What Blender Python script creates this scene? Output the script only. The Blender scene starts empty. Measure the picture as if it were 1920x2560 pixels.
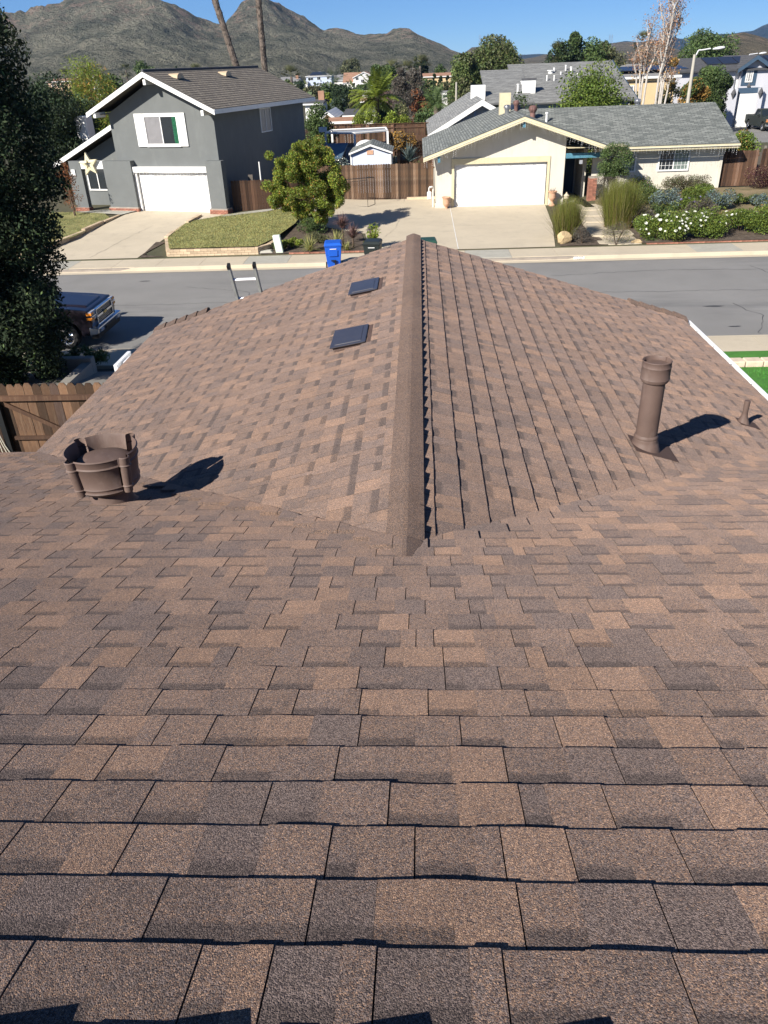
import bpy, bmesh, math, random
import numpy as np
from mathutils import Vector, Matrix
random.seed(7); rng = np.random.default_rng(7)
S = bpy.context.scene; COL = S.collection
# ---------------------------------------------------------------- camera, sky, sun, exposure
F_PX = 1914.0                                   # focal length in pixels of the 1920 x 2560 frame
_dn = np.array([130., 3270., F_PX]); _dn /= np.linalg.norm(_dn)
_fw = np.array([86., -1125., F_PX]); _fw -= _fw.dot(_dn) * _dn; _fw /= np.linalg.norm(_fw)
RC = np.array([np.cross(_fw, -_dn), _fw, -_dn])
if RC[0, 0] < 0: RC[0] *= -1
cam_d = bpy.data.cameras.new("camera"); cam = bpy.data.objects.new("camera", cam_d); COL.objects.link(cam)
M3 = Matrix([[RC[i, 0], -RC[i, 1], -RC[i, 2]] for i in range(3)])
cam.matrix_world = M3.to_4x4()
cam_d.sensor_fit = 'VERTICAL'; cam_d.sensor_height = 24; cam_d.lens = F_PX / 2560 * 24
cam_d.clip_start = 0.05; cam_d.clip_end = 40000
S.camera = cam
SUN_EL, SUN_AZ = math.radians(32.5), math.radians(39.5)     # light travels towards +Y turned SUN_AZ towards +X
W = bpy.data.worlds.new("World"); S.world = W; W.use_nodes = True
nt = W.node_tree; bg = nt.nodes['Background']
sky = nt.nodes.new('ShaderNodeTexSky'); sky.sky_type = 'NISHITA'; sky.sun_disc = False
sky.sun_elevation = SUN_EL; sky.sun_rotation = math.pi + SUN_AZ
sky.air_density = 0.6; sky.dust_density = 0.0; sky.ozone_density = 10.0; sky.altitude = 200
nt.links.new(sky.outputs[0], bg.inputs[0]); bg.inputs[1].default_value = 0.066
sd = bpy.data.lights.new("sun", 'SUN'); sd.energy = 4.6; sd.angle = math.radians(0.5); sd.color = (1, 0.95, 0.87)
sun = bpy.data.objects.new("sun", sd); COL.objects.link(sun)
ldir = Vector((math.sin(SUN_AZ) * math.cos(SUN_EL), math.cos(SUN_AZ) * math.cos(SUN_EL), -math.sin(SUN_EL)))
sun.rotation_euler = ldir.to_track_quat('-Z', 'Y').to_euler(); sun.location = (-20, -20, 40)
S.view_settings.view_transform = 'Standard'; S.view_settings.look = 'None'
S.view_settings.exposure = 0.85; S.view_settings.gamma = 1.0; S.view_settings.use_curve_mapping = False
S.render.engine = 'CYCLES'; S.cycles.max_bounces = 6; S.cycles.transparent_max_bounces = 8
HAZE_D = 0.00007
# ---------------------------------------------------------------- helpers
def ray(px, py):
    return RC @ np.array([px - 960., py - 1280., F_PX])
def hz(px, py, z):
    d = ray(px, py); return Vector(d * (z / d[2]))
def hy(px, py, y):
    d = ray(px, py); return Vector(d * (y / d[1]))
def hpl(px, py, n, c):
    d = ray(px, py); return Vector(d * (c / float(np.dot(n, d))))

def tag(o, label=None, cat=None, group=None, kind=None):
    if label: o['label'] = label
    if cat: o['category'] = cat
    if group: o['group'] = group
    if kind: o['kind'] = kind
    return o
def root(name, label, cat, loc=(0, 0, 0), rz=0, group=None, kind=None):
    o = bpy.data.objects.new(name, None); COL.objects.link(o); o.empty_display_size = 0.2
    o.location = loc; o.rotation_euler = (0, 0, rz)
    return tag(o, label, cat, group, kind)
def link(name, me, parent=None, label=None):
    o = bpy.data.objects.new(name, me); COL.objects.link(o)
    if parent is not None: o.parent = parent
    if label: o['label'] = label
    return o
def copy_tree(o, parent=None):
    c = o.copy(); COL.objects.link(c)
    if parent is not None:
        c.parent = parent; c.matrix_parent_inverse = o.matrix_parent_inverse.copy()
    for ch in list(o.children): copy_tree(ch, c)
    return c
def npmesh(name, v, f, mat, k=None, tone=None, smooth=False, uv=None):
    """v (n,3), f (m,k) index array; tone (n,3) point colour"""
    v = np.asarray(v, dtype=np.float32); f = np.asarray(f, dtype=np.int32)
    me = bpy.data.meshes.new(name); k = f.shape[1]
    me.vertices.add(len(v)); me.vertices.foreach_set('co', v.ravel())
    me.loops.add(f.size); me.loops.foreach_set('vertex_index', f.ravel())
    me.polygons.add(len(f)); me.polygons.foreach_set('loop_start', np.arange(len(f), dtype=np.int32) * k)
    me.polygons.foreach_set('loop_total', np.full(len(f), k, dtype=np.int32))
    if smooth: me.polygons.foreach_set('use_smooth', np.ones(len(f), dtype=bool))
    me.update(calc_edges=True)
    if tone is not None:
        a = me.color_attributes.new('tone', 'FLOAT_COLOR', 'POINT')
        t = np.ones((len(v), 4), dtype=np.float32); t[:, :3] = tone
        a.data.foreach_set('color', t.ravel())
    if uv is not None:
        l = me.uv_layers.new(name='uv'); l.data.foreach_set('uv', np.asarray(uv, dtype=np.float32)[f.ravel()].ravel())
    me.materials.append(mat)
    return me

class MB:
    """collects simple solids; build() links them as one mesh object"""
    def __init__(s): s.v = []; s.f = []; s.m = []; s.X = Matrix.Identity(4); s.mi = 0
    def add(s, vs, fs):
        n = len(s.v)
        s.v += [tuple(s.X @ Vector(p)) for p in vs]
        s.f += [tuple(i + n for i in q) for q in fs]; s.m += [s.mi] * len(fs); return s
    def box(s, x0, x1, y0, y1, z0, z1):
        if x0 > x1: x0, x1 = x1, x0
        if y0 > y1: y0, y1 = y1, y0
        if z0 > z1: z0, z1 = z1, z0
        return s.add([(x0, y0, z0), (x1, y0, z0), (x1, y1, z0), (x0, y1, z0), (x0, y0, z1), (x1, y0, z1), (x1, y1, z1), (x0, y1, z1)],
                     [(0, 3, 2, 1), (4, 5, 6, 7), (0, 1, 5, 4), (1, 2, 6, 5), (2, 3, 7, 6), (3, 0, 4, 7)])
    def hull8(s, a, b):
        """two quads a (back) and b (front) joined"""
        return s.add(list(a) + list(b), [(0, 3, 2, 1), (4, 5, 6, 7), (0, 1, 5, 4), (1, 2, 6, 5), (2, 3, 7, 6), (3, 0, 4, 7)])
    def prism(s, poly, axis, a, b):
        """poly in the two other axes (in order), extruded along axis 0/1/2 from a to b"""
        def P(q, t):
            l = [q[0], q[1]]; l.insert(axis, t); return tuple(l)
        n = len(poly)
        ar = sum(poly[i][0] * poly[(i + 1) % n][1] - poly[(i + 1) % n][0] * poly[i][1] for i in range(n))
        if (ar < 0) != (axis == 1): poly = poly[::-1]
        if a > b: a, b = b, a
        vs = [P(q, a) for q in poly] + [P(q, b) for q in poly]
        fs = [tuple(range(n - 1, -1, -1)), tuple(range(n, 2 * n))] + [(i, (i + 1) % n, n + (i + 1) % n, n + i) for i in range(n)]
        return s.add(vs, fs)
    def cyl(s, p0, p1, r0, r1=None, n=10, cap=True):
        r1 = r0 if r1 is None else r1
        p0 = Vector(p0); p1 = Vector(p1); d = (p1 - p0).normalized()
        a = d.orthogonal().normalized(); b = d.cross(a)
        vs = []
        for p, r in ((p0, r0), (p1, r1)):
            for i in range(n):
                t = 2 * math.pi * i / n; vs.append(tuple(p + (a * math.cos(t) + b * math.sin(t)) * r))
        fs = [(i, (i + 1) % n, n + (i + 1) % n, n + i) for i in range(n)]
        if cap: fs += [tuple(range(n - 1, -1, -1)), tuple(range(n, 2 * n))]
        return s.add(vs, fs)
    def tube(s, pts, rad, n=6):
        for i in range(len(pts) - 1):
            r0 = rad[i] if isinstance(rad, (list, tuple)) else rad
            r1 = rad[i + 1] if isinstance(rad, (list, tuple)) else rad
            s.cyl(pts[i], pts[i + 1], r0, r1, n)
        return s
    def lathe(s, prof, c=(0, 0, 0), n=24, a0=0, a1=2 * math.pi):
        full = abs(a1 - a0 - 2 * math.pi) < 1e-6; m = n if full else n + 1
        vs = []
        for r, z in prof:
            for i in range(m):
                t = a0 + (a1 - a0) * i / n; vs.append((c[0] + r * math.cos(t), c[1] + r * math.sin(t), c[2] + z))
        fs = []
        for j in range(len(prof) - 1):
            for i in range(n):
                k = (i + 1) % m if full else i + 1
                fs.append((j * m + i, j * m + k, (j + 1) * m + k, (j + 1) * m + i))
        return s.add(vs, fs)
    def build(s, name, mats, parent=None, label=None, smooth=False, bevel=0, loc=None, seg=1):
        me = bpy.data.meshes.new(name); me.from_pydata(s.v, [], s.f)
        if not isinstance(mats, (list, tuple)): mats = [mats]
        for m in mats: me.materials.append(m)
        if len(mats) > 1: me.polygons.foreach_set('material_index', np.array(s.m, dtype=np.int32))
        if bevel or smooth:
            bm = bmesh.new(); bm.from_mesh(me)
            if smooth: bmesh.ops.remove_doubles(bm, verts=bm.verts, dist=1e-5)
            if bevel:
                eg = [e for e in bm.edges if len(e.link_faces) == 2 and e.calc_face_angle(0) > 0.5]
                bmesh.ops.bevel(bm, geom=eg, offset=bevel, segments=seg, affect='EDGES', profile=0.7, clamp_overlap=True)
            if smooth:
                for f_ in bm.faces: f_.smooth = True
                for e in bm.edges:
                    if len(e.link_faces) == 2 and e.calc_face_angle(0) > 0.7: e.smooth = False
            bm.to_mesh(me); bm.free()
        me.update()
        o = link(name, me, parent, label)
        if loc is not None: o.location = loc
        return o
# ---------------------------------------------------------------- value noise for terrain (numpy)
_tab = np.random.default_rng(3).random((256, 256))
def vnoise(x, y):
    xi = np.floor(x).astype(int); yi = np.floor(y).astype(int); fx = x - xi; fy = y - yi
    fx = fx * fx * (3 - 2 * fx); fy = fy * fy * (3 - 2 * fy)
    g = lambda a, b: _tab[a % 256, b % 256]
    return (g(xi, yi) * (1 - fx) + g(xi + 1, yi) * fx) * (1 - fy) + (g(xi, yi + 1) * (1 - fx) + g(xi + 1, yi + 1) * fx) * fy
def fbm(x, y, o=5, ridged=False):
    t = 0; a = 0.5
    for i in range(o):
        n = vnoise(x + 17.3 * i, y + 9.1 * i)
        if ridged: n = 1 - abs(2 * n - 1)
        t = t + a * n; a *= 0.5; x = x * 2.03; y = y * 2.03
    return t
# ---------------------------------------------------------------- materials
def mat(name, col, rough=0.8, var=0.15, vs=3.0, bump=0.0, bs=40.0, col2=None, metal=0.0, attr=None, trans=0.0, detail=4, spec=0.3, dist=0.01, coat=0, dirt=None):
    """principled material: colour varied by noise between col and col2; attr: multiply by the 'tone' colour"""
    m = bpy.data.materials.new(name); m.use_nodes = True; t = m.node_tree; N = t.nodes; L = t.links
    b = N['Principled BSDF']; b.inputs['Roughness'].default_value = rough; b.inputs['Metallic'].default_value = metal
    b.inputs['Specular IOR Level'].default_value = spec
    if coat: b.inputs['Coat Weight'].default_value = coat; b.inputs['Coat Roughness'].default_value = 0.05
    tc = N.new('ShaderNodeTexCoord')
    if col2 is None: col2 = tuple(c * (1 - var) for c in col); col = tuple(min(1, c * (1 + var)) for c in col)
    nz = N.new('ShaderNodeTexNoise'); nz.inputs['Scale'].default_value = vs; nz.inputs['Detail'].default_value = detail; nz.inputs['Roughness'].default_value = 0.6
    L.new(tc.outputs['Object'], nz.inputs['Vector'])
    cr = N.new('ShaderNodeValToRGB'); cr.color_ramp.elements[0].position = 0.3; cr.color_ramp.elements[1].position = 0.7
    cr.color_ramp.elements[0].color = (*col2, 1); cr.color_ramp.elements[1].color = (*col, 1)
    L.new(nz.outputs['Fac'], cr.inputs[0]); out = cr.outputs[0]
    if dirt:
        n2 = N.new('ShaderNodeTexNoise'); n2.inputs['Scale'].default_value = dirt[0]; n2.inputs['Detail'].default_value = 6; n2.inputs['Roughness'].default_value = 0.7
        mp = N.new('ShaderNodeMapping'); mp.inputs['Scale'].default_value = dirt[3] if len(dirt) > 3 else (1, 1, 1)
        L.new(tc.outputs['Object'], mp.inputs[0]); L.new(mp.outputs[0], n2.inputs['Vector'])
        r2 = N.new('ShaderNodeValToRGB'); r2.color_ramp.elements[0].position = 0.52; r2.color_ramp.elements[1].position = 0.72
        L.new(n2.outputs['Fac'], r2.inputs[0])
        sc = N.new('ShaderNodeMath'); sc.operation = 'MULTIPLY'; sc.inputs[1].default_value = dirt[2]; L.new(r2.outputs[0], sc.inputs[0])
        mx = N.new('ShaderNodeMix'); mx.data_type = 'RGBA'; L.new(sc.outputs[0], mx.inputs[0]); L.new(out, mx.inputs[6]); mx.inputs[7].default_value = (*dirt[1], 1); out = mx.outputs[2]
    if attr:
        at = N.new('ShaderNodeAttribute'); at.attribute_name = attr
        mu = N.new('ShaderNodeMix'); mu.data_type = 'RGBA'; mu.blend_type = 'MULTIPLY'; mu.inputs[0].default_value = 1
        L.new(out, mu.inputs[6]); L.new(at.outputs['Color'], mu.inputs[7]); out = mu.outputs[2]
    L.new(out, b.inputs['Base Color'])
    if bump:
        nb = N.new('ShaderNodeTexNoise'); nb.inputs['Scale'].default_value = bs; nb.inputs['Detail'].default_value = 5
        L.new(tc.outputs['Object'], nb.inputs['Vector'])
        bp = N.new('ShaderNodeBump'); bp.inputs['Strength'].default_value = bump; bp.inputs['Distance'].default_value = dist
        L.new(nb.outputs['Fac'], bp.inputs['Height']); L.new(bp.outputs[0], b.inputs['Normal'])
    if trans:
        tr = N.new('ShaderNodeBsdfTranslucent'); L.new(out, tr.inputs[0]); ms = N.new('ShaderNodeMixShader'); ms.inputs[0].default_value = trans
        L.new(b.outputs[0], ms.inputs[1]); L.new(tr.outputs[0], ms.inputs[2]); L.new(ms.outputs[0], N['Material Output'].inputs[0])
    return m
def brickmat(name, c1, c2, mortar, bw, bh, msize=0.01, rough=0.85, uv=False, bump=0.4, offs=0.5, noise=0.35, bias=0.0):
    """rows of shingles or tiles on a surface whose uv is in metres"""
    m = bpy.data.materials.new(name); m.use_nodes = True; t = m.node_tree; N = t.nodes; L = t.links; b = N['Principled BSDF']
    b.inputs['Roughness'].default_value = rough; b.inputs['Specular IOR Level'].default_value = 0.25
    tc = N.new('ShaderNodeTexCoord'); src = tc.outputs['UV' if uv else 'Object']
    br = N.new('ShaderNodeTexBrick'); br.inputs['Color1'].default_value = (*c1, 1); br.inputs['Color2'].default_value = (*c2, 1); br.inputs['Mortar'].default_value = (*mortar, 1)
    br.inputs['Scale'].default_value = 1; br.inputs['Brick Width'].default_value = bw; br.inputs['Row Height'].default_value = bh
    br.inputs['Mortar Size'].default_value = msize; br.inputs['Mortar Smooth'].default_value = 0.2; br.offset = offs; br.inputs['Bias'].default_value = bias
    L.new(src, br.inputs['Vector'])
    nz = N.new('ShaderNodeTexNoise'); nz.inputs['Scale'].default_value = 9; nz.inputs['Detail'].default_value = 8; nz.inputs['Roughness'].default_value = 0.75
    L.new(src, nz.inputs['Vector'])
    mr = N.new('ShaderNodeMapRange'); mr.inputs[1].default_value = 0.3; mr.inputs[2].default_value = 0.7; mr.inputs[3].default_value = 1 - noise; mr.inputs[4].default_value = 1 + noise
    L.new(nz.outputs['Fac'], mr.inputs[0])
    mu = N.new('ShaderNodeVectorMath'); mu.operation = 'SCALE'; L.new(br.outputs['Color'], mu.inputs[0]); L.new(mr.outputs[0], mu.inputs['Scale'])
    L.new(mu.outputs[0], b.inputs['Base Color'])
    bp = N.new('ShaderNodeBump'); bp.inputs['Strength'].default_value = bump; bp.inputs['Distance'].default_value = 0.01; bp.invert = True
    L.new(br.outputs['Fac'], bp.inputs['Height']); L.new(bp.outputs[0], b.inputs['Normal'])
    return m
def glassmat(name, col=(0.02, 0.025, 0.03), rough=0.05):
    m = mat(name, col, rough, 0.1, spec=0.8); return m

def shinglemat(name, k=0.95):
    """mineral granules: per-piece tone in 'tone' (r: warm share, g: brightness, b: 1 in the dark butt band)"""
    m = bpy.data.materials.new(name); m.use_nodes = True; t = m.node_tree; N = t.nodes; L = t.links; b = N['Principled BSDF']
    b.inputs['Roughness'].default_value = 0.9; b.inputs['Specular IOR Level'].default_value = 0.3; b.inputs['Diffuse Roughness'].default_value = 1.0
    tc = N.new('ShaderNodeTexCoord'); src = tc.outputs['Object']
    at = N.new('ShaderNodeAttribute'); at.attribute_name = 'tone'; sp = N.new('ShaderNodeSeparateColor'); L.new(at.outputs['Color'], sp.inputs[0])
    def math_(op, a, bb=None, c=None):
        n = N.new('ShaderNodeMath'); n.operation = op
        for i, q in enumerate((a, bb, c)):
            if q is None: continue
            if isinstance(q, (int, float)): n.inputs[i].default_value = q
            else: L.new(q, n.inputs[i])
        return n.outputs[0]
    vo = N.new('ShaderNodeTexVoronoi'); vo.inputs['Scale'].default_value = 460; L.new(src, vo.inputs['Vector'])
    sc = N.new('ShaderNodeSeparateColor'); L.new(vo.outputs['Color'], sc.inputs[0])
    n1 = N.new('ShaderNodeTexNoise'); n1.inputs['Scale'].default_value = 14; n1.inputs['Detail'].default_value = 6; n1.inputs['Roughness'].default_value = 0.7; L.new(src, n1.inputs['Vector'])
    # share of warm granules = tone.r shifted by patchy noise
    sh = math_('ADD', sp.outputs[0], math_('MULTIPLY', math_('SUBTRACT', n1.outputs['Fac'], 0.5), 0.85))
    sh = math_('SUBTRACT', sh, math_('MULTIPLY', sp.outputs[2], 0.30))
    warm = N.new('ShaderNodeMapRange'); warm.inputs[1].default_value = -0.12; warm.inputs[2].default_value = 0.12
    L.new(math_('SUBTRACT', sh, sc.outputs[0]), warm.inputs[0])
    cool = N.new('ShaderNodeValToRGB'); e = cool.color_ramp.elements
    e[0].position = 0.0; e[0].color = (0.050 * k, 0.037 * k, 0.038 * k, 1); e[1].position = 1.0; e[1].color = (0.265 * k, 0.200 * k, 0.176 * k, 1)
    q = cool.color_ramp.elements.new(0.5); q.color = (0.128 * k, 0.098 * k, 0.084 * k, 1)
    L.new(sc.outputs[1], cool.inputs[0])
    hot = N.new('ShaderNodeValToRGB'); e = hot.color_ramp.elements
    e[0].position = 0.0; e[0].color = (0.165 * k, 0.102 * k, 0.079 * k, 1); e[1].position = 1.0; e[1].color = (0.50 * k, 0.320 * k, 0.215 * k, 1)
    q = hot.color_ramp.elements.new(0.6); q.color = (0.252 * k, 0.162 * k, 0.111 * k, 1)
    L.new(sc.outputs[2], hot.inputs[0])
    mx = N.new('ShaderNodeMix'); mx.data_type = 'RGBA'; L.new(warm.outputs[0], mx.inputs[0]); L.new(cool.outputs[0], mx.inputs[6]); L.new(hot.outputs[0], mx.inputs[7])
    n2 = N.new('ShaderNodeTexNoise'); n2.inputs['Scale'].default_value = 1.3; n2.inputs['Detail'].default_value = 3; L.new(src, n2.inputs['Vector'])
    br = math_('MULTIPLY', sp.outputs[1], math_('ADD', 0.85, math_('MULTIPLY', n2.outputs['Fac'], 0.3)))
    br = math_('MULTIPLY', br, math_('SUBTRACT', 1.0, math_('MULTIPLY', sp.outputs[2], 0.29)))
    mu = N.new('ShaderNodeVectorMath'); mu.operation = 'SCALE'; L.new(mx.outputs[2], mu.inputs[0]); L.new(br, mu.inputs['Scale'])
    L.new(mu.outputs[0], b.inputs['Base Color'])
    bp = N.new('ShaderNodeBump'); bp.inputs['Strength'].default_value = 0.6; bp.inputs['Distance'].default_value = 0.0018; bp.invert = True
    L.new(vo.outputs['Distance'], bp.inputs['Height']); L.new(bp.outputs[0], b.inputs['Normal'])
    return m

M = {}
M['shingle'] = shinglemat('granule_shingle'); M['cap'] = shinglemat('ridge_cap_shingle', .76)
M['vent_brown'] = mat('brown_painted_metal', (0.125, 0.083, 0.068), 0.62, 0.12, 6, 0.08, 60, spec=0.35, dirt=(9, (0.21, 0.155, 0.13), 0.6, (1, 1, .4)))
M['vent_dark'] = mat('glossy_brown_vent_paint', (0.045, 0.040, 0.044), 0.32, 0.12, 5, spec=0.7, dirt=(22, (0.12, 0.10, 0.09), 0.35))
M['flash'] = mat('matt_brown_flashing', (0.10, 0.066, 0.055), 0.85, 0.1, 8, spec=0.15)
M['felt'] = mat('roof_underlay', (0.03, 0.028, 0.027), 0.95)
M['white'] = mat('white_paint', (0.80, 0.79, 0.76), 0.5, 0.03, 4, dirt=(3, (0.55, 0.52, 0.46), 0.35))
M['white_new'] = mat('clean_white_gutter', (0.85, 0.85, 0.85), 0.35, 0.02, 4)
M['asphalt'] = mat('asphalt', (0.235, 0.226, 0.212), 0.9, 0.10, 0.35, 0.5, 90, dirt=(0.5, (0.15, 0.147, 0.143), 0.8, (0.22, 1, 1)), dist=0.02)
M['concrete'] = mat('pale_concrete', (0.52, 0.445, 0.33), 0.9, 0.06, 0.8, 0.2, 60, dirt=(1.3, (0.36, 0.31, 0.24), 0.40))
M['concrete_grey'] = mat('grey_concrete', (0.40, 0.38, 0.32), 0.9, 0.08, 2, 0.2, 60, dirt=(1.7, (0.26, 0.24, 0.20), 0.5))
M['concrete_dark'] = mat('dark_concrete', (0.24, 0.22, 0.19), 0.9, 0.12, 1.2, 0.3, 60)  # darker than the other concretes: near drive, planter wall, joints and cracks
M['soil'] = mat('garden_soil', (0.15, 0.115, 0.085), 0.95, 0.3, 5, 0.8, 25, col2=(0.065, 0.048, 0.036), dist=0.05)
M['dry'] = mat('dry_garden_ground', (0.27, 0.20, 0.12), 0.95, 0.2, 1.2, 0.6, 20, col2=(0.13, 0.115, 0.055), dist=0.04)
M['ground'] = mat('open_ground', (0.13, 0.11, 0.07), 0.95, 0.2, 0.05, 0.6, 2, col2=(0.055, 0.06, 0.03), dist=0.1)
M['lawn'] = mat('mown_lawn', (0.36, 0.33, 0.14), 0.95, 0.2, 1.3, 0.9, 45, col2=(0.085, 0.105, 0.03), dist=0.05, dirt=(0.8, (0.27, 0.22, 0.10), 0.6))
M['turf'] = mat('bright_turf', (0.075, 0.22, 0.035), 0.95, 0.15, 3, 0.9, 60, dist=0.03)
M['stucco_grey'] = mat('grey_stucco', (0.145, 0.152, 0.148), 0.92, 0.06, 1.2, 0.5, 120, dirt=(1.6, (0.19, 0.198, 0.19), 0.6, (1, 1, .35)))
M['stucco_cream'] = mat('cream_stucco', (0.62, 0.58, 0.49), 0.92, 0.03, 1.2, 0.4, 120, dirt=(1.6, (0.50, 0.46, 0.38), 0.55, (2, 2, .4)))
M['trim_cream'] = mat('cream_trim_paint', (0.60, 0.53, 0.35), 0.7, 0.06, 3, 0.1, 20, dirt=(5, (0.42, 0.36, 0.24), 0.35))
M['trim_white'] = mat('white_trim_paint', (0.76, 0.75, 0.72), 0.6, 0.03, 3, dirt=(4, (0.5, 0.48, 0.44), 0.3))
M['door_white'] = mat('white_garage_door_paint', (0.66, 0.655, 0.64), 0.45, 0.015, 3)
M['dark_wood'] = mat('weathered_fence_wood', (0.125, 0.066, 0.038), 0.85, 0.2, 1.0, 0.4, 60, col2=(0.055, 0.030, 0.020), attr='tone', dirt=(4, (0.20, 0.125, 0.075), 0.5, (8, 8, .5)))
M['warm_wood'] = mat('warm_fence_wood', (0.135, 0.078, 0.044), 0.8, 0.2, 1.6, 0.4, 60, col2=(0.038, 0.022, 0.015), attr='tone', dirt=(4, (0.18, 0.14, 0.10), 0.6, (9, 9, .6)))
M['grey_wood'] = mat('greyed_fence_wood', (0.15, 0.13, 0.11), 0.9, 0.2, 2.0, 0.4, 60, attr='tone')
M['brick'] = mat('red_brick', (0.30, 0.135, 0.095), 0.9, 0.3, 9, 0.5, 60, attr='tone')
M['block'] = mat('tan_split_block', (0.50, 0.39, 0.27), 0.95, 0.12, 6, 0.7, 40, attr='tone')
M['mortar'] = mat('mortar', (0.30, 0.26, 0.22), 0.95)
M['roof_lt'] = brickmat('brown_grey_roof_tile', (0.275, 0.235, 0.185), (0.20, 0.172, 0.138), (0.10, 0.09, 0.078), 0.30, 0.22, 0.02, uv=True, noise=0.35)
M['roof_rt'] = brickmat('grey_composition_shingle', (0.28, 0.29, 0.265), (0.135, 0.145, 0.135), (0.085, 0.09, 0.085), 0.36, 0.143, 0.016, uv=True, noise=0.18, bump=0.2)
M['roof_mid'] = brickmat('mid_grey_shingle', (0.32, 0.32, 0.30), (0.18, 0.18, 0.175), (0.12, 0.12, 0.12), 0.5, 0.16, 0.012, uv=True, noise=0.2, bump=0.2)
M['roof_dk'] = mat('dark_slate_roof', (0.085, 0.085, 0.09), 0.9, 0.2, 3, 0.4, 8)
M['roof_tan'] = mat('tan_clay_roof', (0.33, 0.19, 0.125), 0.9, 0.2, 1.2, 0.4, 8)
M['roof_grey'] = mat('distant_grey_roof', (0.24, 0.235, 0.23), 0.9, 0.12, 1.2, 0.4, 8)
M['wall_white'] = mat('distant_white_wall', (0.74, 0.72, 0.68), 0.9, 0.05, 1)
M['wall_blue'] = mat('pale_blue_wall', (0.50, 0.56, 0.68), 0.9, 0.05, 1)
M['wall_lilac'] = mat('pale_lilac_stucco', (0.50, 0.50, 0.53), 0.9, 0.05, 1)
M['wall_yellow'] = mat('yellow_cream_stucco', (0.62, 0.46, 0.26), 0.9, 0.06, 1)
M['wall_peach'] = mat('peach_stucco', (0.62, 0.42, 0.30), 0.9, 0.06, 1)
M['wall_pale'] = mat('pale_lavender_stucco', (0.60, 0.58, 0.57), 0.9, 0.05, 1)
M['shed'] = mat('pale_blue_shed_siding', (0.56, 0.60, 0.70), 0.8, 0.04, 1)
M['glass'] = glassmat('dark_window_glass'); M['glass_lit'] = glassmat('window_with_blind', (0.16, 0.20, 0.18), 0.15)
M['glass_mid'] = glassmat('window_with_net', (0.22, 0.21, 0.21), 0.3)
M['curtain'] = mat('green_curtain', (0.02, 0.12, 0.06), 0.9, 0.5, 14)
M['solar'] = mat('solar_panel', (0.02, 0.022, 0.03), 0.35, 0.1, spec=0.8)
M['blue_beam'] = mat('teal_blue_painted_beam', (0.075, 0.20, 0.27), 0.6, 0.25, 6)
M['trim_blue'] = mat('slate_blue_trim', (0.05, 0.085, 0.13), 0.6, 0.1, 3)
M['black'] = mat('black_plastic', (0.012, 0.013, 0.014), 0.5, 0.1); M['rubber'] = mat('tyre_rubber', (0.018, 0.018, 0.018), 0.85)
M['bin_blue'] = mat('blue_bin_plastic', (0.012, 0.10, 0.52), 0.45, 0.06, spec=0.5)
M['bin_black'] = mat('black_bin_plastic', (0.022, 0.028, 0.026), 0.5, 0.08); M['bin_green'] = mat('green_bin_plastic', (0.02, 0.062, 0.045), 0.5, 0.08)
M['steel'] = mat('galvanised_steel', (0.55, 0.55, 0.56), 0.35, 0.08, metal=0.85); M['chrome'] = mat('chrome', (0.75, 0.76, 0.78), 0.12, 0.02, metal=1)
M['alu'] = mat('aluminium_rung', (0.75, 0.75, 0.76), 0.4, 0.05, metal=0.5); M['fibre'] = mat('ladder_fibreglass', (0.30, 0.31, 0.29), 0.5, 0.2, 12, dirt=(18, (0.5, 0.48, 0.42), 0.3))
M['paint_truck'] = mat('dark_plum_truck_paint', (0.014, 0.010, 0.015), 0.3, 0.05, metal=0.2, coat=0.6, spec=0.4)
M['amber'] = mat('amber_lamp', (0.75, 0.25, 0.03), 0.25, 0.05); M['lens'] = mat('lamp_lens', (0.35, 0.36, 0.38), 0.1, 0.1, spec=0.9)
M['gold'] = mat('gold_emblem', (0.65, 0.45, 0.12), 0.3, 0.05, metal=0.5)
M['terracotta'] = mat('terracotta', (0.52, 0.31, 0.20), 0.85, 0.12, 8, 0.2, 40); M['pot_orange'] = mat('orange_clay', (0.55, 0.14, 0.04), 0.8, 0.1)
M['rust'] = mat('rusty_turbine_paint', (0.20, 0.11, 0.095), 0.6, 0.2, 8)
M['lamp_post'] = mat('pale_concrete_post', (0.42, 0.39, 0.33), 0.8, 0.08, 4); M['lamp_head'] = mat('grey_lamp_head', (0.66, 0.66, 0.66), 0.4, 0.04)
M['rock'] = mat('sandstone_boulder', (0.46, 0.34, 0.19), 0.95, 0.2, 6, 0.8, 14, dist=0.05)
M['rope'] = mat('cream_rope', (0.62, 0.58, 0.47), 0.9, 0.1, 60, 0.5, 150)
M['tarp'] = mat('grey_shade_cloth', (0.30, 0.32, 0.35), 0.9, 0.15, 4)
M['star'] = mat('cream_star_paint', (0.62, 0.56, 0.38), 0.6, 0.1, 5)
M['bark'] = mat('brown_bark', (0.11, 0.078, 0.055), 0.95, 0.3, 9, 0.8, 20, dist=0.03)
M['bark_pale'] = mat('white_birch_bark', (0.50, 0.46, 0.41), 0.85, 0.12, 3, 0.4, 20, dirt=(6, (0.2, 0.17, 0.14), 0.5, (1, 1, .4)))
M['palm_bark'] = mat('palm_trunk_bark', (0.21, 0.165, 0.13), 0.95, 0.3, 12, 0.9, 12, col2=(0.075, 0.06, 0.052), dist=0.05)
def leafm(n, c, tr=0.22, rough=0.6): return mat(n, c, rough, 0.18, 1.5, attr='tone', trans=tr, spec=0.35)
M['lf_dark'] = leafm('dark_conifer_leaf', (0.030, 0.050, 0.020), 0.15)
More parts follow.
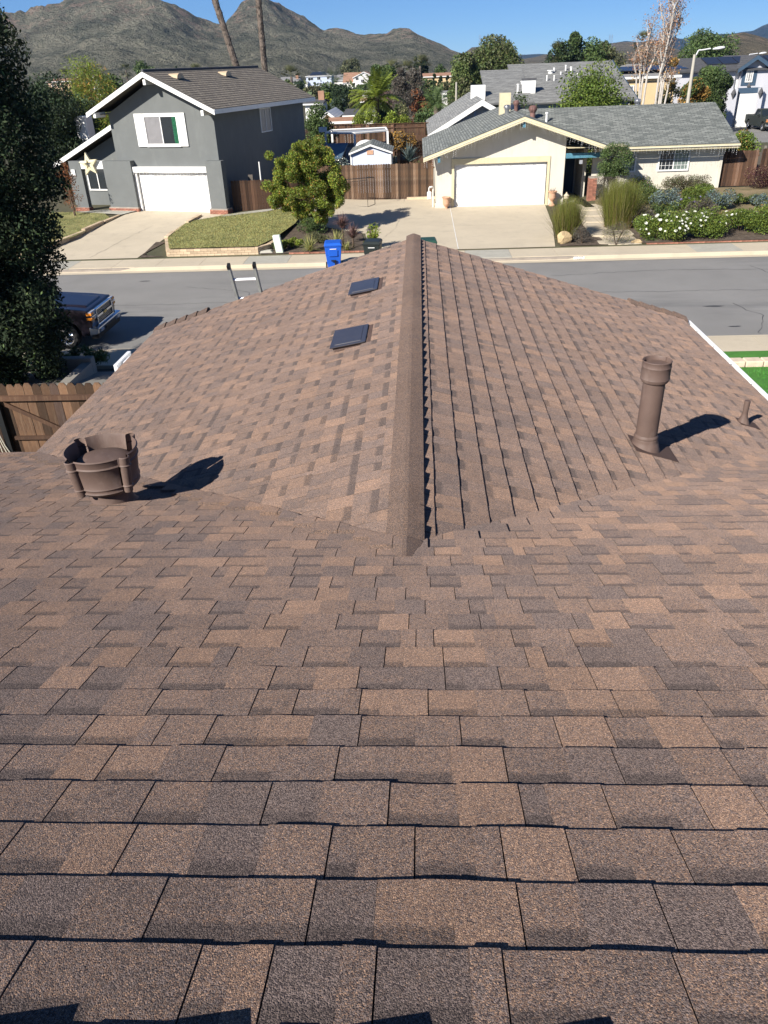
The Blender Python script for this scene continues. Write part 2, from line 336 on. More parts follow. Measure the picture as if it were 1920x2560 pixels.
M['lf_grove'] = leafm('grove_leaf', (0.11, 0.145, 0.045), 0.25); M['lf_tall'] = leafm('tall_evergreen_leaf', (0.018, 0.030, 0.012), 0.08, 0.85); M['lf_mid'] = leafm('mid_green_leaf', (0.078, 0.118, 0.036))
M['lf_citrus'] = leafm('citrus_leaf', (0.19, 0.235, 0.035), 0.3, 0.5); M['lf_lime'] = leafm('lime_green_leaf', (0.20, 0.25, 0.035), 0.35)
M['lf_olive'] = leafm('olive_leaf', (0.115, 0.120, 0.055)); M['lf_grey'] = leafm('grey_brown_twig_leaf', (0.115, 0.10, 0.082))
M['lf_rust'] = leafm('rust_leaf', (0.22, 0.085, 0.035)); M['lf_pink'] = leafm('pink_brown_twig', (0.20, 0.13, 0.12))
M['lf_gold'] = leafm('golden_leaf', (0.33, 0.19, 0.045)); M['lf_blue'] = leafm('blue_grey_leaf', (0.12, 0.16, 0.15))
M['lf_burg'] = leafm('burgundy_leaf', (0.075, 0.026, 0.03)); M['lf_reed'] = leafm('reed_blade', (0.15, 0.165, 0.03), 0.2)
M['lf_tan'] = leafm('tan_seed_blade', (0.26, 0.19, 0.10), 0.2); M['lf_rose'] = leafm('rose_leaf', (0.115, 0.165, 0.030), 0.3)
M['lf_birch'] = leafm('birch_dry_leaf', (0.34, 0.20, 0.12)); M['twig'] = mat('grey_brown_twig', (0.30, 0.24, 0.20), .9)
M['petal'] = leafm('white_petal', (0.80, 0.80, 0.70), 0.2); M['petal_v'] = leafm('violet_petal', (0.20, 0.16, 0.33), 0.2)
M['lf_yucca'] = leafm('variegated_blade', (0.33, 0.33, 0.12), 0.15); M['lf_cord'] = leafm('purple_cordyline_blade', (0.17, 0.10, 0.09), 0.15)
M['lf_grass'] = leafm('lawn_blade', (0.33, 0.32, 0.12), 0.2); M['lf_turf'] = leafm('turf_blade', (0.07, 0.24, 0.035), 0.1)
M['lf_palm'] = leafm('palm_frond', (0.10, 0.13, 0.045), 0.2); M['lf_fill'] = leafm('distant_leaf', (0.10, 0.125, 0.055))
# ================================================================ ground
Z_ROAD = -7.15; Z_WALK = -7.0; KN, KF = 21.72, 32.35          # near and far kerb line
def lerp(a, b, t): return a + (b - a) * np.clip(t, 0, 1)
def G(x, y):
    x = np.asarray(x, float); y = np.asarray(y, float)
    pad = lerp(-6.6, -6.87, (x + 8) / 5.0); pad = np.where(x > 8.0, lerp(-6.87, -6.42, (x - 8.0) / 4.0), pad)
    far = lerp(Z_WALK, pad, (y - 34.0) / 10.0); far = np.where(y > 46, lerp(pad, -7.0, (y - 46) / 14.0), far)
    far = np.where(y > 70, -7.0 - (np.clip(y, 70, 700) - 70) * 0.0095, far)
    near = lerp(Z_WALK, -5.8, (20.2 - y) / 8.0)
    near = np.where(x > 6, lerp(Z_WALK, -6.2, (18.0 - y) / 8.0), near)
    return np.where(y > 34.0, far, np.where(y < 20.2, near, -7.3))
def Gf(x, y): return float(G(x, y))
def lines(*segs):
    o = []
    for a, b, n in segs: o += list(np.linspace(a, b, n, endpoint=False))
    return np.array(sorted(set(round(q, 4) for q in o)))
gx = lines((-5400, -1000, 10), (-1000, -100, 14), (-100, -24, 12), (-24, 30, 55), (30, 120, 14), (120, 1200, 14), (1200, 7501, 8))
gy = lines((-60, -8, 5), (-8, 20.2, 28), (20.2, 20.25, 1), (20.25, 33.95, 6), (33.95, 34.0, 1), (34.01, 46, 24), (46, 72, 18), (72, 400, 24), (400, 2500, 20), (2500, 8101, 7))
XX, YY = np.meshgrid(gx, gy); ZZ = G(XX, YY)
nx, ny = len(gx), len(gy); idx = np.arange(nx * ny).reshape(ny, nx)
q = np.stack([idx[:-1, :-1], idx[:-1, 1:], idx[1:, 1:], idx[1:, :-1]], -1).reshape(-1, 4)
tag(link('ground', npmesh('ground', np.stack([XX, YY, ZZ], -1).reshape(-1, 3), q, M['ground'], smooth=False)), kind='structure')

def patch(name, poly, off, m, step=1.0, zfn=None, parent=None, thick=0.0):
    """a sheet over the polygon (x, y) that follows the ground, cut along the ground's own grid"""
    bm = bmesh.new(); vs = [bm.verts.new((p[0], p[1], 0)) for p in poly]; bm.faces.new(vs)
    xs = [p[0] for p in poly]; ys = [p[1] for p in poly]
    for g in gx:
        if min(xs) < g < max(xs): bmesh.ops.bisect_plane(bm, geom=bm.verts[:] + bm.edges[:] + bm.faces[:], plane_co=(g, 0, 0), plane_no=(1, 0, 0))
    for g in gy:
        if min(ys) < g < max(ys): bmesh.ops.bisect_plane(bm, geom=bm.verts[:] + bm.edges[:] + bm.faces[:], plane_co=(0, g, 0), plane_no=(0, 1, 0))
    bm.normal_update()
    if bm.faces and sum(f.normal.z for f in bm.faces) < 0: bmesh.ops.reverse_faces(bm, faces=bm.faces[:])
    for v in bm.verts: v.co.z = (zfn(v.co.x, v.co.y) if zfn else Gf(v.co.x, v.co.y)) + off
    if thick:
        r = bmesh.ops.extrude_face_region(bm, geom=bm.faces[:])
        for v in [e for e in r['geom'] if isinstance(e, bmesh.types.BMVert)]: v.co.z -= thick
        bmesh.ops.recalc_face_normals(bm, faces=bm.faces[:])
    me = bpy.data.meshes.new(name); bm.to_mesh(me); bm.free(); me.materials.append(m)
    return link(name, me, parent)

# ================================================================ the brown house we stand on
house = root('brown_roofed_house', 'house in the foreground under a brown architectural shingle roof', 'house', (0, 0, 0))
PITCH = 1 / 3; CS = math.cos(math.atan(PITCH)); SN = math.sin(math.atan(PITCH)); EXPO = 0.143
XR, YR, ZG = -0.0815, 2.853, -1.85            # gable ridge
Y0R = 0.362; Z0R = -0.899 - Y0R / 3             # main ridge beside the camera
EAVE_Y, EAVE_X, RAKE_Y = 6.02, 3.36, 9.80
PG = 0.312; CG = math.cos(math.atan(PG)); SG = math.sin(math.atan(PG)); VR = PG * 3          # gable pitch; valley run (y per x)
PLANES = dict(main=(Vector((0, Y0R, Z0R)), Vector((1, 0, 0)), Vector((0, CS, -SN))),
              right=(Vector((XR, 0, ZG)), Vector((0, 1, 0)), Vector((CG, 0, -SG))),
              left=(Vector((XR, 0, ZG)), Vector((0, 1, 0)), Vector((-CG, 0, -SG))),
              back=(Vector((0, Y0R, Z0R)), Vector((1, 0, 0)), Vector((0, -CS, -SN))))
def slab(b, poly, zf, top, th):
    n = len(poly)
    vs = [(x, y, zf(x, y) + top) for x, y in poly] + [(x, y, zf(x, y) + top - th) for x, y in poly]
    ar = sum(poly[i][0] * poly[(i + 1) % n][1] - poly[(i + 1) % n][0] * poly[i][1] for i in range(n))
    fs = [tuple(range(n)), tuple(range(2 * n - 1, n - 1, -1))] + [((i + 1) % n, i, n + i, n + (i + 1) % n) for i in range(n)]
    if ar < 0: fs = [f[::-1] for f in fs]
    b.add(vs, fs)
zm = lambda x, y: -0.899 - y / 3
zg = lambda x, y: ZG - abs(x - XR) * PG
d = MB()
slab(d, [(-7, Y0R), (XR, Y0R), (XR, YR), (XR - (EAVE_Y - YR) / VR, EAVE_Y), (-7, EAVE_Y)], zm, -0.004, 0.09)
slab(d, [(XR, Y0R), (7, Y0R), (7, EAVE_Y), (XR + (EAVE_Y - YR) / VR, EAVE_Y), (XR, YR)], zm, -0.004, 0.09)
slab(d, [(XR, YR), (XR, RAKE_Y - .02), (XR - 3.3, RAKE_Y - .02), (XR - 3.3, YR + 3.3 * VR)], zg, -0.004, 0.09)
slab(d, [(XR, YR), (XR + 3.3, YR + 3.3 * VR), (XR + 3.3, RAKE_Y - .02), (XR, RAKE_Y - .02)], zg, -0.004, 0.09)
slab(d, [(-7, Y0R), (-7, -5.0), (7, -5.0), (7, Y0R)], lambda x, y: Z0R - (Y0R - y) / 3, -0.004, 0.09)
d.build('roof_deck', M['felt'], house)
w = MB()
w.box(-6.6, 6.6, -4.6, 5.55, -5.9, -2.95); w.box(-2.95, 2.8, 5.56, 9.35, -5.9, -2.95)
w.prism([(-2.95, -2.95), (2.8, -2.95), (2.8, -2.86), (XR, -1.96), (-2.95, -2.86)], 1, 9.0, 9.34)
w.build('wall', M['stucco_cream'], house)

def clip(poly, a, b, c):
    out = []
    for i in range(len(poly)):
        p, q = poly[i], poly[(i + 1) % len(poly)]; fp = a * p[0] + b * p[1] - c; fq = a * q[0] + b * q[1] - c
        if fp <= 0: out.append(p)
        if fp * fq < 0: t = fp / (fp - fq); out.append((p[0] + (q[0] - p[0]) * t, p[1] + (q[1] - p[1]) * t))
    return out
RS = random.Random(11)
def wav(u, k, f=1.0): return math.sin(u * 7.1 * f + k * 12.9) * 0.5 + math.sin(u * 15.7 * f + k * 4.1) * 0.3 + math.sin(u * 31.3 + k * 7.7) * 0.2
def pieces(pname, u0, u1, rows):
    O, U, D = PLANES[pname]; Nn = U.cross(D); Nn = Nn if Nn.z > 0 else -Nn; res = []
    for k in range(rows):
        u = u0 - RS.random() * 0.3; raised = RS.random() < 0.5
        while u < u1:
            wd = RS.choice([0.055, 0.105, 0.12, 0.125, 0.13, 0.13, 0.14]) * RS.uniform(0.86, 0.97)
            s0, s1 = k * EXPO - 0.012, (k + 1) * EXPO + (RS.uniform(-.0012, .0012))
            r = RS.random()
            warm = 0.07 if r < 0.20 else 0.30 if r < 0.52 else 0.42 if r < 0.82 else 0.72
            if pname != 'main': warm = .34 + (warm - .34) * .72
            tone = (warm + RS.uniform(-.05, .05), RS.uniform(0.93, 1.08))
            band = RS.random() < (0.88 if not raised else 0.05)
            th = (0.0086 if raised else 0.0068) + RS.uniform(0, .0008); wg = (.0028 if raised else .0004) if pname in ('main', 'back') else (.0062 if raised else .0035)
            poly = [(u, s0), (u + wd - wg, s0), (u + wd - wg, s1), (u, s1)]
            uu = u + wd / 2; clipped = False; alive = True
            if pname == 'main' or pname == 'back':
                ym = Y0R + (s1 * CS)
                if pname == 'main' and ym > YR - 0.05:
                    sgn = 1 if uu > XR else -1          # keep sgn*(x-XR) >= y-YR  ->  -sgn*u + CS*s <= YR-Y0R - sgn*XR
                    p2 = clip(poly, -sgn * VR, CS, YR - Y0R - sgn * XR * VR + 0.012 + (0.035 * RS.random() if sgn < 0 else 0)); clipped = len(p2) != 4 or p2 != poly; poly = p2
                if pname == 'main': p2 = clip(poly, 0, 1, (EAVE_Y - Y0R) / CS)
                else: p2 = poly
                clipped |= p2 != poly; poly = p2
            else:
                p2 = clip(poly, -1, CG * VR, -YR); clipped = p2 != poly; poly = p2         # y-YR >= x-XR
                p2 = clip(poly, 1, 0, RAKE_Y + (0.012 if k % 2 else -0.004)); clipped |= p2 != poly; poly = p2
                p2 = clip(poly, 0, 1, EAVE_X / CG + 0.02); clipped |= p2 != poly; poly = p2
            if len(poly) >= 3:
                cu = sum(p[0] for p in poly) / len(poly); cs_ = sum(p[1] for p in poly) / len(poly)
                c = O + U * cu + D * cs_
                res.append(dict(pl=pname, poly=poly, clipped=clipped, k=k, th=th, tone=tone, band=band, s0=s0, s1=s1, u=u, wd=wd - wg, c=c))
            u += wd; raised = not raised if RS.random() < 0.95 else raised
    return res
def piece_geo(p, vs, fs, tn, fine):
    O, U, D = PLANES[p['pl']]; Nn = U.cross(D); Nn = Nn if Nn.z > 0 else -Nn; n0 = len(vs)
    def P(u, s, h): q = O + U * u + D * s + Nn * h; return (q.x, q.y, q.z)
    h = lambda s: 0.0006 + (p['th'] - 0.0006) * (s - p['s0']) / (p['s1'] - p['s0'])
    flip = U.cross(D).z < 0
    lift = (0.026 if p['c'].x < XR else 0.006) if (p['pl'] == 'main' and p['clipped']) else 0
    if p['clipped']:
        pl = p['poly']; n = len(pl)
        vs += [P(u, s, h(s) + lift) for u, s in pl] + [P(u, s, -0.008) for u, s in pl]; tn += [(p['tone'][0], p['tone'][1], 0)] * (2 * n)
        ff = [tuple(range(n)), *[((i + 1) % n, i, n + i, n + (i + 1) % n) for i in range(n)]]
        if flip: ff = [f[::-1] for f in ff]
        fs += [tuple(i + n0 for i in f) for f in ff]; return
    nu = 6 if fine else 1
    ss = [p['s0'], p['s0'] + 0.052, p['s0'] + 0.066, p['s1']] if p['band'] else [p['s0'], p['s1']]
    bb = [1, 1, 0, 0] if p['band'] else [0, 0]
    m = nu + 1
    for j, s in enumerate(ss):
        for i in range(m):
            u = p['u'] + p['wd'] * i / nu; t = (s - p['s0']) / (p['s1'] - p['s0'])
            ds = wav(u, p['k']) * 0.0012 * t if fine else 0
            dh = max(0, wav(u, p['k'] + 3, .7)) ** 2 * 0.004 * t ** 3 if fine else 0
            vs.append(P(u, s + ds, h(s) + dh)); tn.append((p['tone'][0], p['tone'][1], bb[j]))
    ff = [(j * m + i, j * m + i + 1, (j + 1) * m + i + 1, (j + 1) * m + i) for j in range(len(ss) - 1) for i in range(nu)]
    top = list(range((len(ss) - 1) * m, len(ss) * m)); b0 = len(vs) - n0
    for i in range(m):
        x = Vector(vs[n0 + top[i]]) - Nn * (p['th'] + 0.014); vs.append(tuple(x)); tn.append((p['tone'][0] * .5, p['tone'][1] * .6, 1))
    ff += [(top[i], top[i + 1], b0 + i + 1, b0 + i) for i in range(nu)]
    for e, sgn in ((0, 1), (nu, -1)):
        col = [j * m + e for j in range(len(ss))]; b1 = len(vs) - n0
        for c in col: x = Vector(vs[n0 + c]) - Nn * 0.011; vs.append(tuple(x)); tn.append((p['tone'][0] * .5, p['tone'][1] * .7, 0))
        for j in range(len(ss) - 1):
            f = (col[j], col[j + 1], b1 + j + 1, b1 + j); ff.append(f if sgn > 0 else f[::-1])
    if flip: ff = [f[::-1] for f in ff]
    fs += [tuple(i + n0 for i in f) for f in ff]
allp = pieces('main', -7, 7, 43) + pieces('right', YR - .1, RAKE_Y, 26) + pieces('left', YR - .1, RAKE_Y, 26)
backp = pieces('back', -7, 7, 39)
def infr(c):
    v = RC.T @ np.array(c)
    return v[2] > 0.1 and abs(v[0] / v[2] * F_PX) < 1000 and abs(v[1] / v[2] * F_PX) < 1310
allp.sort(key=lambda p: (0 if infr(p['c']) else 1, p['c'].length))
def mk(name, ps, fine, parent):
    vs, fs, tn = [], [], []
    for p in ps: piece_geo(p, vs, fs, tn, fine)
    me = bpy.data.meshes.new(name); me.from_pydata(vs, [], fs); me.materials.append(M['shingle'])
    a = me.color_attributes.new('tone', 'FLOAT_COLOR', 'POINT'); t = np.ones((len(vs), 4), dtype=np.float32); t[:, :3] = np.array(tn); a.data.foreach_set('color', t.ravel())
    return link(name, me, parent)
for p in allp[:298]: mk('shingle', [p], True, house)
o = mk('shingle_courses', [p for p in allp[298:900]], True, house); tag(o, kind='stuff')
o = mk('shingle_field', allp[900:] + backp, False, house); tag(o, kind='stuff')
# ridge caps -------------------------------------------------------------
def cap_geo(org, fwd, side, hw, ln, h0, h1, slope=PITCH, seed=0):
    """folded cap: runs along fwd from org, raised from h0 at its start to h1 at its butt end"""
    vs = []; r = random.Random(seed); up = Vector((0, 0, 1))
    prof = [(-1.0, -1.0), (-0.55, -0.5), (-0.12, -0.06), (0.12, -0.06), (0.55, -0.5), (1.0, -1.0)]
    jit = [r.uniform(-.003, .003) for _ in prof]
    for t, h in ((0, h0), (1, h1)):
        for j, (a, b_) in enumerate(prof):
            vs.append(org + fwd * (ln * t + (jit[j] if t else 0)) + side * (a * hw) + up * (b_ * hw * slope + h))
    n = len(prof)
    fs = [(i, i + 1, n + i + 1, n + i) for i in range(n - 1)]
    for t, h in ((0, h0), (1, h1)):
        for (a, b_) in prof: vs.append(org + fwd * (ln * t) + side * (a * hw) + up * (b_ * hw * slope - 0.01))
    b0 = 2 * n
    fs += [(n + i, n + i + 1, b0 + n + i + 1, b0 + n + i) for i in range(n - 1)]
    fs += [(i + 1, i, b0 + i, b0 + i + 1) for i in range(n - 1)]
    fs += [(0, n, b0 + n, b0), (n, n - 1 + n + 0, b0 + 2 * n - 1, b0 + n)][:1] + [(2 * n - 1, n - 1, b0 + n - 1, b0 + 2 * n - 1)]
    return [tuple(v) for v in vs], fs
def cap(org, fwd, side, hw, ln, h0, h1, seed, parent=house, name='ridge_cap'):
    vs, fs = cap_geo(org, fwd, side, hw, ln, h0, h1, seed=seed)
    me = bpy.data.meshes.new(name); me.from_pydata(vs, [], fs); me.materials.append(M['cap'])
    bm = bmesh.new(); bm.from_mesh(me); bmesh.ops.recalc_face_normals(bm, faces=bm.faces); bm.to_mesh(me); bm.free()
    a = me.color_attributes.new('tone', 'FLOAT_COLOR', 'POINT'); rr = random.Random(seed + 5); tt = (0.34 + rr.uniform(-.04, .04), 0.86 * rr.uniform(.94, 1.05), 0, 1)
    a.data.foreach_set('color', np.tile(np.array(tt, dtype=np.float32), len(vs)))
    return link(name, me, parent)
c0 = Vector((XR, 2.67, zm(0, 2.67) + .004)); c1 = Vector((XR, 2.90, ZG + .004))
cap(c0, (c1 - c0).normalized(), Vector((-1, 0, 0)), 0.078, (c1 - c0).length, 0.006, 0.022, 99)
y = 2.82; i = 0
while y < 9.72:
    cap(Vector((XR, y, ZG)), Vector((0, 1, 0)), Vector((-1, 0, 0)), 0.088, 0.20, 0.008, 0.033 + 0.005 * RS.random(), i); y += 0.181; i += 1
x = -3.6
while x < 3.6:
    cap(Vector((x, Y0R, Z0R)), Vector((1, 0, 0)), Vector((0, 1, 0)), 0.10, 0.25, 0.008, 0.040, i); x += 0.235; i += 1
for sg, (xa, xb) in ((1, (2.62, 3.3)), (-1, (-2.75, -3.4))):
    x = xa
    while abs(x) < abs(xb) - 0.02:
        cap(Vector((x, RAKE_Y - 0.03, zg(x, 0) + 0.02)), Vector((sg * CG, 0, -SG)), Vector((0, 1, 0)), 0.10, 0.17, 0.03, 0.012, i); x += sg * 0.145; i += 1
# gutters
def gutter(x, sg, m, zt, wd=0.10):
    g = MB()
    g.box(x, x + sg * wd, 6.05, 9.78, zt - .085, zt - .075); g.box(x, x + sg * .006, 6.05, 9.78, zt - .075, zt + 0.0); g.box(x + sg * (wd - .012), x + sg * wd, 6.05, 9.78, zt - .075, zt - .005)
    g.box(x + sg * (wd - .03), x + sg * (wd - .012), 6.05, 9.78, zt - .013, zt - .005)
    for yy in np.arange(6.4, 9.7, 0.6): g.box(x + sg * .006, x + sg * (wd - .012), yy, yy + .015, zt - .02, zt - .012)
    g.build('gutter', m, house)
gutter(3.345, 1, M['white_new'], -2.945, 0.075); gutter(-3.50, -1, M['white_new'], -2.975, 0.05)
b = MB(); b.box(-3.72, -3.56, 8.75, 8.80, -3.12, -3.08); b.box(-3.72, -3.56, 9.22, 9.27, -3.12, -3.08); b.box(-3.72, -3.68, 8.75, 9.27, -3.078, -3.03); b.box(-3.60, -3.556, 8.75, 9.27, -3.078, -3.05); b.box(-3.66, -3.62, 8.9, 9.12, -3.22, -3.05)
b.build('gutter_bracket', M['white_new'], house, 'white metal bracket on the left eave')

# square low vents on the left slope
for (cx, cy, lab) in ((873, 838, 'dark square low roof vent nearer the camera'), (909, 713, 'dark square low roof vent farther down the slope')):
    c = hpl(cx, cy, (-PG, 0, 1), ZG - XR * PG + 0.045)
    U, D = PLANES['left'][1:]; Nn = Vector((-SG, 0, CG))
    Xm = Matrix((U, -D, Nn)).transposed().to_4x4(); Xm.translation = c - Nn * 0.047
    b = MB(); b.X = Xm
    hx, hs = 0.245, 0.15
    b.hull8([(-hx, -hs, .052), (hx, -hs, .052), (hx, hs, .014), (-hx, hs, .014)], [(-hx, -hs, .062), (hx, -hs, .062), (hx, hs, .024), (-hx, hs, .024)])
    vo = b.build('roof_vent', M['vent_dark'], house, lab, bevel=0.003)
    b = MB(); b.X = Xm
    b.hull8([(-hx + .02, -hs + .02, -.005), (hx - .02, -hs + .02, -.005), (hx - .02, hs - .02, -.005), (-hx + .02, hs - .02, -.005)], [(-hx + .02, -hs + .02, .0498), (hx - .02, -hs + .02, .0498), (hx - .02, hs - .02, .0138), (-hx + .02, hs - .02, .0138)])
    b.build('vent_body', M['vent_brown'], vo)
    b = MB(); b.X = Xm; b.box(-hx + .01, hx - .01, -.1, hs + .04, .0085, .0105); b.build('flashing', M['flash'], vo)
    for (a, c2) in ((-.17, -.10), (.17, -.10), (-.17, .09), (.17, .09)): b = MB(); b.X = Xm; b.cyl((a, c2, .0), (a, c2, .041 - c2 * .127), .006, n=6); b.build('screw', M['steel'], vo)
    b = MB(); b.X = Xm; b.hull8([(-hx + .035, -hs + .03, .02), (hx - .035, -hs + .03, .02), (hx - .035, hs - .03, .0), (-hx + .035, hs - .03, .0)], [(-hx + .05, -hs + .04, .0605), (hx - .05, -hs + .04, .0605), (hx - .05, hs - .04, .0328), (-hx + .05, hs - .04, .0328)]); b.build('raised_top', M['vent_dark'], vo)
# turbine-like vent with four shields on the main slope
vb = Vector((-1.855, 3.93, 0)); vb.z = zm(0, vb.y)
vt = root('shielded_roof_vent', None, None, vb); vt.parent = house; vt['label'] = 'wide brown vent with four curved shields round a drum'
b = MB(); b.lathe([(0.185, -0.06), (0.135, 0.0), (0.122, 0.02), (0.118, 0.10), (0.122, 0.105), (0.118, 0.11), (0.118, 0.16)], n=32); b.build('pipe_collar', M['vent_brown'], vt, smooth=True)
b = MB(); b.lathe([(0.0, .300), (0.03, .303), (0.05, .297), (0.08, .299), (0.10, .293), (0.150, .286), (0.157, .279), (0.150, .27), (0.140, .20), (0.13, .10), (0.0, .10)], n=40); b.build('drum', M['vent_brown'], vt, smooth=True)
RB = lambda z: .176 + (z - .085) * .11
def ring_prof():
    return [(RB(.085) - .014, .085), (RB(.10), .10), (RB(.108) + .006, .108), (RB(.116), .116), (RB(.128), .128), (RB(.136) + .006, .136), (RB(.144), .144), (RB(.262), .262), (RB(.27) + .007, .27), (RB(.278), .278), (RB(.312), .312), (RB(.318) + .005, .318), (RB(.32) - .002, .324), (RB(.31) - .006, .312), (RB(.26) - .006, .26), (RB(.144) - .006, .144), (RB(.10) - .008, .10), (RB(.085) - .014, .085)]
for q in range(4):
    a0 = math.radians(90 * q + 12 - 38); a1 = a0 + math.radians(72)
    b = MB(); b.lathe(ring_prof(), n=18, a0=a0, a1=a1); b.build('shield', M['vent_brown'], vt, smooth=True).location.z = .032
for q in range(4):
    a = math.radians(90 * q + 12 - 45); b = MB(); vs = []; n = 10
    for (z, r) in ((.088, .012), (.095, .020), (.13, .021), (.136, .026), (.142, .021), (.262, .023), (.268, .028), (.275, .023), (.318, .024), (.322, .020)):
        cx, cy = (RB(z) + .006) * math.cos(a), (RB(z) + .006) * math.sin(a)
        for i in range(n + 1): t = a - 1.75 + 3.5 * i / n; vs.append((cx + 1.3 * r * math.cos(t), cy + 1.3 * r * math.sin(t), z))
    b.add(vs, [(j * (n + 1) + i, j * (n + 1) + i + 1, (j + 1) * (n + 1) + i + 1, (j + 1) * (n + 1) + i) for j in range(9) for i in range(n)])
    b.build('corner_post', M['vent_brown'], vt, smooth=True).location.z = .032
# tall flue
nR = (PG, 0, 1); cR = ZG + XR * PG
fb = hpl(1611, 1118, nR, cR)
fl = root('roof_flue', None, None, fb); fl.parent = house; fl['label'] = 'tall brown flue pipe with a drum cap'
b = MB(); b.lathe([(0.072, -.05), (0.072, .50), (.075, .502), (.075, .512), (.072, .514)], n=32); b.build('pipe', M['vent_brown'], fl, smooth=True)
b = MB(); b.lathe([(0.118, -.045), (.10, .0), (.088, .045), (.080, .06), (.082, .07), (.079, .078), (.082, .086), (.079, .095), (.0728, .105)], n=32); b.build('storm_collar', M['vent_brown'], fl, smooth=True)
b = MB(); b.lathe([(0.0, .47), (.06, .48), (.085, .485), (.0935, .50), (.093, .505), (.0955, .51), (.093, .515), (.093, .585), (.0955, .59), (.093, .595), (.092, .622), (.0945, .626), (.0915, .63), (.088, .626), (.087, .60), (.0, .60)], n=36); b.build('drum_cap', M['vent_brown'], fl, smooth=True)
b = MB()
for a in (0.6, 2.7, 4.8): b.box(.088 * math.cos(a) - .004, .088 * math.cos(a) + .004, .088 * math.sin(a) - .004, .088 * math.sin(a) + .004, .60, .628)
b.build('cap_clip', M['vent_brown'], fl)
b = MB(); b.X = Matrix(((CG, 0, SG), (0, 1, 0), (-SG, 0, CG))).to_4x4()
b.box(-.10, .21, -.13, .13, .0085, .0105); b.build('flashing', M['flash'], fl)
sb = hpl(1857, 1058, nR, cR)
sp = root('small_vent_pipe', None, None, sb); sp.parent = house; sp['label'] = 'short thin brown plumbing vent near the right gutter'
b = MB(); b.lathe([(.0, .20), (.017, .205), (.023, .205), (.024, .2), (.022, .08), (.022, 0)], n=20); b.build('pipe', M['vent_brown'], sp, smooth=True)
b = MB(); b.lathe([(.062, -.03), (.05, .01), (.027, .065), (.024, .09)], n=24); b.build('boot', M['vent_brown'], sp, smooth=True)
b = MB(); b.X = Matrix(((CG, 0, SG), (0, 1, 0), (-SG, 0, CG))).to_4x4(); b.box(-.05, .13, -.07, .07, .0085, .0105); b.build('flashing', M['flash'], sp)
# ================================================================ ladder leaning on the street end of the roof
lt = Vector((-2.40, 9.86, -2.12)); lean = Vector((0.0, 0.27, -1)).normalized()
lad = root('extension_ladder', 'extension ladder rising above the far left edge of the brown roof', 'ladder', (0, 0, 0))
LW = 0.345; ft = lt + Vector((0.06, 0.0, 0.02))
top = hy(571, 664, 9.62); bx = hy(598, 760, 9.86); ldv = (bx - top).normalized(); L = (Gf(-2.4, 11) - top.z) / ldv.z
top2 = hy(635, 661, 9.62)
for t in (top, top2):
    b = MB(); e = t + ldv * L; sx = Vector((0.015, 0, 0)); n_ = ldv.cross(Vector((1, 0, 0))).normalized() * 0.035
    b.hull8([e - sx - n_, e + sx - n_, e + sx + n_, e - sx + n_], [t - sx - n_, t + sx - n_, t + sx + n_, t - sx + n_]); b.build('side_rail', M['fibre'], lad)
    b = MB(); sx2 = sx * 1.15; n2 = n_ * 1.05; t1 = t + ldv * 0.035; t0 = t - ldv * 0.012
    b.hull8([t1 - sx2 - n2, t1 + sx2 - n2, t1 + sx2 + n2, t1 - sx2 + n2], [t0 - sx2 - n2, t0 + sx2 - n2, t0 + sx2 + n2, t0 - sx2 + n2]); b.build('end_cap', M['grey_wood'] if 0 else M['black'], lad)
k = 0.215
while k < L - 0.1:
    b = MB(); a = top + ldv * k; c = top2 + ldv * k; b.cyl(a, c, 0.022, n=8); b.build('rung', M['alu'], lad); k += 0.292
# ================================================================ near fence with brace and rope
nf = root('side_yard_gate_fence', 'brown dog-eared board fence with diagonal brace left of the brown roof', 'fence', (0, 0, 0))
YF = 11.8; zt = -4.38
bmshs = []
for v in range(5):
    b = MB(); w_ = .143; b.prism([(0, -1.72), (w_, -1.72), (w_, -.05), (w_ - .035, 0), (.035, 0), (0, -.05)], 1, 0, .018)
    o = b.build('board', M['warm_wood'], nf); me = o.data
    a = me.color_attributes.new('tone', 'FLOAT_COLOR', 'POINT'); g = [0.55, 1.0, 1.5, 0.85, 2.0][v]
    a.data.foreach_set('color', np.tile(np.array((g, g * (.95 if v != 3 else 1.05), g * (.9 if v != 3 else 1.3), 1), dtype=np.float32), len(me.vertices))); bmshs.append(me); bpy.data.objects.remove(o)
x = -9.6; j = 0
while x < -3.2:
    o = link('board', bmshs[RS.randrange(5)], nf); o.location = (x, YF + RS.uniform(-.003, .003), zt + RS.uniform(-.012, .012)); o.rotation_euler = (0, RS.uniform(-.006, .006), 0); x += .1485; j += 1
def tonebox(name, x0, x1, y0, y1, z0, z1, m, parent, g=1.0):
    b = MB(); b.box(x0, x1, y0, y1, z0, z1); o = b.build(name, m, parent); settone(o, g); return o
def settone(o, g):
    g = (g, g, g) if isinstance(g, (int, float)) else g
    me = o.data
    if 'tone' not in me.color_attributes:
        a = me.color_attributes.new('tone', 'FLOAT_COLOR', 'POINT'); a.data.foreach_set('color', np.tile(np.array((*g, 1), dtype=np.float32), len(me.vertices)))
    return o
tonebox('rail', -9.6, -3.2, YF - .07, YF - .006, -4.655, -4.575, M['dark_wood'], nf, 1.1)
tonebox('rail', -7.0, -3.2, YF - .055, YF - .006, -5.37, -5.31, M['dark_wood'], nf, .9)
b = MB(); p0 = Vector((-7.12, YF - .04, -4.66)); p1 = Vector((-5.2, YF - .04, -5.72)); u = (p1 - p0).normalized(); n_ = Vector((-u.z, 0, u.x)) * .035
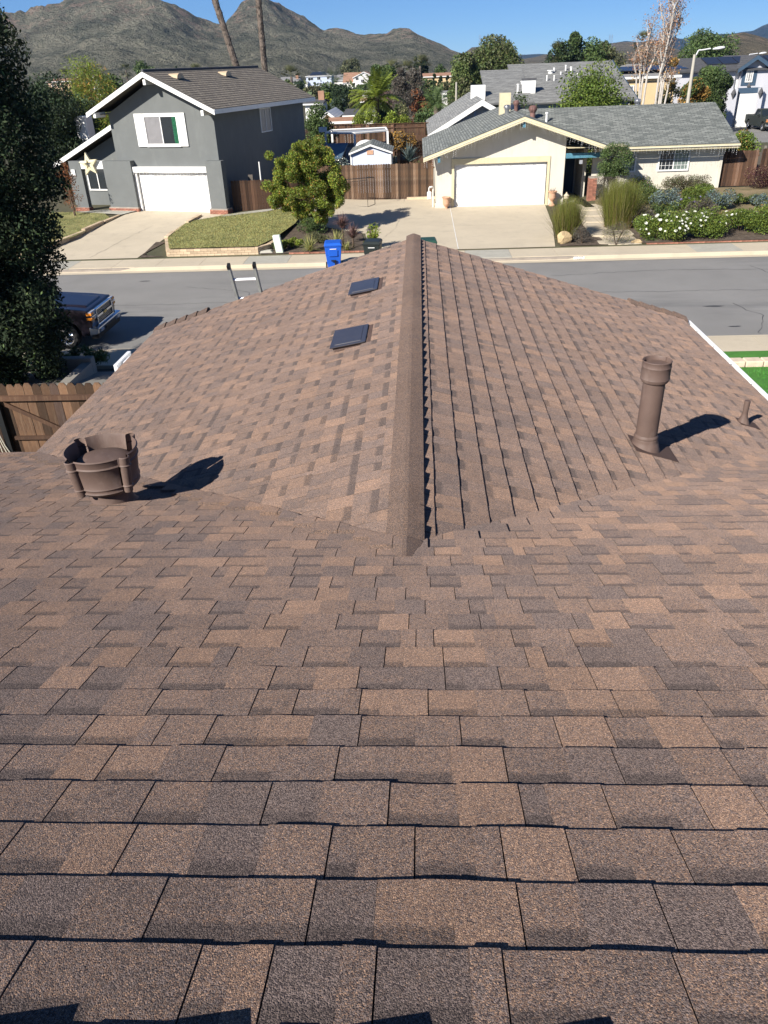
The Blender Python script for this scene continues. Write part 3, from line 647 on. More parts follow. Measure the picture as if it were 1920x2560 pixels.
b.hull8([p0 - n_, p1 - n_, p1 + n_, p0 + n_], [v + Vector((0, .03, 0)) for v in (p0 - n_, p1 - n_, p1 + n_, p0 + n_)]); settone(b.build('diagonal_brace', M['dark_wood'], nf), .9)
tonebox('post', -7.16, -7.07, YF - .11, YF - .008, -6.1, -4.63, M['black'], nf)
rp = MB()
for dx in (-.05, 0.0, .04):
    pts = [Vector((-7.33 + dx * .3, YF - .16, -4.55)), Vector((-7.27 + dx * .8, YF - .15, -5.0)), Vector((-7.20 + dx, YF - .13, -5.45)), Vector((-7.16 + dx * 1.6, YF - .13, -5.62))]
    rp.tube([tuple(p) for p in pts], .009)
for (cx, cz, rr) in ((-7.22, -5.66, .05), (-7.15, -5.67, .055), (-7.19, -5.72, .045)):
    rp.tube([(cx + rr * math.cos(t), YF - .13, cz + rr * math.sin(t) * 1.3) for t in np.linspace(0, 2 * math.pi, 13)], .009)
tag(rp.build('rope', M['rope']), 'looped pale rope hanging on the dark gate post at the left edge', 'rope')
# ================================================================ street
def flat(name, poly, z, m, kind=None, parent=None):
    b = MB(); n = len(poly); ar = sum(poly[i][0] * poly[(i + 1) % n][1] - poly[(i + 1) % n][0] * poly[i][1] for i in range(n))
    if ar < 0: poly = poly[::-1]
    b.add([(p[0], p[1], z) for p in poly], [tuple(range(n))]); o = b.build(name, m, parent)
    if kind: o['kind'] = kind
    return o
flat('road', [(-140, KN - .02), (160, KN - .02), (160, KF + .02), (-140, KF + .02)], Z_ROAD, M['asphalt'], 'structure')
def pavement(yk, yi, name):
    """kerb and gutter pan along yk, slabs up to yi"""
    e = root(name, None, None, (0, 0, 0), kind='structure'); s = 1 if yi > yk else -1
    b = MB()
    x = -26.0
    cuts = []
    for i in range(32):
        b2 = MB(); X1 = x + 1.86
        b2.box(x, X1 - .012, yk + s * .17, yi, Z_WALK - .1, Z_WALK); b2.build('paving_slab', M['concrete'] if (i * 7) % 5 else M['concrete_grey'], e)
        x = X1
    b.box(-140, -26.01, yk + s * .17, yi, Z_WALK - .1, Z_WALK); b.box(33.6, 160, yk + s * .17, yi, Z_WALK - .1, Z_WALK)
    b.build('long_pavement', M['concrete'], e)
    b = MB(); b.box(-140, 160, yk + s * .02, yi - s * .05, Z_WALK - .3, Z_WALK - .03); b.build('paving_bed', M['mortar'], e)
    return e
fp = pavement(KF, 34.15, 'pavement'); npv = pavement(KN, 20.2, 'pavement')
def kerb(name, yk, s, drops):
    """kerb stone that dips to 3 cm at each driveway (x0, x1)"""
    xs = sorted(set([-140., 160.] + [q for a, b_ in drops for q in (a - .6, a, b_, b_ + .6)] + list(np.arange(-26, 34, 3.0))))
    def top(x):
        t = 0.0
        for a, b_ in drops:
            if a <= x <= b_: t = 1
            elif a - .6 < x < a: t = max(t, (x - a + .6) / .6)
            elif b_ < x < b_ + .6: t = max(t, (b_ + .6 - x) / .6)
        return Z_WALK - 0.10 * t
    vs = []; fs = []
    for x in xs:
        z = top(x); vs += [(x, yk - s * .35, Z_ROAD + .012), (x, yk, Z_ROAD + .02), (x, yk + s * .02, z - .015), (x, yk + s * .04, z + .004), (x, yk + s * .175, Z_WALK + .004 if z > Z_WALK - .05 else z + .06)]
    for i in range(len(xs) - 1):
        for j in range(4):
            f = (i * 5 + j, (i + 1) * 5 + j, (i + 1) * 5 + j + 1, i * 5 + j + 1); fs.append(f if s > 0 else f[::-1])
    b = MB(); b.add(vs, fs); o = b.build(name, M['concrete'], None); o['kind'] = 'structure'; return o
LDX = (-17.2, -12.6); RDX = (-1.7, 6.0)
kb = kerb('kerb', KF, 1, [LDX, RDX]); kerb('kerb', KN, -1, [(-12.0, -7.2)])
# painted house number on the far kerb
kx0, kx1 = hy(1434, 644, KF).x, hy(1461, 644, KF).x
b = MB(); b.box(kx0, kx1, KF - .012, KF + .01, Z_ROAD + .03, Z_WALK - .025); b.build('number_patch', M['white'], kb)
fc = bpy.data.curves.new('house_number', 'FONT'); fc.body = '137'; fc.size = 0.145; fc.extrude = 0.001; fc.align_x = 'CENTER'; fc.align_y = 'CENTER'; fc.space_character = 1.15
fo = bpy.data.objects.new('house_number', fc); COL.objects.link(fo); fc.materials.append(M['black']); fo.parent = kb
fo.location = ((kx0 + kx1) / 2 + .03, KF - .0155, (Z_ROAD + Z_WALK) / 2); fo.rotation_euler = (math.pi / 2, 0, 0)

# driveways (sheets following the ground)
FG_Y = 44.3; UL = Vector((math.cos(math.radians(16)), -math.sin(math.radians(16)), 0)); VL = Vector((math.sin(math.radians(16)), math.cos(math.radians(16)), 0)); OL = Vector((-11.02, 43.46, -6.6))
def LP(u, v=0): q = OL + UL * u + VL * v; return (q.x, q.y)
drL = [(-17.2, 34.15), (-12.4, 34.15), (-12.2, 37.4), (-11.95, 41.0), LP(0.9, -.6), LP(0.9, .3), LP(-4.5, .3), (-16.0, 43.9)]
tag(patch('driveway', drL, .022, M['concrete']), kind='structure')
xj = hz(1169, 560, -6.95).x
drR1 = [(-2.2, 34.15), (1.62, 34.15), (1.62, 44.2), (.85, 44.2), (.85, 49.0), (-6.6, 49.2), (-6.0, 40.5), (-2.6, 38.0)]
drR2 = [(1.645, 34.15), (5.75, 34.15), (6.35, 39.0), (6.75, 44.5), (1.645, 44.5)]
e = root('driveway', None, None, kind='structure')
patch('concrete_apron', drR1, .022, M['concrete'], parent=e); patch('concrete_apron', drR2, .026, M['concrete'], parent=e)
b = MB(); b.add([(1.618, 34.2, -6.965), (1.647, 34.2, -6.965), (1.647, 44.2, -6.83), (1.618, 44.2, -6.83)], [(0, 1, 2, 3)]); b.build('expansion_joint', M['white'], e)
for (xa, ya, xb, yb) in ((-.95, 43.6, -.9, 48.3),):
    b = MB(); b.add([(xa, ya, Gf(xa, ya) + .03), (xa + .02, ya, Gf(xa, ya) + .03), (xb + .02, yb, Gf(xb, yb) + .03), (xb, yb, Gf(xb, yb) + .03)], [(0, 1, 2, 3)]); b.build('joint_line', M['concrete_dark'], e)
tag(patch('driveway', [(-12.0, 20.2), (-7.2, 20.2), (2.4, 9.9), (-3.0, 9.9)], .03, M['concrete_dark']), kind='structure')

# lawns and beds
lwL = [LP(1.0, -.62), (-8.1, 43.1), (-7.3, 44.0), (-6.3, 43.0), (-6.2, 40.0), (-6.6, 36.3), (-7.1, 34.42), (-11.0, 34.42), (-11.9, 37.3), (-11.85, 41.0)]
ld = 0.30
def Gl(x, y): return max(Gf(x, y), -6.72)
tag(patch('front_lawn', lwL, .06, M['lawn'], zfn=lambda x, y: Gf(x, y) + lerp(.26, 0.0, (y - 34.4) / 7.5)), kind='structure')
tag(patch('front_lawn', [(-21, 34.6), (-17.6, 34.6), (-16.6, 38.0), (-16.5, 42.6), (-17.6, 44.4), (-21, 44.8)], .06, M['lawn'], zfn=lambda x, y: Gf(x, y) + lerp(.26, 0.0, (y - 34.4) / 7.5)), kind='structure')
tag(patch('concrete_pad', [LP(.95, -.7), (-7.2, 44.2), (-8.2, 43.0), LP(1.0, -1.2)], .075, M['concrete_grey']), kind='structure')
tag(patch('planting_bed', [(-6.5, 36.2), (-6.15, 40.0), (-5.6, 40.4), (-2.75, 37.9), (-2.3, 34.2), (-7.0, 34.2), (-6.7, 34.9)], .035, M['soil']), kind='structure')
tag(patch('planting_bed', [(-12.35, 34.6), (-11.1, 34.2), (-12.3, 34.2), (-12.4, 37.0), (-11.9, 37.0)], .032, M['soil']), kind='structure')
tag(patch('front_garden', [(9.4, 34.2), (24, 34.2), (24, 45.2), (9.6, 45.2), (9.0, 42.5), (9.6, 38)], .035, M['dry']), kind='structure')
tag(patch('planting_bed', [(9.4, 34.25), (24, 34.25), (24, 35.6), (17, 36.2), (9.3, 37.8)], .055, M['soil']), kind='structure')
tag(patch('planting_bed', [(5.95, 34.2), (8.0, 34.2), (7.8, 38.5), (7.2, 42.5), (7.0, 43.6), (6.8, 43.0), (6.5, 39)], .035, M['soil']), kind='structure')
tag(patch('stepping_path', [LP(-6.9, -.3), LP(-4.6, -.3), LP(-4.9, -1.5), LP(-8.2, -1.2)], .07, M['concrete_grey']), kind='structure')
tag(patch('green_lawn', [(6.5, 18.95), (30, 18.95), (30, 11.0), (5, 11.0)], .05, M['turf']), kind='structure')
tag(patch('green_lawn', [(6.5, 19.45), (30, 19.45), (30, 20.18), (6.5, 20.18)], .05, M['turf']), kind='structure')

# block walls: rows of split blocks with a cap, each block its own part
BL = {}
def block_mesh(w_, d_, h_, key, m, bev=.006):
    k = (round(w_, 3), round(d_, 3), round(h_, 3), key)
    if k not in BL:
        b = MB(); b.box(0, w_, 0, d_, 0, h_); o = b.build('block', m, None, bevel=bev)
        g = [0.85, 1.0, 1.12, 0.95, 1.25][key]; settone(o, (g, g * .98, g * .95)); BL[k] = o.data; bpy.data.objects.remove(o)
    return BL[k]
def wall_run(parent, p0, p1, zb, rows, bh=.10, bw=.30, depth=.2, m=None, gap=.008, name='block'):
    m = m or M['block']; p0 = Vector(p0); p1 = Vector(p1); L = (p1 - p0).length; a = math.atan2(p1.y - p0.y, p1.x - p0.x); u = (p1 - p0).normalized()
    for r in range(rows):
        x = 0 if r % 2 == 0 else -bw / 2
        while x < L - .01:
            xa = max(0, x); xb = min(L, x + bw); x += bw
            if xb - xa < .04: continue
            o = link(name, block_mesh(xb - xa - gap, depth, bh - gap, RS.randrange(5), m), parent)
            q = p0 + u * xa; o.location = (q.x, q.y, zb + r * bh); o.rotation_euler = (0, 0, a)
wl = root('low_block_wall', 'low tan block wall holding the lawn before the grey house', 'retaining wall')
wall_run(wl, (-11.1, 34.3), (-7.05, 34.3), -7.0, 3)
b = MB(); b.box(-11.08, -7.07, 34.33, 34.46, -7.1, -6.71); b.build('wall_core', M['mortar'], wl)
wall_run(wl, (-7.05, 34.32), (-6.62, 35.0), -6.99, 3); wall_run(wl, (-6.6, 35.03), (-6.35, 36.4), -6.98, 3, bw=.35)
wall_run(wl, (-11.95, 37.0), (-11.14, 34.35), -6.99, 3, bw=.25)
for (a_, b_, z_) in (((-12.0, 38.3), (-11.97, 37.0), -6.9), ((-11.95, 40.5), (-12.0, 38.35), -6.83), ((-11.75, 42.6), (-11.93, 40.55), -6.74)):
    wall_run(wl, a_, b_, z_, 3 if z_ < -6.85 else 2, bw=.32)
wl2 = root('low_block_wall', 'stepped tan block edging left of the grey house driveway', 'retaining wall')
wall_run(wl2, (-21, 34.4), (-17.5, 34.4), -7.0, 3); wall_run(wl2, (-17.45, 34.5), (-16.95, 36.6), -6.99, 3)
wall_run(wl2, (-16.95, 36.65), (-16.6, 39.2), -6.92, 3); wall_run(wl2, (-16.6, 39.25), (-16.45, 41.5), -6.84, 3); wall_run(wl2, (-16.4, 41.55), (-16.2, 43.6), -6.76, 2)
be = root('brick_edging', 'red brick edging strip along the bed behind the pavement by the bins', 'garden edging')
wall_run(be, (-5.7, 34.18), (-2.3, 34.18), -7.0, 1, bh=.07, bw=.22, depth=.09, m=M['brick'], name='brick')
be = root('brick_edging', 'red brick edging along the flower garden right of the steps', 'garden edging')
wall_run(be, (9.6, 34.18), (24, 34.18), -7.0, 1, bh=.06, bw=.22, depth=.09, m=M['brick'], name='brick')
ne = root('lawn_edging', 'pale scalloped block edging round the bright green lawn at the right edge', 'garden edging')
for i in range(16):
    b = MB(); b.box(0, .43, 0, .34, 0, .17)
    o = b.build('block', M['block'], ne, bevel=.05, seg=3); settone(o, (1.25, 1.3, 1.4)); o.location = (6.9 + i * .45, 19.02, -7.0)

# far kerbside bins ------------------------------------------------------
def bin_(name, label, m, loc, rz=0, sc=1.0, stripe=True, proto=None, group='wheeled rubbish bins'):
    e = root(name, label, 'rubbish bin', loc, rz, group); e.scale = (sc,) * 3
    b = MB()
    b.hull8([(-.24, -.27, .06), (.24, -.27, .06), (.24, .27, .06), (-.24, .27, .06)], [(-.30, -.36, .62), (.30, -.36, .62), (.30, .36, .62), (-.30, .36, .62)])
    b.hull8([(-.305, -.365, .62), (.305, -.365, .62), (.305, .365, .62), (-.305, .365, .62)], [(-.33, -.41, 1.0), (.33, -.41, 1.0), (.33, .41, 1.0), (-.33, .41, 1.0)])
    b.box(-.345, .345, -.43, .43, .955, .995)
    b.hull8([(-.17, -.395, .58), (.17, -.395, .58), (.17, -.34, .58), (-.17, -.34, .58)], [(-.19, -.425, .83), (.19, -.425, .83), (.19, -.35, .83), (-.19, -.35, .83)])
    b.build('body', m, e, bevel=.012)
    b = MB(); b.box(-.10, .10, -.412, -.36, .40, .44); b.box(.04, .09, -.40, -.34, .2, .4); b.build('front_recess', M['black'], e)
    b = MB(); b.box(-.13, .13, -.4285, -.42, .86, .885); b.build('label_strip', M['white'], e)
    b = MB(); b.hull8([(-.36, -.45, 1.0), (.36, -.45, 1.0), (.36, .43, 1.0), (-.36, .43, 1.0)], [(-.30, -.36, 1.085), (.30, -.36, 1.085), (.30, .38, 1.085), (-.30, .38, 1.085)])
    b.box(-.30, .30, .43, .47, .985, 1.03); b.build('lid', m, e, bevel=.015)
    for s in (-1, 1):
        b = MB(); b.cyl((s * .30, .30, .12), (s * .35, .30, .12), .12, n=16); b.build('wheel', M['rubber'], e)
    return e
bb_ = hz(838, 671, Z_ROAD); bin_('wheelie_bin', 'bright blue bin standing in the gutter before the yucca bed', M['bin_blue'], (bb_.x, 31.75, Z_ROAD + .015), math.radians(4))
bin_('wheelie_bin', 'black bin at the far kerb just left of the brown roof peak', M['bin_black'], (-1.9, 31.8, Z_ROAD + .015), math.radians(-5), 1.0)
bin_('wheelie_bin', 'dark green bin whose lid shows just right of the roof peak', M['bin_green'], (.30, 31.75, Z_ROAD + .015), math.radians(3), 1.0)
# utility box
b = MB(); b.hull8([(-.16, -.1, 0), (.16, -.1, 0), (.16, .1, 0), (-.16, .1, 0)], [(-.26, -.1, .74), (.06, -.1, .76), (.06, .1, .76), (-.26, .1, .74)])
uo = hz(699, 634, -6.98); tag(b.build('utility_marker', mat('pale_green_plastic', (.62, .70, .58), .6, .05), None, bevel=.02, loc=(uo.x, 34.45, -6.98)), 'leaning pale green marker post in the bed left of the yuccas', 'marker post')
b = MB(); b.hull8([(-.35, -.2, 0), (.35, -.2, 0), (.35, .25, 0), (-.35, .25, 0)], [(-.28, -.15, .09), (.22, -.1, .12), (.25, .2, .1), (-.2, .18, .08)])
tag(b.build('flat_stone', M['concrete_grey'], None, bevel=.02, loc=(uo.x - .65, 34.55, -6.97)), 'flat grey stone lying on the soil beside the pale marker post', 'stone')

# cracks, joints and stains in the paving
def crack(name, parent, pts, zf, w_=.012, m=None, seed=0, jit=.05):
    rr = random.Random(seed); P_ = []
    for a, c in zip(pts[:-1], pts[1:]):
        n = max(2, int(math.hypot(c[0] - a[0], c[1] - a[1]) / .25))
        for i in range(n): t = i / n; P_.append((a[0] + (c[0] - a[0]) * t + rr.uniform(-jit, jit), a[1] + (c[1] - a[1]) * t + rr.uniform(-jit, jit)))
    P_.append(pts[-1]); vs = []; fs = []
    for i, p in enumerate(P_):
        q = P_[min(i + 1, len(P_) - 1)]; o = P_[max(i - 1, 0)]; d = Vector((q[0] - o[0], q[1] - o[1], 0)).normalized(); nn = Vector((-d.y, d.x, 0)) * w_ * rr.uniform(.4, 1.1) * .5
        z = zf(p[0], p[1]); vs += [(p[0] - nn.x, p[1] - nn.y, z), (p[0] + nn.x, p[1] + nn.y, z)]
    fs = [(2 * i, 2 * i + 2, 2 * i + 3, 2 * i + 1) for i in range(len(P_) - 1)]
    b = MB(); b.add(vs, fs); o = b.build(name, m or M['concrete_dark'], parent)
    if parent is None: o['kind'] = 'structure'
    return o
zr_road = lambda x, y: Z_ROAD + .004
M['tar'] = mat('road_tar', (.06, .06, .062), .7, .1)
for i, pts in enumerate((((-30, 27.2), (-12, 27.0), (4, 27.3), (20, 26.9), (40, 27.2)), ((5, 29.8), (9, 30.3), (14, 29.9)), ((9.8, 22.2), (10.6, 24.0), (10.2, 25.5)), ((-9, 29.5), (-6.5, 28.6), (-5.8, 27.2)), ((12, 27.1), (13, 28.8), (12.6, 30.6)))): crack('road_crack', None, pts, zr_road, .03, M['tar'], i, .08)
def stain(x, y, rx, ry, z, m, seed):
    rr = random.Random(seed); n = 18; b = MB(); b.add([(x + rx * math.cos(t) * rr.uniform(.6, 1.1), y + ry * math.sin(t) * rr.uniform(.6, 1.1), z) for t in np.linspace(0, 2 * math.pi, n, endpoint=False)], [tuple(range(n))]); o = b.build('road_stain', m); o['kind'] = 'structure'
for i, (x, y, rx, ry) in enumerate(((9.5, 25.2, .35, .09), (9.4, 23.0, .22, .07), (-4.0, 29.2, .3, .08), (13.2, 28.4, .25, .1), (2.5, 31.0, .2, .07), (-11.0, 30.6, .25, .08))): stain(x, y, rx, ry, Z_ROAD + .006, M['tar'], i)
zd = lambda x, y: Gf(x, y) + .032
crack('drive_crack', None, ((-14.6, 34.4), (-14.2, 37.5), (-13.6, 40.6)), zd, .018, None, 3, .05); crack('drive_crack', None, ((1.7, 39.2), (6.2, 39.25)), lambda x, y: Gf(x, y) + .034, .02, None, 4, .01)
crack('drive_crack', None, ((-2.3, 34.3), (-1.2, 39.0), (-.9, 43.5)), zd, .014, None, 5, .02); crack('drive_crack', None, ((-5.8, 41.5), (1.6, 41.3)), zd, .016, None, 6, .01); crack('drive_crack', None, ((-17.0, 39.0), (-12.1, 38.9)), zd, .018, None, 9, .01)
# ================================================================ fences
FB = {}
def board_mesh(w_, h_, key, m, dog=True):
    k = (round(w_, 3), round(h_, 2), key, m.name)
    if k not in FB:
        b = MB(); c = .03 if dog else .001
        b.prism([(0, 0), (w_, 0), (w_, h_ - c), (w_ - c, h_), (c, h_), (0, h_ - c)], 1, 0, .018); o = b.build('board', m)
        g = [.5, .85, 1.1, 1.5, 2.1][key]; settone(o, (g, g * (1.0 if key < 4 else 1.1), g * (1.0 if key < 4 else 1.2))); FB[k] = o.data; bpy.data.objects.remove(o)
    return FB[k]
def fence(name, label, p0, p1, zb0, zb1, h, m, bw=.14, gap=.006, posts=2.4, rails=False, dog=True, cap=False, grp='wooden board fences'):
    p0 = Vector(p0); p1 = Vector(p1); L = (p1 - p0).length; a = math.atan2(p1.y - p0.y, p1.x - p0.x); u = (p1 - p0).normalized()
    e = root(name, label, 'fence', (p0.x, p0.y, zb0), a, grp)
    x = 0; 
    while x < L - bw:
        t = x / L; o = link('board', board_mesh(bw, h, RS.choice([0, 0, 1, 1, 1, 2, 2, 3, 4]), m, dog), e); o.location = (x, RS.uniform(-.004, .004), (zb1 - zb0) * t + RS.uniform(-.015, .015)); x += bw + gap
    x = 0
    while x < L:
        t = x / L; b = MB(); b.box(x, x + .09, -.105, -.012, (zb1 - zb0) * t, (zb1 - zb0) * t + h + (.05 if cap else -.08)) if rails else b.box(x, x + .09, .03, .12, (zb1 - zb0) * t, (zb1 - zb0) * t + h - .05)
        settone(b.build('post', m, e), .9); x += posts
    for hh in (.3, h - .3):
        b = MB(); yy = (-.06, -.01) if rails else (.022, .06)
        b.hull8([(0, yy[0], hh), (L, yy[0], hh + zb1 - zb0), (L, yy[1], hh + zb1 - zb0), (0, yy[1], hh)], [(0, yy[0], hh + .085), (L, yy[0], hh + .085 + zb1 - zb0), (L, yy[1], hh + .085 + zb1 - zb0), (0, yy[1], hh + .085)])
        settone(b.build('rail', m, e), 1.1)
    if cap:
        b = MB(); b.hull8([(0, -.08, h), (L, -.08, h + zb1 - zb0), (L, .05, h + zb1 - zb0), (0, .05, h)], [(0, -.08, h + .03), (L, -.08, h + .03 + zb1 - zb0), (L, .05, h + .03 + zb1 - zb0), (0, .05, h + .03)]); settone(b.build('cap_rail', m, e), 1.3)
    return e
f1a = LP(.95, .35)
fence('board_fence', 'dark brown fence and gate joining the grey house to the leafy tree', f1a, (-6.2, 44.6), -6.62, -6.75, 1.55, M['dark_wood'])
fence('board_fence', 'reddish brown fence across the side drive left of the cream house', (-6.2, 48.2), (.86, 47.9), -6.9, -6.88, 1.92, M['warm_wood'])
fence('back_fence', 'long dark fence at the rear of the yards behind the shed', (-6.8, 66), (3.5, 66), -6.2, -6.3, 2.25, M['dark_wood'], rails=True, cap=True, bw=.2, gap=.01)
fence('back_fence', 'dark shaded fence right of the shed below the cream house eave', (-1.6, 61), (2.2, 61), -6.6, -6.6, 2.1, M['dark_wood'], bw=.2)
fence('back_fence', 'lower tan fence behind the white pool frame', (-9.6, 69.5), (-6.0, 69.5), -6.6, -6.6, 2.2, M['warm_wood'], bw=.3, gap=.02)
fence('board_fence', 'short dark fence panel at the right end of the cream house', (16.15, 45.6), (18.1, 45.5), -6.38, -6.38, 1.75, M['dark_wood'])
fence('board_fence', 'dark brown fence leaving the photo at the right beyond the burgundy shrub', (18.15, 45.2), (23.5, 45.4), -6.42, -6.42, 1.9, M['dark_wood'])
fence('board_fence', 'greyed low fence beyond the round green bush at the right edge', (20.5, 55), (27.5, 52.5), -7.0, -7.0, 1.7, M['grey_wood'])

# thin metal frame before the reddish fence
b = MB()
A = hy(863, 449, 46.6); B = hy(935, 443, 46.2); C_ = hy(928, 507, 46.2); D_ = hy(863, 507, 46.6)
b.tube([tuple(A), tuple(B), (B.x, B.y, -6.86)], .02); b.tube([(A.x, A.y, A.z - .15), (B.x - .4, B.y, B.z - .14)], .012)
b.tube([(B.x, B.y, -6.84), (B.x - .35, B.y - .9, -6.84), (A.x - .2, A.y - .6, -6.84)], .02); b.tube([(B.x - .35, B.y - .9, -6.84), (B.x - .35, B.y - .9, -5.3), tuple(B)], .014)
tag(b.build('metal_frame', M['black']), 'thin dark metal stand on the side drive before the reddish fence', 'stand')
b = MB(); b.box(-.75, 1.0, 47.55, 47.8, -6.86, -6.74); tag(b.build('timber_sill', M['block'], None), 'long tan block lying at the foot of the reddish fence', 'block'); settone(bpy.data.objects['timber_sill'], 1.1)

# ================================================================ helper parts for houses
def roof_plane(name, parent, p0, p1, down, length, m, course=.33, th=.012, thick=.12):
    """stepped courses from the ridge line p0-p1 down the vector 'down' (unit) for length; uv in metres"""
    p0 = Vector(p0); p1 = Vector(p1); down = Vector(down).normalized(); u = (p1 - p0); L = u.length; u.normalize(); n = u.cross(down)
    if n.z < 0: n = -n
    vs, fs, uv = [], [], []; k = int(math.ceil(length / course)); flip = u.cross(down).z < 0
    for i in range(k):
        s0 = i * course; s1 = min((i + 1) * course, length); b0 = len(vs)
        for (s, h) in ((s0, 0), (s1, th), (s1, -.001)):
            for t in (0, L): q = p0 + u * t + down * s + n * h; vs.append(tuple(q)); uv.append((t + i * .37, -s if h >= 0 else -s))
        ff = [(b0, b0 + 1, b0 + 3, b0 + 2), (b0 + 2, b0 + 3, b0 + 5, b0 + 4)]
        fs += [f[::-1] for f in ff] if not flip else ff
    # underside and edges
    b0 = len(vs)
    for (s, t, h) in ((0, 0, -thick), (0, L, -thick), (length, L, -thick), (length, 0, -thick), (0, 0, 0), (0, L, 0), (length, L, 0), (length, 0, 0)):
        vs.append(tuple(p0 + u * t + down * s + n * h)); uv.append((0, 0))
    fs += [(b0, b0 + 1, b0 + 2, b0 + 3), (b0, b0 + 4, b0 + 5, b0 + 1), (b0 + 1, b0 + 5, b0 + 6, b0 + 2), (b0 + 2, b0 + 6, b0 + 7, b0 + 3), (b0 + 3, b0 + 7, b0 + 4, b0)]
    me = bpy.data.meshes.new(name); me.from_pydata(vs, [], fs); me.materials.append(m)
    l = me.uv_layers.new(name='uv')
    for lp in me.loops: l.data[lp.index].uv = uv[lp.vertex_index]
    return link(name, me, parent)
def window(parent, x0, x1, z0, z1, y, fm, gm, mull=(1, 0), fw=.06, sill=False, gm2=None, dy=.05, axis=0, label=None):
    """frame in the plane y (facing -y); axis=1: plane x=y facing +x, running along y"""
    def bx(b, a0, a1, c0, c1, t0, t1):
        if axis == 0: b.box(a0, a1, c0, c1, t0, t1)
        else: b.box(y - (c0 - y), y - (c1 - y), a0, a1, t0, t1)
    b = MB(); bx(b, x0, x0 + fw, y - dy, y + .05, z0, z1); bx(b, x1 - fw, x1, y - dy, y + .05, z0, z1)
    bx(b, x0 + fw, x1 - fw, y - dy, y + .05, z1 - fw, z1); bx(b, x0 + fw, x1 - fw, y - dy, y + .05, z0, z0 + fw)
    n = mull[0]
    for i in range(n):
        c = x0 + (x1 - x0) * (i + 1) / (n + 1); bx(b, c - fw * .35, c + fw * .35, y - dy * .8, y + .03, z0 + fw, z1 - fw)
    o = b.build('window', fm, parent, label)
    for i in range(n + 1):
        a = x0 + (x1 - x0) * i / (n + 1) + fw * .4; c = x0 + (x1 - x0) * (i + 1) / (n + 1) - fw * .4
        b = MB(); bx(b, a, c, y - .012, y + .02, z0 + fw * .5, z1 - fw * .5); b.build('pane', (gm2 if (gm2 and i == n) else gm), o)
    if len(mull) > 2 or mull[1]:
        b = MB(); g = mull[1]
        for i in range(1, g + 1):
            z = z0 + (z1 - z0) * i / (g + 1); bx(b, x0 + fw, x1 - fw, y - .022, y - .013, z - .009, z + .009)
        k = (g + 1) * (n + 1)
        for i in range(1, k):
            x = x0 + (x1 - x0) * i / k; bx(b, x - .009, x + .009, y - .0225, y - .0135, z0 + fw, z1 - fw)
        b.build('glazing_bar', fm, o)
    return o
def garage_door(parent, x0, x1, z0, z1, y, m, rows=4, cols=8):
    b = MB(); b.box(x0, x1, y, y + .05, z0, z1); d_ = b.build('garage_door', m, parent)
    hh = (z1 - z0) / rows; ww = (x1 - x0) / cols
    b = MB()
    mx = .075; my = .09; b.hull8([(mx, .0, my), (ww - mx, .0, my), (ww - mx, .0, hh - my), (mx, .0, hh - my)], [(mx + .03, -.014, my + .03), (ww - mx - .03, -.014, my + .03), (ww - mx - .03, -.014, hh - my - .03), (mx + .03, -.014, hh - my - .03)])
    b.box(mx - .02, ww - mx + .02, -.004, .001, my - .022, my - .012); b.box(mx - .02, ww - mx + .02, -.004, .001, hh - my + .012, hh - my + .022)
    po = b.build('raised_panel', m, d_); me = po.data; bpy.data.objects.remove(po)
    for r in range(rows):
        for c in range(cols):
            o = link('raised_panel', me, d_); o.location = (x0 + c * ww, y, z0 + r * hh)
    for r in range(1, rows):
        b = MB(); b.box(x0, x1, y - .006, y - .001, z0 + r * hh - .01, z0 + r * hh + .004); b.build('section_joint', m, d_)
    return d_

# ================================================================ grey two-storey house (local x along the front, y into the lot, z world height)
gh = root('grey_two_storey_house', 'two storey grey stucco house with white gable trim and white garage door', 'house', (OL.x, OL.y, 0), -math.radians(16))
st = M['stucco_grey']
b = MB()
ap = (-2.55, -.12)
b.prism([(-5.62, -6.7), (.62, -6.7), (.62, -1.78), (-2.55, -.25), (-5.62, -1.78)], 1, .001, .22)
b.box(-5.62, -5.4, .22, 11.4, -6.7, -1.85); b.box(.40, .62, .22, 11.4, -6.7, -1.85); b.box(-5.4, .40, 11.2, 11.4, -6.7, -1.85)
b.build('wall', st, gh)
for (a_, c_) in ((-6.34, -4.56), (.0, .92)):
    b = MB(); zb = -6.55; fl_ = .0
    b.prism([(a_, zb), (c_, zb), (c_, -4.03), (a_, -4.03)], 1, -.38, -.001); b.build('buttress', st, gh)
garage_door(gh, -4.36, -.04, -6.6, -4.60, -.06, M['door_white'], 4, 8)
b = MB(); b.box(-4.56, -.0, -.30, -.001, -4.60, -4.33); b.build('header_beam', M['trim_white'], gh)
b = MB(); b.box(-4.56, -4.40, -.2, -.001, -6.6, -4.6); b.build('door_jamb', M['trim_white'], gh)
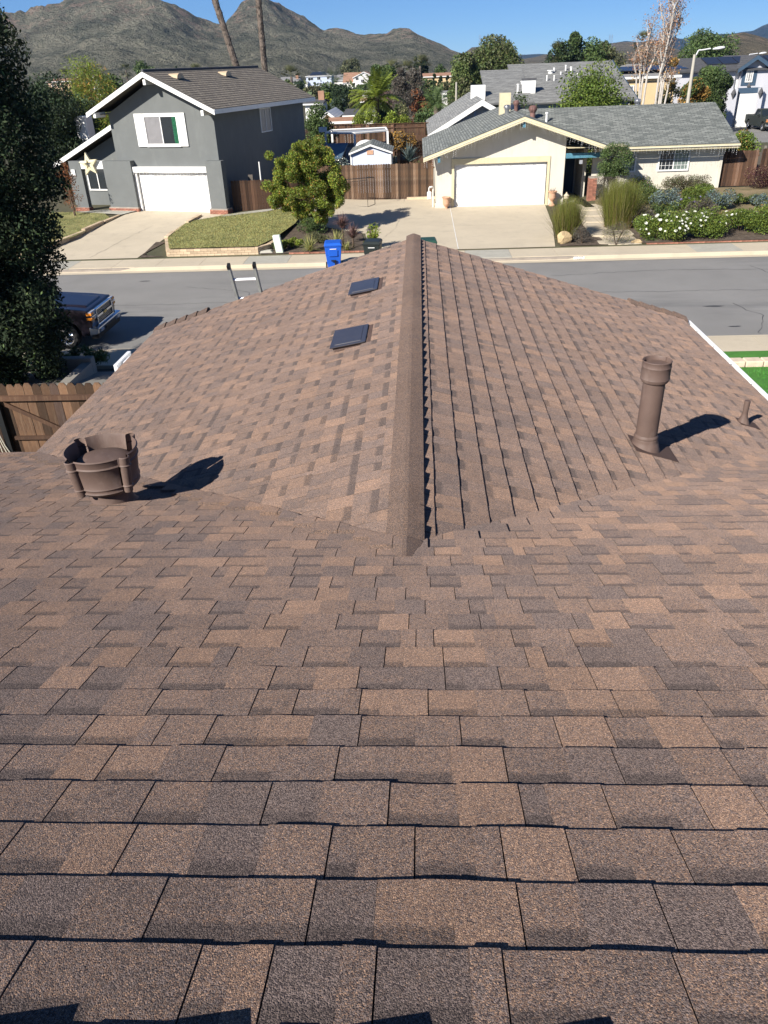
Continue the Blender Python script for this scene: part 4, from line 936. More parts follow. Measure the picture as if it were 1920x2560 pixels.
# brick feet
def brickfoot(parent, x0, x1, y0, y1, z0, z1):
    b = MB(); b.box(x0 + .01, x1 - .01, y0 + .01, y1 - .01, z0, z1 - .01); co = b.build('brick_base', M['mortar'], parent)
    rows = int((z1 - z0) / .072)
    for r in range(rows):
        for (sx, sy, ex, ey) in ((x0, y0, x1, y0), (x1, y0, x1, y1)):
            L = math.hypot(ex - sx, ey - sy); x = -(.11 if r % 2 else 0); u = Vector((ex - sx, ey - sy, 0)).normalized(); a = math.atan2(ey - sy, ex - sx)
            while x < L - .01:
                xa = max(0, x); xb = min(L, x + .22); x += .22
                if xb - xa < .03: continue
                o = link('brick', block_mesh(xb - xa - .012, .06, .06, RS.randrange(5), M['brick'], .003), co); q = Vector((sx, sy, 0)) + u * xa - Vector((-u.y, u.x, 0)) * .012
                o.location = (q.x, q.y, z0 + r * .072); o.rotation_euler = (0, 0, a)
brickfoot(gh, -6.40, -4.50, -.46, -.3, -6.62, -6.34); brickfoot(gh, -.06, 1.0, -.46, .1, -6.62, -6.34)
# main roof
for sg, nm in ((1, 'right'), (-1, 'left')):
    dn = Vector((sg * 3.75, 0, -1.74)).normalized()
    roof_plane('roof', gh, (-2.55, -.85, .10), (-2.55, 12.0, .10), dn, 4.12, M['roof_lt'], .22, .012, .10)
b = MB(); b.tube([(-2.55, -.85, .12), (-2.55, 12.0, .12)], .07, 8); b.build('ridge_tile', M['roof_dk'], gh)
for sg in (1, -1):
    b = MB(); x1 = -2.55 + sg * 3.78; b.prism([(-2.55, .07), (x1, -1.68), (x1, -1.90), (-2.55, -.16)], 1, -.91, -.855); b.build('barge_board', M['trim_white'], gh)
b = MB(); b.box(1.20, 1.24, -.85, 12.0, -1.86, -1.66); b.build('fascia', M['trim_white'], gh)
b = MB(); b.box(.64, 1.19, -.48, 11.9, -1.80, -1.77); b.box(-6.3, -5.64, -.48, 11.9, -1.80, -1.77); b.build('soffit', M['stucco_grey'], gh)
for (x_, z_) in ((-5.95, -1.90), (-2.62, -.48), (.42, -1.90)):
    b = MB(); b.box(x_, x_ + .15, -.84, .0, z_ - .02, z_ + .22); b.build('outrigger_beam', M['trim_white'], gh)
for vy, nm in ((1.1, 0), (6.3, 0)):
    # hooded dormer vents on the right roof plane near the ridge
    b = MB(); n = 12; pts = []
    x0_ = -2.1; zr = .1 - (x0_ + 2.55) * .464
    prof = [(vy + .34 * math.cos(t), .25 * math.sin(t)) for t in np.linspace(0, math.pi, n)]
    vsf = [(x0_ + .50, p[0], zr - .18 + p[1]) for p in prof] + [(x0_ - .35, p[0], zr + .02 + p[1] * .1) for p in prof]
    b.add(vsf, [tuple(range(n))[::-1]] + [(i, i + 1, n + i + 1, n + i) for i in range(n - 1)])
    b.build('roof_vent', mat('tan_vent_metal', (.50, .38, .25), .6, .08) if vy < 2 else bpy.data.materials['tan_vent_metal'], gh)
# upper window with shutters
wo = window(gh, -3.50, -1.47, -3.30, -1.90, -.03, M['trim_white'], M['glass_mid'], (1, 0), .07, gm2=M['glass'])
b = MB(); b.box(-4.04, -3.52, -.07, -.001, -3.36, -1.80); b.build('shutter', M['trim_white'], gh); b = MB(); b.box(-1.45, -1.02, -.07, -.001, -3.36, -1.80); b.build('shutter', M['trim_white'], gh)
b = MB(); b.box(-3.5, -1.46, -.08, -.001, -1.90, -1.80); b.box(-3.5, -1.46, -.09, -.001, -3.38, -3.30); b.build('window_surround', M['trim_white'], gh)
b = MB()
for i in range(9): b.cyl((-1.78 + i * .026, -.052 - .006 * (i % 2), -3.24), (-1.78 + i * .026, -.052, -1.98), .016, n=6)
b.build('curtain', M['curtain'], gh)
window(gh, 5.2, 6.6, -3.15, -1.92, .62, M['trim_white'], M['glass_mid'], (1, 0), .05, axis=1)
# left wing
b = MB(); b.prism([(-10.6, -6.7), (-5.64, -6.7), (-5.64, -2.35), (-10.6, -4.55)], 1, 2.0, 2.2); b.box(-10.6, -10.4, 2.2, 9.5, -6.7, -4.6); b.build('wing_wall', st, gh)
roof_plane('wing_roof', gh, (-5.64, 1.1, -2.04), (-5.64, 10.0, -2.04), Vector((-1, 0, -.445)), 5.7, M['roof_lt'], .22, .012, .10)
b = MB(); b.prism([(-5.64, -2.03), (-10.85, -4.35), (-10.85, -4.60), (-5.64, -2.27)], 1, 1.04, 1.095); b.build('barge_board', M['trim_white'], gh)
window(gh, -9.32, -7.90, -5.85, -4.45, 1.98, M['trim_white'], M['glass'], (1, 0), .08); b = MB(); b.box(-7.88, -7.36, 1.93, 1.999, -5.88, -4.3); b.build('shutter', M['trim_white'], gh)
b = MB(); b.box(-8.3 + 0, -7.55, 3.2, 3.9, -3.6, -1.75); b.X = Matrix.Identity(4); 
b = MB(); b.box(-11.0, -10.2, 4.0, 4.7, -4.9, -2.06); b.build('chimney', M['trim_white'], gh, bevel=.04)
# entry screen wall
b = MB(); b.box(-8.55, -7.80, -.38, -.1, -6.45, -4.03); b.build('entry_pier', st, gh)
b = MB(); b.box(-7.79, -6.35, -.36, -.14, -4.42, -4.03); b.build('entry_beam', M['trim_white'], gh)
brickfoot(gh, -8.66, -7.75, -.46, -.08, -6.62, -6.40)
b = MB(); b.box(-8.45, -8.2, -.44, -.385, -4.75, -4.45); b.build('wall_lamp', M['trim_white'], gh)
# star
star = root('star_ornament', 'large cream five pointed star on the grey house entry beam', 'star ornament', tuple(OL + UL * -7.12 + VL * -.55 + Vector((0, 0, 2.42))), -math.radians(16))
def starring(ro, ri, y0, y1, rot=0.12):
    b = MB(); n = 10; vs = []
    for (k, yy) in ((1, y0), (1, y1), (.42, y0 - .03), (.42, y1)):
        for i in range(n):
            r = (ro if i % 2 == 0 else ri) * k; t = math.pi / 2 + i * math.pi / 5 + rot; vs.append((r * math.cos(t), yy, r * math.sin(t)))
    fs = []
    for i in range(n):
        j = (i + 1) % n; fs += [(i, 20 + i, 20 + j, j), (i, j, 10 + j, 10 + i), (10 + i, 10 + j, 30 + j, 30 + i), (20 + j, 20 + i, 30 + i, 30 + j)]
    b.add(vs, fs); return b
starring(.62, .27, -.0, .12).build('star_frame', M['star'], star)
b = MB(); b.box(-.04, .04, .12, .3, -.05, .05); b.build('hook', M['steel'], star)
# lights along the garage header
def lightdrops(name, label, pts, mind, maxd, step, parent=None, r=.010, every=.085, seed=3):
    rr = random.Random(seed); b = MB(); L = [Vector(p) for p in pts]; b.tube([tuple(p) for p in L], .006, 4)
    for a, c in zip(L[:-1], L[1:]):
        n = int((c - a).length / step)
        for i in range(n):
            p = a + (c - a) * ((i + rr.random() * .5) / n); ln = rr.uniform(mind, maxd); z = 0; px_ = p.copy()
            b.cyl(tuple(p), tuple(p + Vector((rr.uniform(-.03, .03), 0, -ln))), .0013, n=3)
            while z < ln:
                z += every; q = p + Vector((rr.uniform(-.02, .02), 0, -z)); s = r
                b.add([tuple(q + Vector(o)) for o in ((s, 0, 0), (-s, 0, 0), (0, s, 0), (0, -s, 0), (0, 0, s * 1.8), (0, 0, -s * 1.8))], [(0, 2, 4), (2, 1, 4), (1, 3, 4), (3, 0, 4), (2, 0, 5), (1, 2, 5), (3, 1, 5), (0, 3, 5)])
    return tag(b.build(name, M['white_new']), label, 'string lights')
p = [OL + UL * u_ + VL * -.32 + Vector((0, 0, z_)) for u_, z_ in ((-4.5, 2.1), (-3.4, 2.0), (-2.2, 1.97), (-1.1, 2.0), (-.1, 2.12))]
lightdrops('light_string', 'string of white bulbs draped above the grey house garage door', p, .03, .10, .16, r=.018, seed=1)
def tube_wreath(c, r):
    b = MB(); b.tube([(c[0] + r * math.cos(t), c[1], c[2] + r * math.sin(t)) for t in np.linspace(0, 2 * math.pi, 13)], .025); return b

# ================================================================ cream single storey house
ch = root('cream_ranch_house', 'single storey cream stucco house with grey roof, gabled garage and white door', 'house', (0, 0, 0))
sc_ = M['stucco_cream']
AX, AZ = 5.31, -2.50; SL = .341
zr_ = lambda x: AZ - abs(x - AX) * SL
b = MB()
GY = 44.3
b.prism([(.88, -7.05), (1.76, -7.05), (1.76, -4.60), (6.82, -4.60), (6.82, -6.95), (7.63, -6.95), (7.63, zr_(7.63) - .16), (AX, AZ - .16), (.88, zr_(.88) - .16)], 1, GY, GY + .2)
b.box(.88, 1.08, GY + .2, 52, -7.05, zr_(.88) - .16); b.box(7.43, 7.63, GY + .2, 47.6, -6.95, zr_(7.63) - .2)
b.build('wall', sc_, ch)
b = MB(); b.box(.82, 1.72, GY - .03, GY - .001, -7.05, -6.60); b.build('plinth', sc_, ch); b = MB(); b.box(6.84, 7.68, GY - .03, GY - .001, -6.95, -6.52); b.build('plinth', sc_, ch)
garage_door(ch, 1.86, 6.70, -6.87, -4.72, GY + .12, M['door_white'], 4, 8)
b = MB(); b.box(1.70, 6.86, GY - .05, GY - .002, -4.72, -4.44); b.build('header_beam', M['trim_cream'], ch)
for (a_, c_) in ((1.70, 1.84), (6.72, 6.86)):
    b = MB(); b.box(a_, c_, GY - .05, GY - .002, -6.87, -4.721); b.build('door_jamb', M['trim_cream'], ch)
# garage roof: ridge runs back to the main ridge
RT = M['roof_rt']
roof_plane('roof', ch, (AX, 43.44, AZ), (AX, 55.0, AZ), Vector((-1, 0, -SL)), math.hypot(5.12, 5.12 * SL), RT, .143, .008, .06)
roof_plane('roof', ch, (AX, 43.44, AZ), (AX, 49.0, AZ), Vector((1, 0, -SL)), math.hypot(5.38, 5.38 * SL), RT, .143, .008, .06)
# main wing roof, ridge along x
MRY, MRZ = 49.4, -2.48; EY, EZ = 44.62, -4.16
dnm = Vector((0, EY - MRY, EZ - MRZ)); 
# part right of the garage gable valley is one sheet; it dips under the gable plane on its left
roof_plane('roof', ch, (5.32, MRY, MRZ), (16.62, MRY, MRZ), dnm, dnm.length, RT, .143, .008, .06)
b = MB()
roof_plane('roof', ch, (5.3, MRY, MRZ), (16.62, MRY, MRZ), Vector((0, 4.8, -1.68)), 5.1, RT, .143, .008, .06)
for sg, xe in ((-1, .20), (1, 10.69)):
    b = MB(); x1 = xe; z1 = AZ - abs(xe - AX) * SL; b.prism([(AX, AZ - .03), (x1, z1 - .03), (x1, z1 - .23), (AX, AZ - .25)], 1, 43.36, 43.42); b.build('barge_board', M['trim_cream'], ch)
b = MB(); b.box(10.72, 16.6, EY - .07, EY - .02, EZ - .23, EZ - .03); b.build('fascia', M['trim_cream'], ch)
b = MB(); b.box(10.72, 16.62, EY - .16, EY - .075, EZ - .10, EZ - .02); b.build('gutter', M['trim_cream'], ch)
b = MB(); b.prism([(45.35, -6.6), (49.4, -6.6), (49.4, MRZ - .2), (45.35, EZ + .06)], 0, 16.0, 16.15); b.build('side_wall', sc_, ch)
b = MB(); b.prism([(43.70, -2.62 + 0), (43.71, -2.62)] if 0 else [(44.62, -4.38), (49.4, -2.68), (49.4, -2.55), (44.62, -4.22)], 0, 16.62, 16.66); b.build('barge_board', M['trim_cream'], ch)
WY = 45.4
b = MB(); b.box(9.3, 16.0, WY, WY + .18, -6.6, -4.10); b.build('wing_wall', sc_, ch)
b = MB(); b.box(8.9, 9.1, 46.0, 48.0, -6.9, -3.8); b.box(7.64, 9.3, 48.0, 48.2, -6.95, -3.6); b.build('entry_wall', sc_, ch)
b = MB(); b.box(7.95, 8.8, 47.92, 47.99, -6.85, -4.8); b.build('front_door', M['trim_blue'], ch)
b = MB(); b.box(7.65, 10.7, 43.8, 45.35, -4.08, -4.05); b.build('porch_ceiling', M['trim_cream'], ch)
b = MB(); b.box(7.66, 9.9, 44.28, 44.42, -4.60, -4.36); b.build('porch_beam', M['blue_beam'], ch)
b = MB(); b.box(8.35, 8.50, 44.05, 44.2, -4.86, -4.68); b.build('porch_lamp', M['lens'], ch)
for (x_, z_) in ((AX - .06, -2.74), (.95, zr_(.95) - .25)):
    b = MB(); b.box(x_, x_ + .13, 43.48, GY + .02, z_ - .28, z_ + .02); b.build('outrigger_beam', M['blue_beam'], ch)
window(ch, 12.76, 14.40, -5.50, -4.36, WY - .02, M['trim_white'], M['glass'], (1, 3), .08, gm2=M['glass_lit']); window(ch, 10.15, 11.60, -5.50, -4.40, WY - .02, M['trim_white'], M['glass'], (1, 3), .08, gm2=M['glass_lit'])
# brick pier by the porch
b = MB(); b.box(9.02, 9.42, 44.4, 44.8, -6.8, -5.55); bpo = b.build('brick_pier', M['mortar'], ch)
for r in range(16):
    for (sx, sy, a) in ((9.01, 44.388, 0), (9.012, 44.81, -math.pi / 2)):
        for i in range(2):
            xo = i * .21 + (0 if r % 2 else 0); o = link('brick', block_mesh(.20, .05, .062, RS.randrange(5), M['brick'], .003), bpo)
            u = Vector((math.cos(a), math.sin(a), 0)); q = Vector((sx, sy, 0)) + u * xo; o.location = (q.x, q.y - (0.012 if a == 0 else 0), -6.8 + r * .074); o.rotation_euler = (0, 0, a)
# turbines, pipes, chimneys on the roofs
def turbine(parent, c, m, r=.17, h=.22, base=.28, label=None):
    e = bpy.data.objects.new('turbine_vent', None); COL.objects.link(e); e.parent = parent; e.location = c
    if label: e['label'] = label
    b = MB(); b.lathe([(r * .62, -.25), (r * .62, base - .02), (r * .7, base)], n=16); b.build('pipe', m, e, smooth=True)
    b = MB()
    for i in range(18):
        t = 2 * math.pi * i / 18; t2 = t + .22; pr = [(r * .7, base), (r * .98, base + h * .35), (r * 1.0, base + h * .55), (r * .8, base + h * .85)]
        vs = [(a * math.cos(t), a * math.sin(t), z) for a, z in pr] + [(a * math.cos(t2), a * math.sin(t2), z) for a, z in pr]
        b.add(vs, [(j, 4 + j, 5 + j, j + 1) for j in range(3)])
    b.build('fins', m, e)
    b = MB(); b.lathe([(r * .85, base + h * .84), (r * .6, base + h * .95), (0, base + h)], n=18); b.lathe([(r * .8, base + h * .84), (0, base + h * .83)], n=18); b.lathe([(r * .55, base - .02), (r * .52, base + h * .8)], n=12); b.build('cap', m, e, smooth=True)
    return e
def onroof(px, py, x0, sl):  # point on the garage gable planes
    return None
tl = Vector((4.87, 48.0, 0)); tl.z = zr_(tl.x); turbine(ch, tl, M['steel'], .20, .26, .22, 'shiny steel turbine vent')
tl = Vector((5.50, 49.2, -2.52)); turbine(ch, tl, M['rust'], .18, .28, .22)
tl = Vector((6.29, 48.0, -2.97)); turbine(ch, tl, M['rust'], .24, .34, .38)
tl = hy(1593, 262, 50.3); turbine(ch, tl, M['steel'], .22, .26, .05)
pc = Vector((7.02, 47.65, -3.09)); b = MB(); b.cyl(tuple(pc - Vector((0, 0, .2))), tuple(pc + Vector((0, 0, .42))), .06, n=10); b.cyl(tuple(pc + Vector((0, 0, .42))), tuple(pc + Vector((0, 0, .5))), .09, n=10); b.build('vent_pipe', M['trim_white'], ch)
cc = hy(1261, 281, 49.6); b = MB(); b.box(cc.x - .30, cc.x + .30, 49.3, 49.9, -3.6, hy(1261, 232, 49.6).z); b.build('chimney', M['trim_cream'], ch)
# lights
E1 = 43.33
lightdrops('light_string', 'icicle lights hanging from the left garage rake of the cream house', [(.22, E1, zr_(.22) - .12), (AX, E1, AZ - .12)], .08, .42, .14, seed=5)
lightdrops('light_string', 'icicle lights hanging from the right garage rake of the cream house', [(AX, E1, AZ - .12), (10.6, E1, zr_(10.6) - .12)], .08, .45, .14, seed=6)
lightdrops('light_string', 'icicle lights hanging along the straight gutter of the cream house', [(10.75, EY - .19, EZ - .1), (16.6, EY - .19, EZ - .1)], .08, .38, .15, seed=7)
# urns, gas meter, boulders, steps
def urn(label, c, sc=1.0, plant=False):
    e = root('stone_urn', label, 'urn', c, 0, 'terracotta urns beside the garage'); e.scale = (sc,) * 3
    b = MB(); b.lathe([(0, 0), (.17, 0), (.17, .05), (.13, .08), (.08, .16), (.07, .22), (.10, .27), (.16, .34), (.185, .44), (.175, .60), (.19, .66), (.235, .70), (.235, .74), (.2, .74), (.17, .68), (0, .66)], n=24); b.build('urn_body', M['terracotta'], e, smooth=True)
    if plant:
        b = MB(); rr = random.Random(4)
        for i in range(26): a = rr.uniform(0, 6.28); l = rr.uniform(.1, .25); b.cyl((.05 * math.cos(a), .05 * math.sin(a), .66), (.15 * math.cos(a), .15 * math.sin(a), .7 + l), .006, .002, 3)
        b.build('dry_plant', M['lf_rust'], e); settone(e.children[-1], 1.0)
    return e
urn('left terracotta urn standing at the corner of the cream garage', (1.42, 44.0, -7.0)); urn('right terracotta urn with a dry plant beside the garage door', (7.05, 43.95, -6.86), 1.0, True)
gm = root('gas_meter', 'white painted gas meter at the left corner of the cream house', 'gas meter', (.72, 44.6, -6.95))
b = MB(); b.cyl((0, 0, 0), (0, 0, 1.1), .03); b.tube([(0, 0, 1.1), (-.22, 0, 1.1), (-.22, 0, .9)], .03); b.build('pipework', M['trim_white'], gm)
b = MB(); b.box(-.32, -.08, -.1, .1, .5, .9); b.build('meter_case', M['trim_white'], gm, bevel=.04)
b = MB(); b.lathe([(0, 0), (.1, .01), (.1, .05), (0, .06)], (-.1, -.05, 1.12), 12); b.build('regulator', M['trim_white'], gm)
def boulder(label, c, s, seed, m=None):
    bm = bmesh.new(); bmesh.ops.create_icosphere(bm, subdivisions=3, radius=1); rr = random.Random(seed); o_ = [Vector((rr.uniform(-1, 1), rr.uniform(-1, 1), rr.uniform(-1, 1))).normalized() for _ in range(9)]
    for v in bm.verts:
        for n in o_:
            d = v.co.dot(n)
            if d > .72: v.co -= n * (d - .72)
        v.co = Vector((v.co.x * s[0], v.co.y * s[1], v.co.z * s[2] + s[2] * .55))
    me = bpy.data.meshes.new('boulder'); bm.to_mesh(me); bm.free(); me.materials.append(m or M['rock']); o = link('boulder', me); o.location = c; return tag(o, label, 'boulder')
q = hz(1415, 612, -6.9); boulder('large square tan boulder at the foot of the left reed clump', (q.x, 34.75, -6.98), (.36, .25, .34), 1)
q = hz(1580, 600, -6.85); boulder('brown boulder among blue grey plants right of the steps', (10.15, 35.6, -6.95), (.26, .25, .28), 2)
boulder('low tan rock on the brick edging at the foot of the steps', (9.25, 34.5, -6.99), (.30, .2, .11), 3)
stp = root('garden_steps', None, None, kind='structure')
for i in range(6):
    yy = 34.25 + i * 1.45; xc = 8.6 - .0 * i - [0, .05, .0, -.1, -.2, -.3][i]; z0 = -6.97 + i * .035 + (.0 if i == 0 else .05 * 1); n = 10; hw = .95 - i * .03
    z1 = Gf(xc, yy + .7) + .09 + (0 if i else -.06)
    pts = [(xc - hw, yy + 1.75)] + [(xc + hw * math.sin(t), yy + .16 - .16 * math.cos(t) * 1) for t in np.linspace(-math.pi / 2, math.pi / 2, n)] + [(xc + hw, yy + 1.75)]
    b = MB(); b.prism(pts, 2, z1 - .25, z1); b.build('step', M['concrete'], stp, bevel=.015)
b = MB(); b.hull8([(8.5, 42.3, -6.9), (9.0, 42.3, -6.9), (8.75, 44.6, -6.9), (8.35, 44.6, -6.9)], [(8.5, 42.3, -6.72), (9.0, 42.3, -6.72), (8.75, 44.6, -6.62), (8.35, 44.6, -6.62)]); b.build('brick_ribbon', M['brick'], stp); settone(stp.children[-1], .9)
b = MB(); b.box(7.64, 9.0, 43.0, 48, -6.95, -6.80); b.build('porch_floor', M['concrete_grey'], stp)
po = root('clay_figure', 'small orange clay garden ornament beside the concrete steps', 'ornament', (9.62, 40.2, -6.72))
b = MB(); b.lathe([(0, 0), (.11, 0), (.14, .1), (.10, .22), (.05, .27), (.09, .33), (.11, .40), (.07, .47), (0, .5)], n=14); b.build('figure_body', M['pot_orange'], po, smooth=True)
b = MB(); b.lathe([(.05, 0), (.05, .12), (.03, .14), (0, .14)], (-.1, 0, .45), 8); b.lathe([(.05, 0), (.05, .12), (.03, .14), (0, .14)], (.1, 0, .43), 8); b.build('figure_ear', M['pot_orange'], po)
sf = root('lantern_ornament', 'pale stone lantern ornament beside the dark porch', 'ornament', (7.75, 43.75, -6.86))
b = MB(); b.lathe([(0, 0), (.14, 0), (.12, .08), (.06, .12), (.05, .3), (.13, .36), (.13, .52), (0, .52)], n=8); b.build('lantern_base', M['concrete'], sf); b = MB(); b.lathe([(.16, .52), (.03, .64), (.04, .68), (0, .7)], n=8); b.build('lantern_top', M['concrete'], sf)
# ================================================================ vegetation makers
def leafquads(P, size, aspect=.5, up=0.0, nrm=None, r=None):
    """one folded leaf (quad) per point, random orientation"""
    r = r or rng; n = len(P)
    a = r.normal(size=(n, 3)); a /= np.linalg.norm(a, axis=1)[:, None]
    if up: a[:, 2] += up; a /= np.linalg.norm(a, axis=1)[:, None]
    b = r.normal(size=(n, 3)); b -= (b * a).sum(1)[:, None] * a; b /= np.linalg.norm(b, axis=1)[:, None]
    s = (size * r.uniform(.6, 1.35, n))[:, None]
    V = np.stack([P - a * s * .5, P + b * s * aspect * .5, P + a * s * .5, P - b * s * aspect * .5], 1).reshape(-1, 3)
    return V, np.arange(4 * n).reshape(n, 4)
def tones(n, lo=.6, hi=1.5, hue=.12, rep=4, clump=None):
    g = rng.uniform(lo, hi, n); h = rng.uniform(-hue, hue, n)
    if clump is not None: g = g * clump
    t = np.stack([g * (1 + h), g, g * (1 - h * .5)], 1)
    return np.repeat(t, rep, 0)
def blobpts(blobs, n, shell=.55):
    """points in ellipsoids (x,y,z,rx,ry,rz), denser towards the shell; also returns each point's clump number"""
    vol = np.array([b[3] * b[4] + b[4] * b[5] + b[3] * b[5] for b in blobs]); k = rng.choice(len(blobs), n, p=vol / vol.sum())
    B = np.array(blobs)[k]; d = rng.normal(size=(n, 3)); d /= np.linalg.norm(d, axis=1)[:, None]
    r = 1 - (1 - shell) * rng.random(n) ** 1.6
    return B[:, :3] + d * B[:, 3:6] * r[:, None], k
def crown_blobs(cx, cy, z0, z1, w, shape='round', nb=None, dy=None):
    h = z1 - z0; out = []; nb = nb or 26; dy = dy or w
    for i in range(nb):
        t = rng.random()
        if shape == 'round': pr = math.sqrt(max(.05, 1 - (2 * t - 1) ** 2)); pr = .35 + .65 * pr
        elif shape == 'cone': pr = max(.06, (1 - t) ** .8)
        elif shape == 'column': pr = min(1, 1.2 * (1 - t) ** .35 + .08) * (.75 + .25 * min(1, t * 4))
        elif shape == 'umbrella': pr = .45 + .55 * t if t < .8 else .9 - .9 * (t - .8) / .4
        else: pr = 1
        a = rng.uniform(0, 2 * math.pi); rr = math.sqrt(rng.random()) * .72
        bs = rng.uniform(.16, .30) * min(w, h) * (1 if shape != 'cone' else max(.45, pr))
        out.append((cx + math.cos(a) * rr * pr * w / 2, cy + math.sin(a) * rr * pr * dy / 2, z0 + h * (.08 + t * .86), bs, bs, bs * .85))
    return out
def leaves(name, P, size, m, parent, aspect=.5, lo=.6, hi=1.5, hue=.12, up=0, clump=None, kind=None):
    v, f = leafquads(P, size, aspect, up)
    o = link(name, npmesh(name, v, f, m, tone=tones(len(P), lo, hi, hue, clump=clump)), parent)
    if kind: o['kind'] = kind
    return o
def limbs(b, base, top, r, spread, n=7, seed=0, levels=1):
    rr = random.Random(seed); base = Vector(base); top = Vector(top); mid = base + (top - base) * .55
    j = lambda s: Vector((rr.uniform(-s, s), rr.uniform(-s, s), 0))
    pts = [base, base + (top - base) * .3 + j(spread * .06), mid + j(spread * .1), top]; b.tube([tuple(p) for p in pts], [r * 1.25, r, r * .7, r * .25], 7)
    for i in range(n):
        t = rr.uniform(.3, .85); p = base + (top - base) * t; a = rr.uniform(0, 6.28); L = spread * rr.uniform(.5, .95) * (1.1 - t * .5)
        q = p + Vector((math.cos(a) * L * .5, math.sin(a) * L * .5, L * .35)); q2 = p + Vector((math.cos(a) * L, math.sin(a) * L, L * rr.uniform(.5, .9)))
        b.tube([tuple(p), tuple(q), tuple(q2)], [r * .5 * (1.1 - t), r * .35 * (1.1 - t), r * .12], 5)
def tree(name, label, px, ptop, wpx, Y, m, n, leaf, shape='round', cat='tree', base=None, z0f=.25, group=None, dy=None, bark='bark', nb=None, aspect=.5, lo=.55, hi=1.5, hue=.12, trunk=True, pbot=None, lean=0, shell=.5, sec=None, up=0):
    """tree whose crown top, centre and width stand at the given direction and distance; its trunk reaches the ground"""
    wpx = wpx * 1.22; n = int(n * 1.25); t = hy(px, ptop - wpx * .03, Y); l = hy(px - wpx / 2, ptop, Y); r_ = hy(px + wpx / 2, ptop, Y); w = (r_ - l).length
    zb = base if base is not None else Gf(t.x, Y)
    if pbot is not None: z0 = hy(px, pbot, Y).z
    else: z0 = zb + (t.z - zb) * z0f
    e = root(name, label, cat, (t.x, Y, zb), 0, group)
    bl = crown_blobs(0, 0, z0 - zb, t.z - zb, w, shape, nb, dy)
    P, k = blobpts(bl, n, shell); cl = rng.uniform(.72, 1.28, len(bl))[k]
    leaves('crown', P, leaf, m, e, aspect, lo, hi, hue, up, clump=cl)
    if sec:
        P, k = blobpts(bl[:max(3, len(bl) // 3)], int(n * sec[1]), .8); leaves('crown_tint', P, leaf, sec[0], e, aspect, lo, hi, hue, kind='stuff')
    if trunk:
        b = MB(); limbs(b, (0, 0, -.1), (0, 0, (t.z - zb) * .85), max(.05, w * .035), w * .42, seed=int(px)); b.build('trunk', M[bark], e, smooth=True)
    return e
def blades(P, L, wd, spread, m, name, parent, lo=.6, hi=1.5, droop=.3, seg=3, tip=None, hue=.15, out=None):
    """arching blades from base points; spread: outward lean"""
    n = len(P); a = rng.uniform(0, 2 * math.pi, n) if out is None else out; ln = L * rng.uniform(.65, 1.15, n); sp = np.abs(rng.normal(0, spread, n)) if np.isscalar(spread) else spread
    d = np.stack([np.cos(a), np.sin(a), np.zeros(n)], 1); side = np.stack([-np.sin(a + rng.normal(0, .6, n)), np.cos(a), np.zeros(n)], 1)
    side /= np.linalg.norm(side, axis=1)[:, None]
    V = []; 
    for j in range(seg + 1):
        t = j / seg; h = ln * (t * np.cos(np.minimum(sp, 1.4)) - droop * t * t * np.minimum(sp, 1.2)); o = ln * (t * np.sin(np.minimum(sp, 1.5)) + droop * .5 * t * t * sp)
        c = P + d * o[:, None] + np.array([0, 0, 1.]) * h[:, None]; w_ = wd * (1 - t * .92) * .5
        V += [c - side * w_, c + side * w_]
    V = np.stack(V, 1); k = 2 * (seg + 1); b0 = np.arange(n)[:, None] * k
    F = np.concatenate([b0 + np.array([[2 * j, 2 * j + 1, 2 * j + 3, 2 * j + 2]]) for j in range(seg)], 0)
    return link(name, npmesh(name, V.reshape(-1, 3), F, m, tone=tones(n, lo, hi, hue, rep=k)), parent)
def disc(cx, cy, r, n, z=0.0): 
    a = rng.uniform(0, 2 * math.pi, n); q = r * np.sqrt(rng.random(n)); return np.stack([cx + q * np.cos(a), cy + q * np.sin(a), np.full(n, z)], 1)
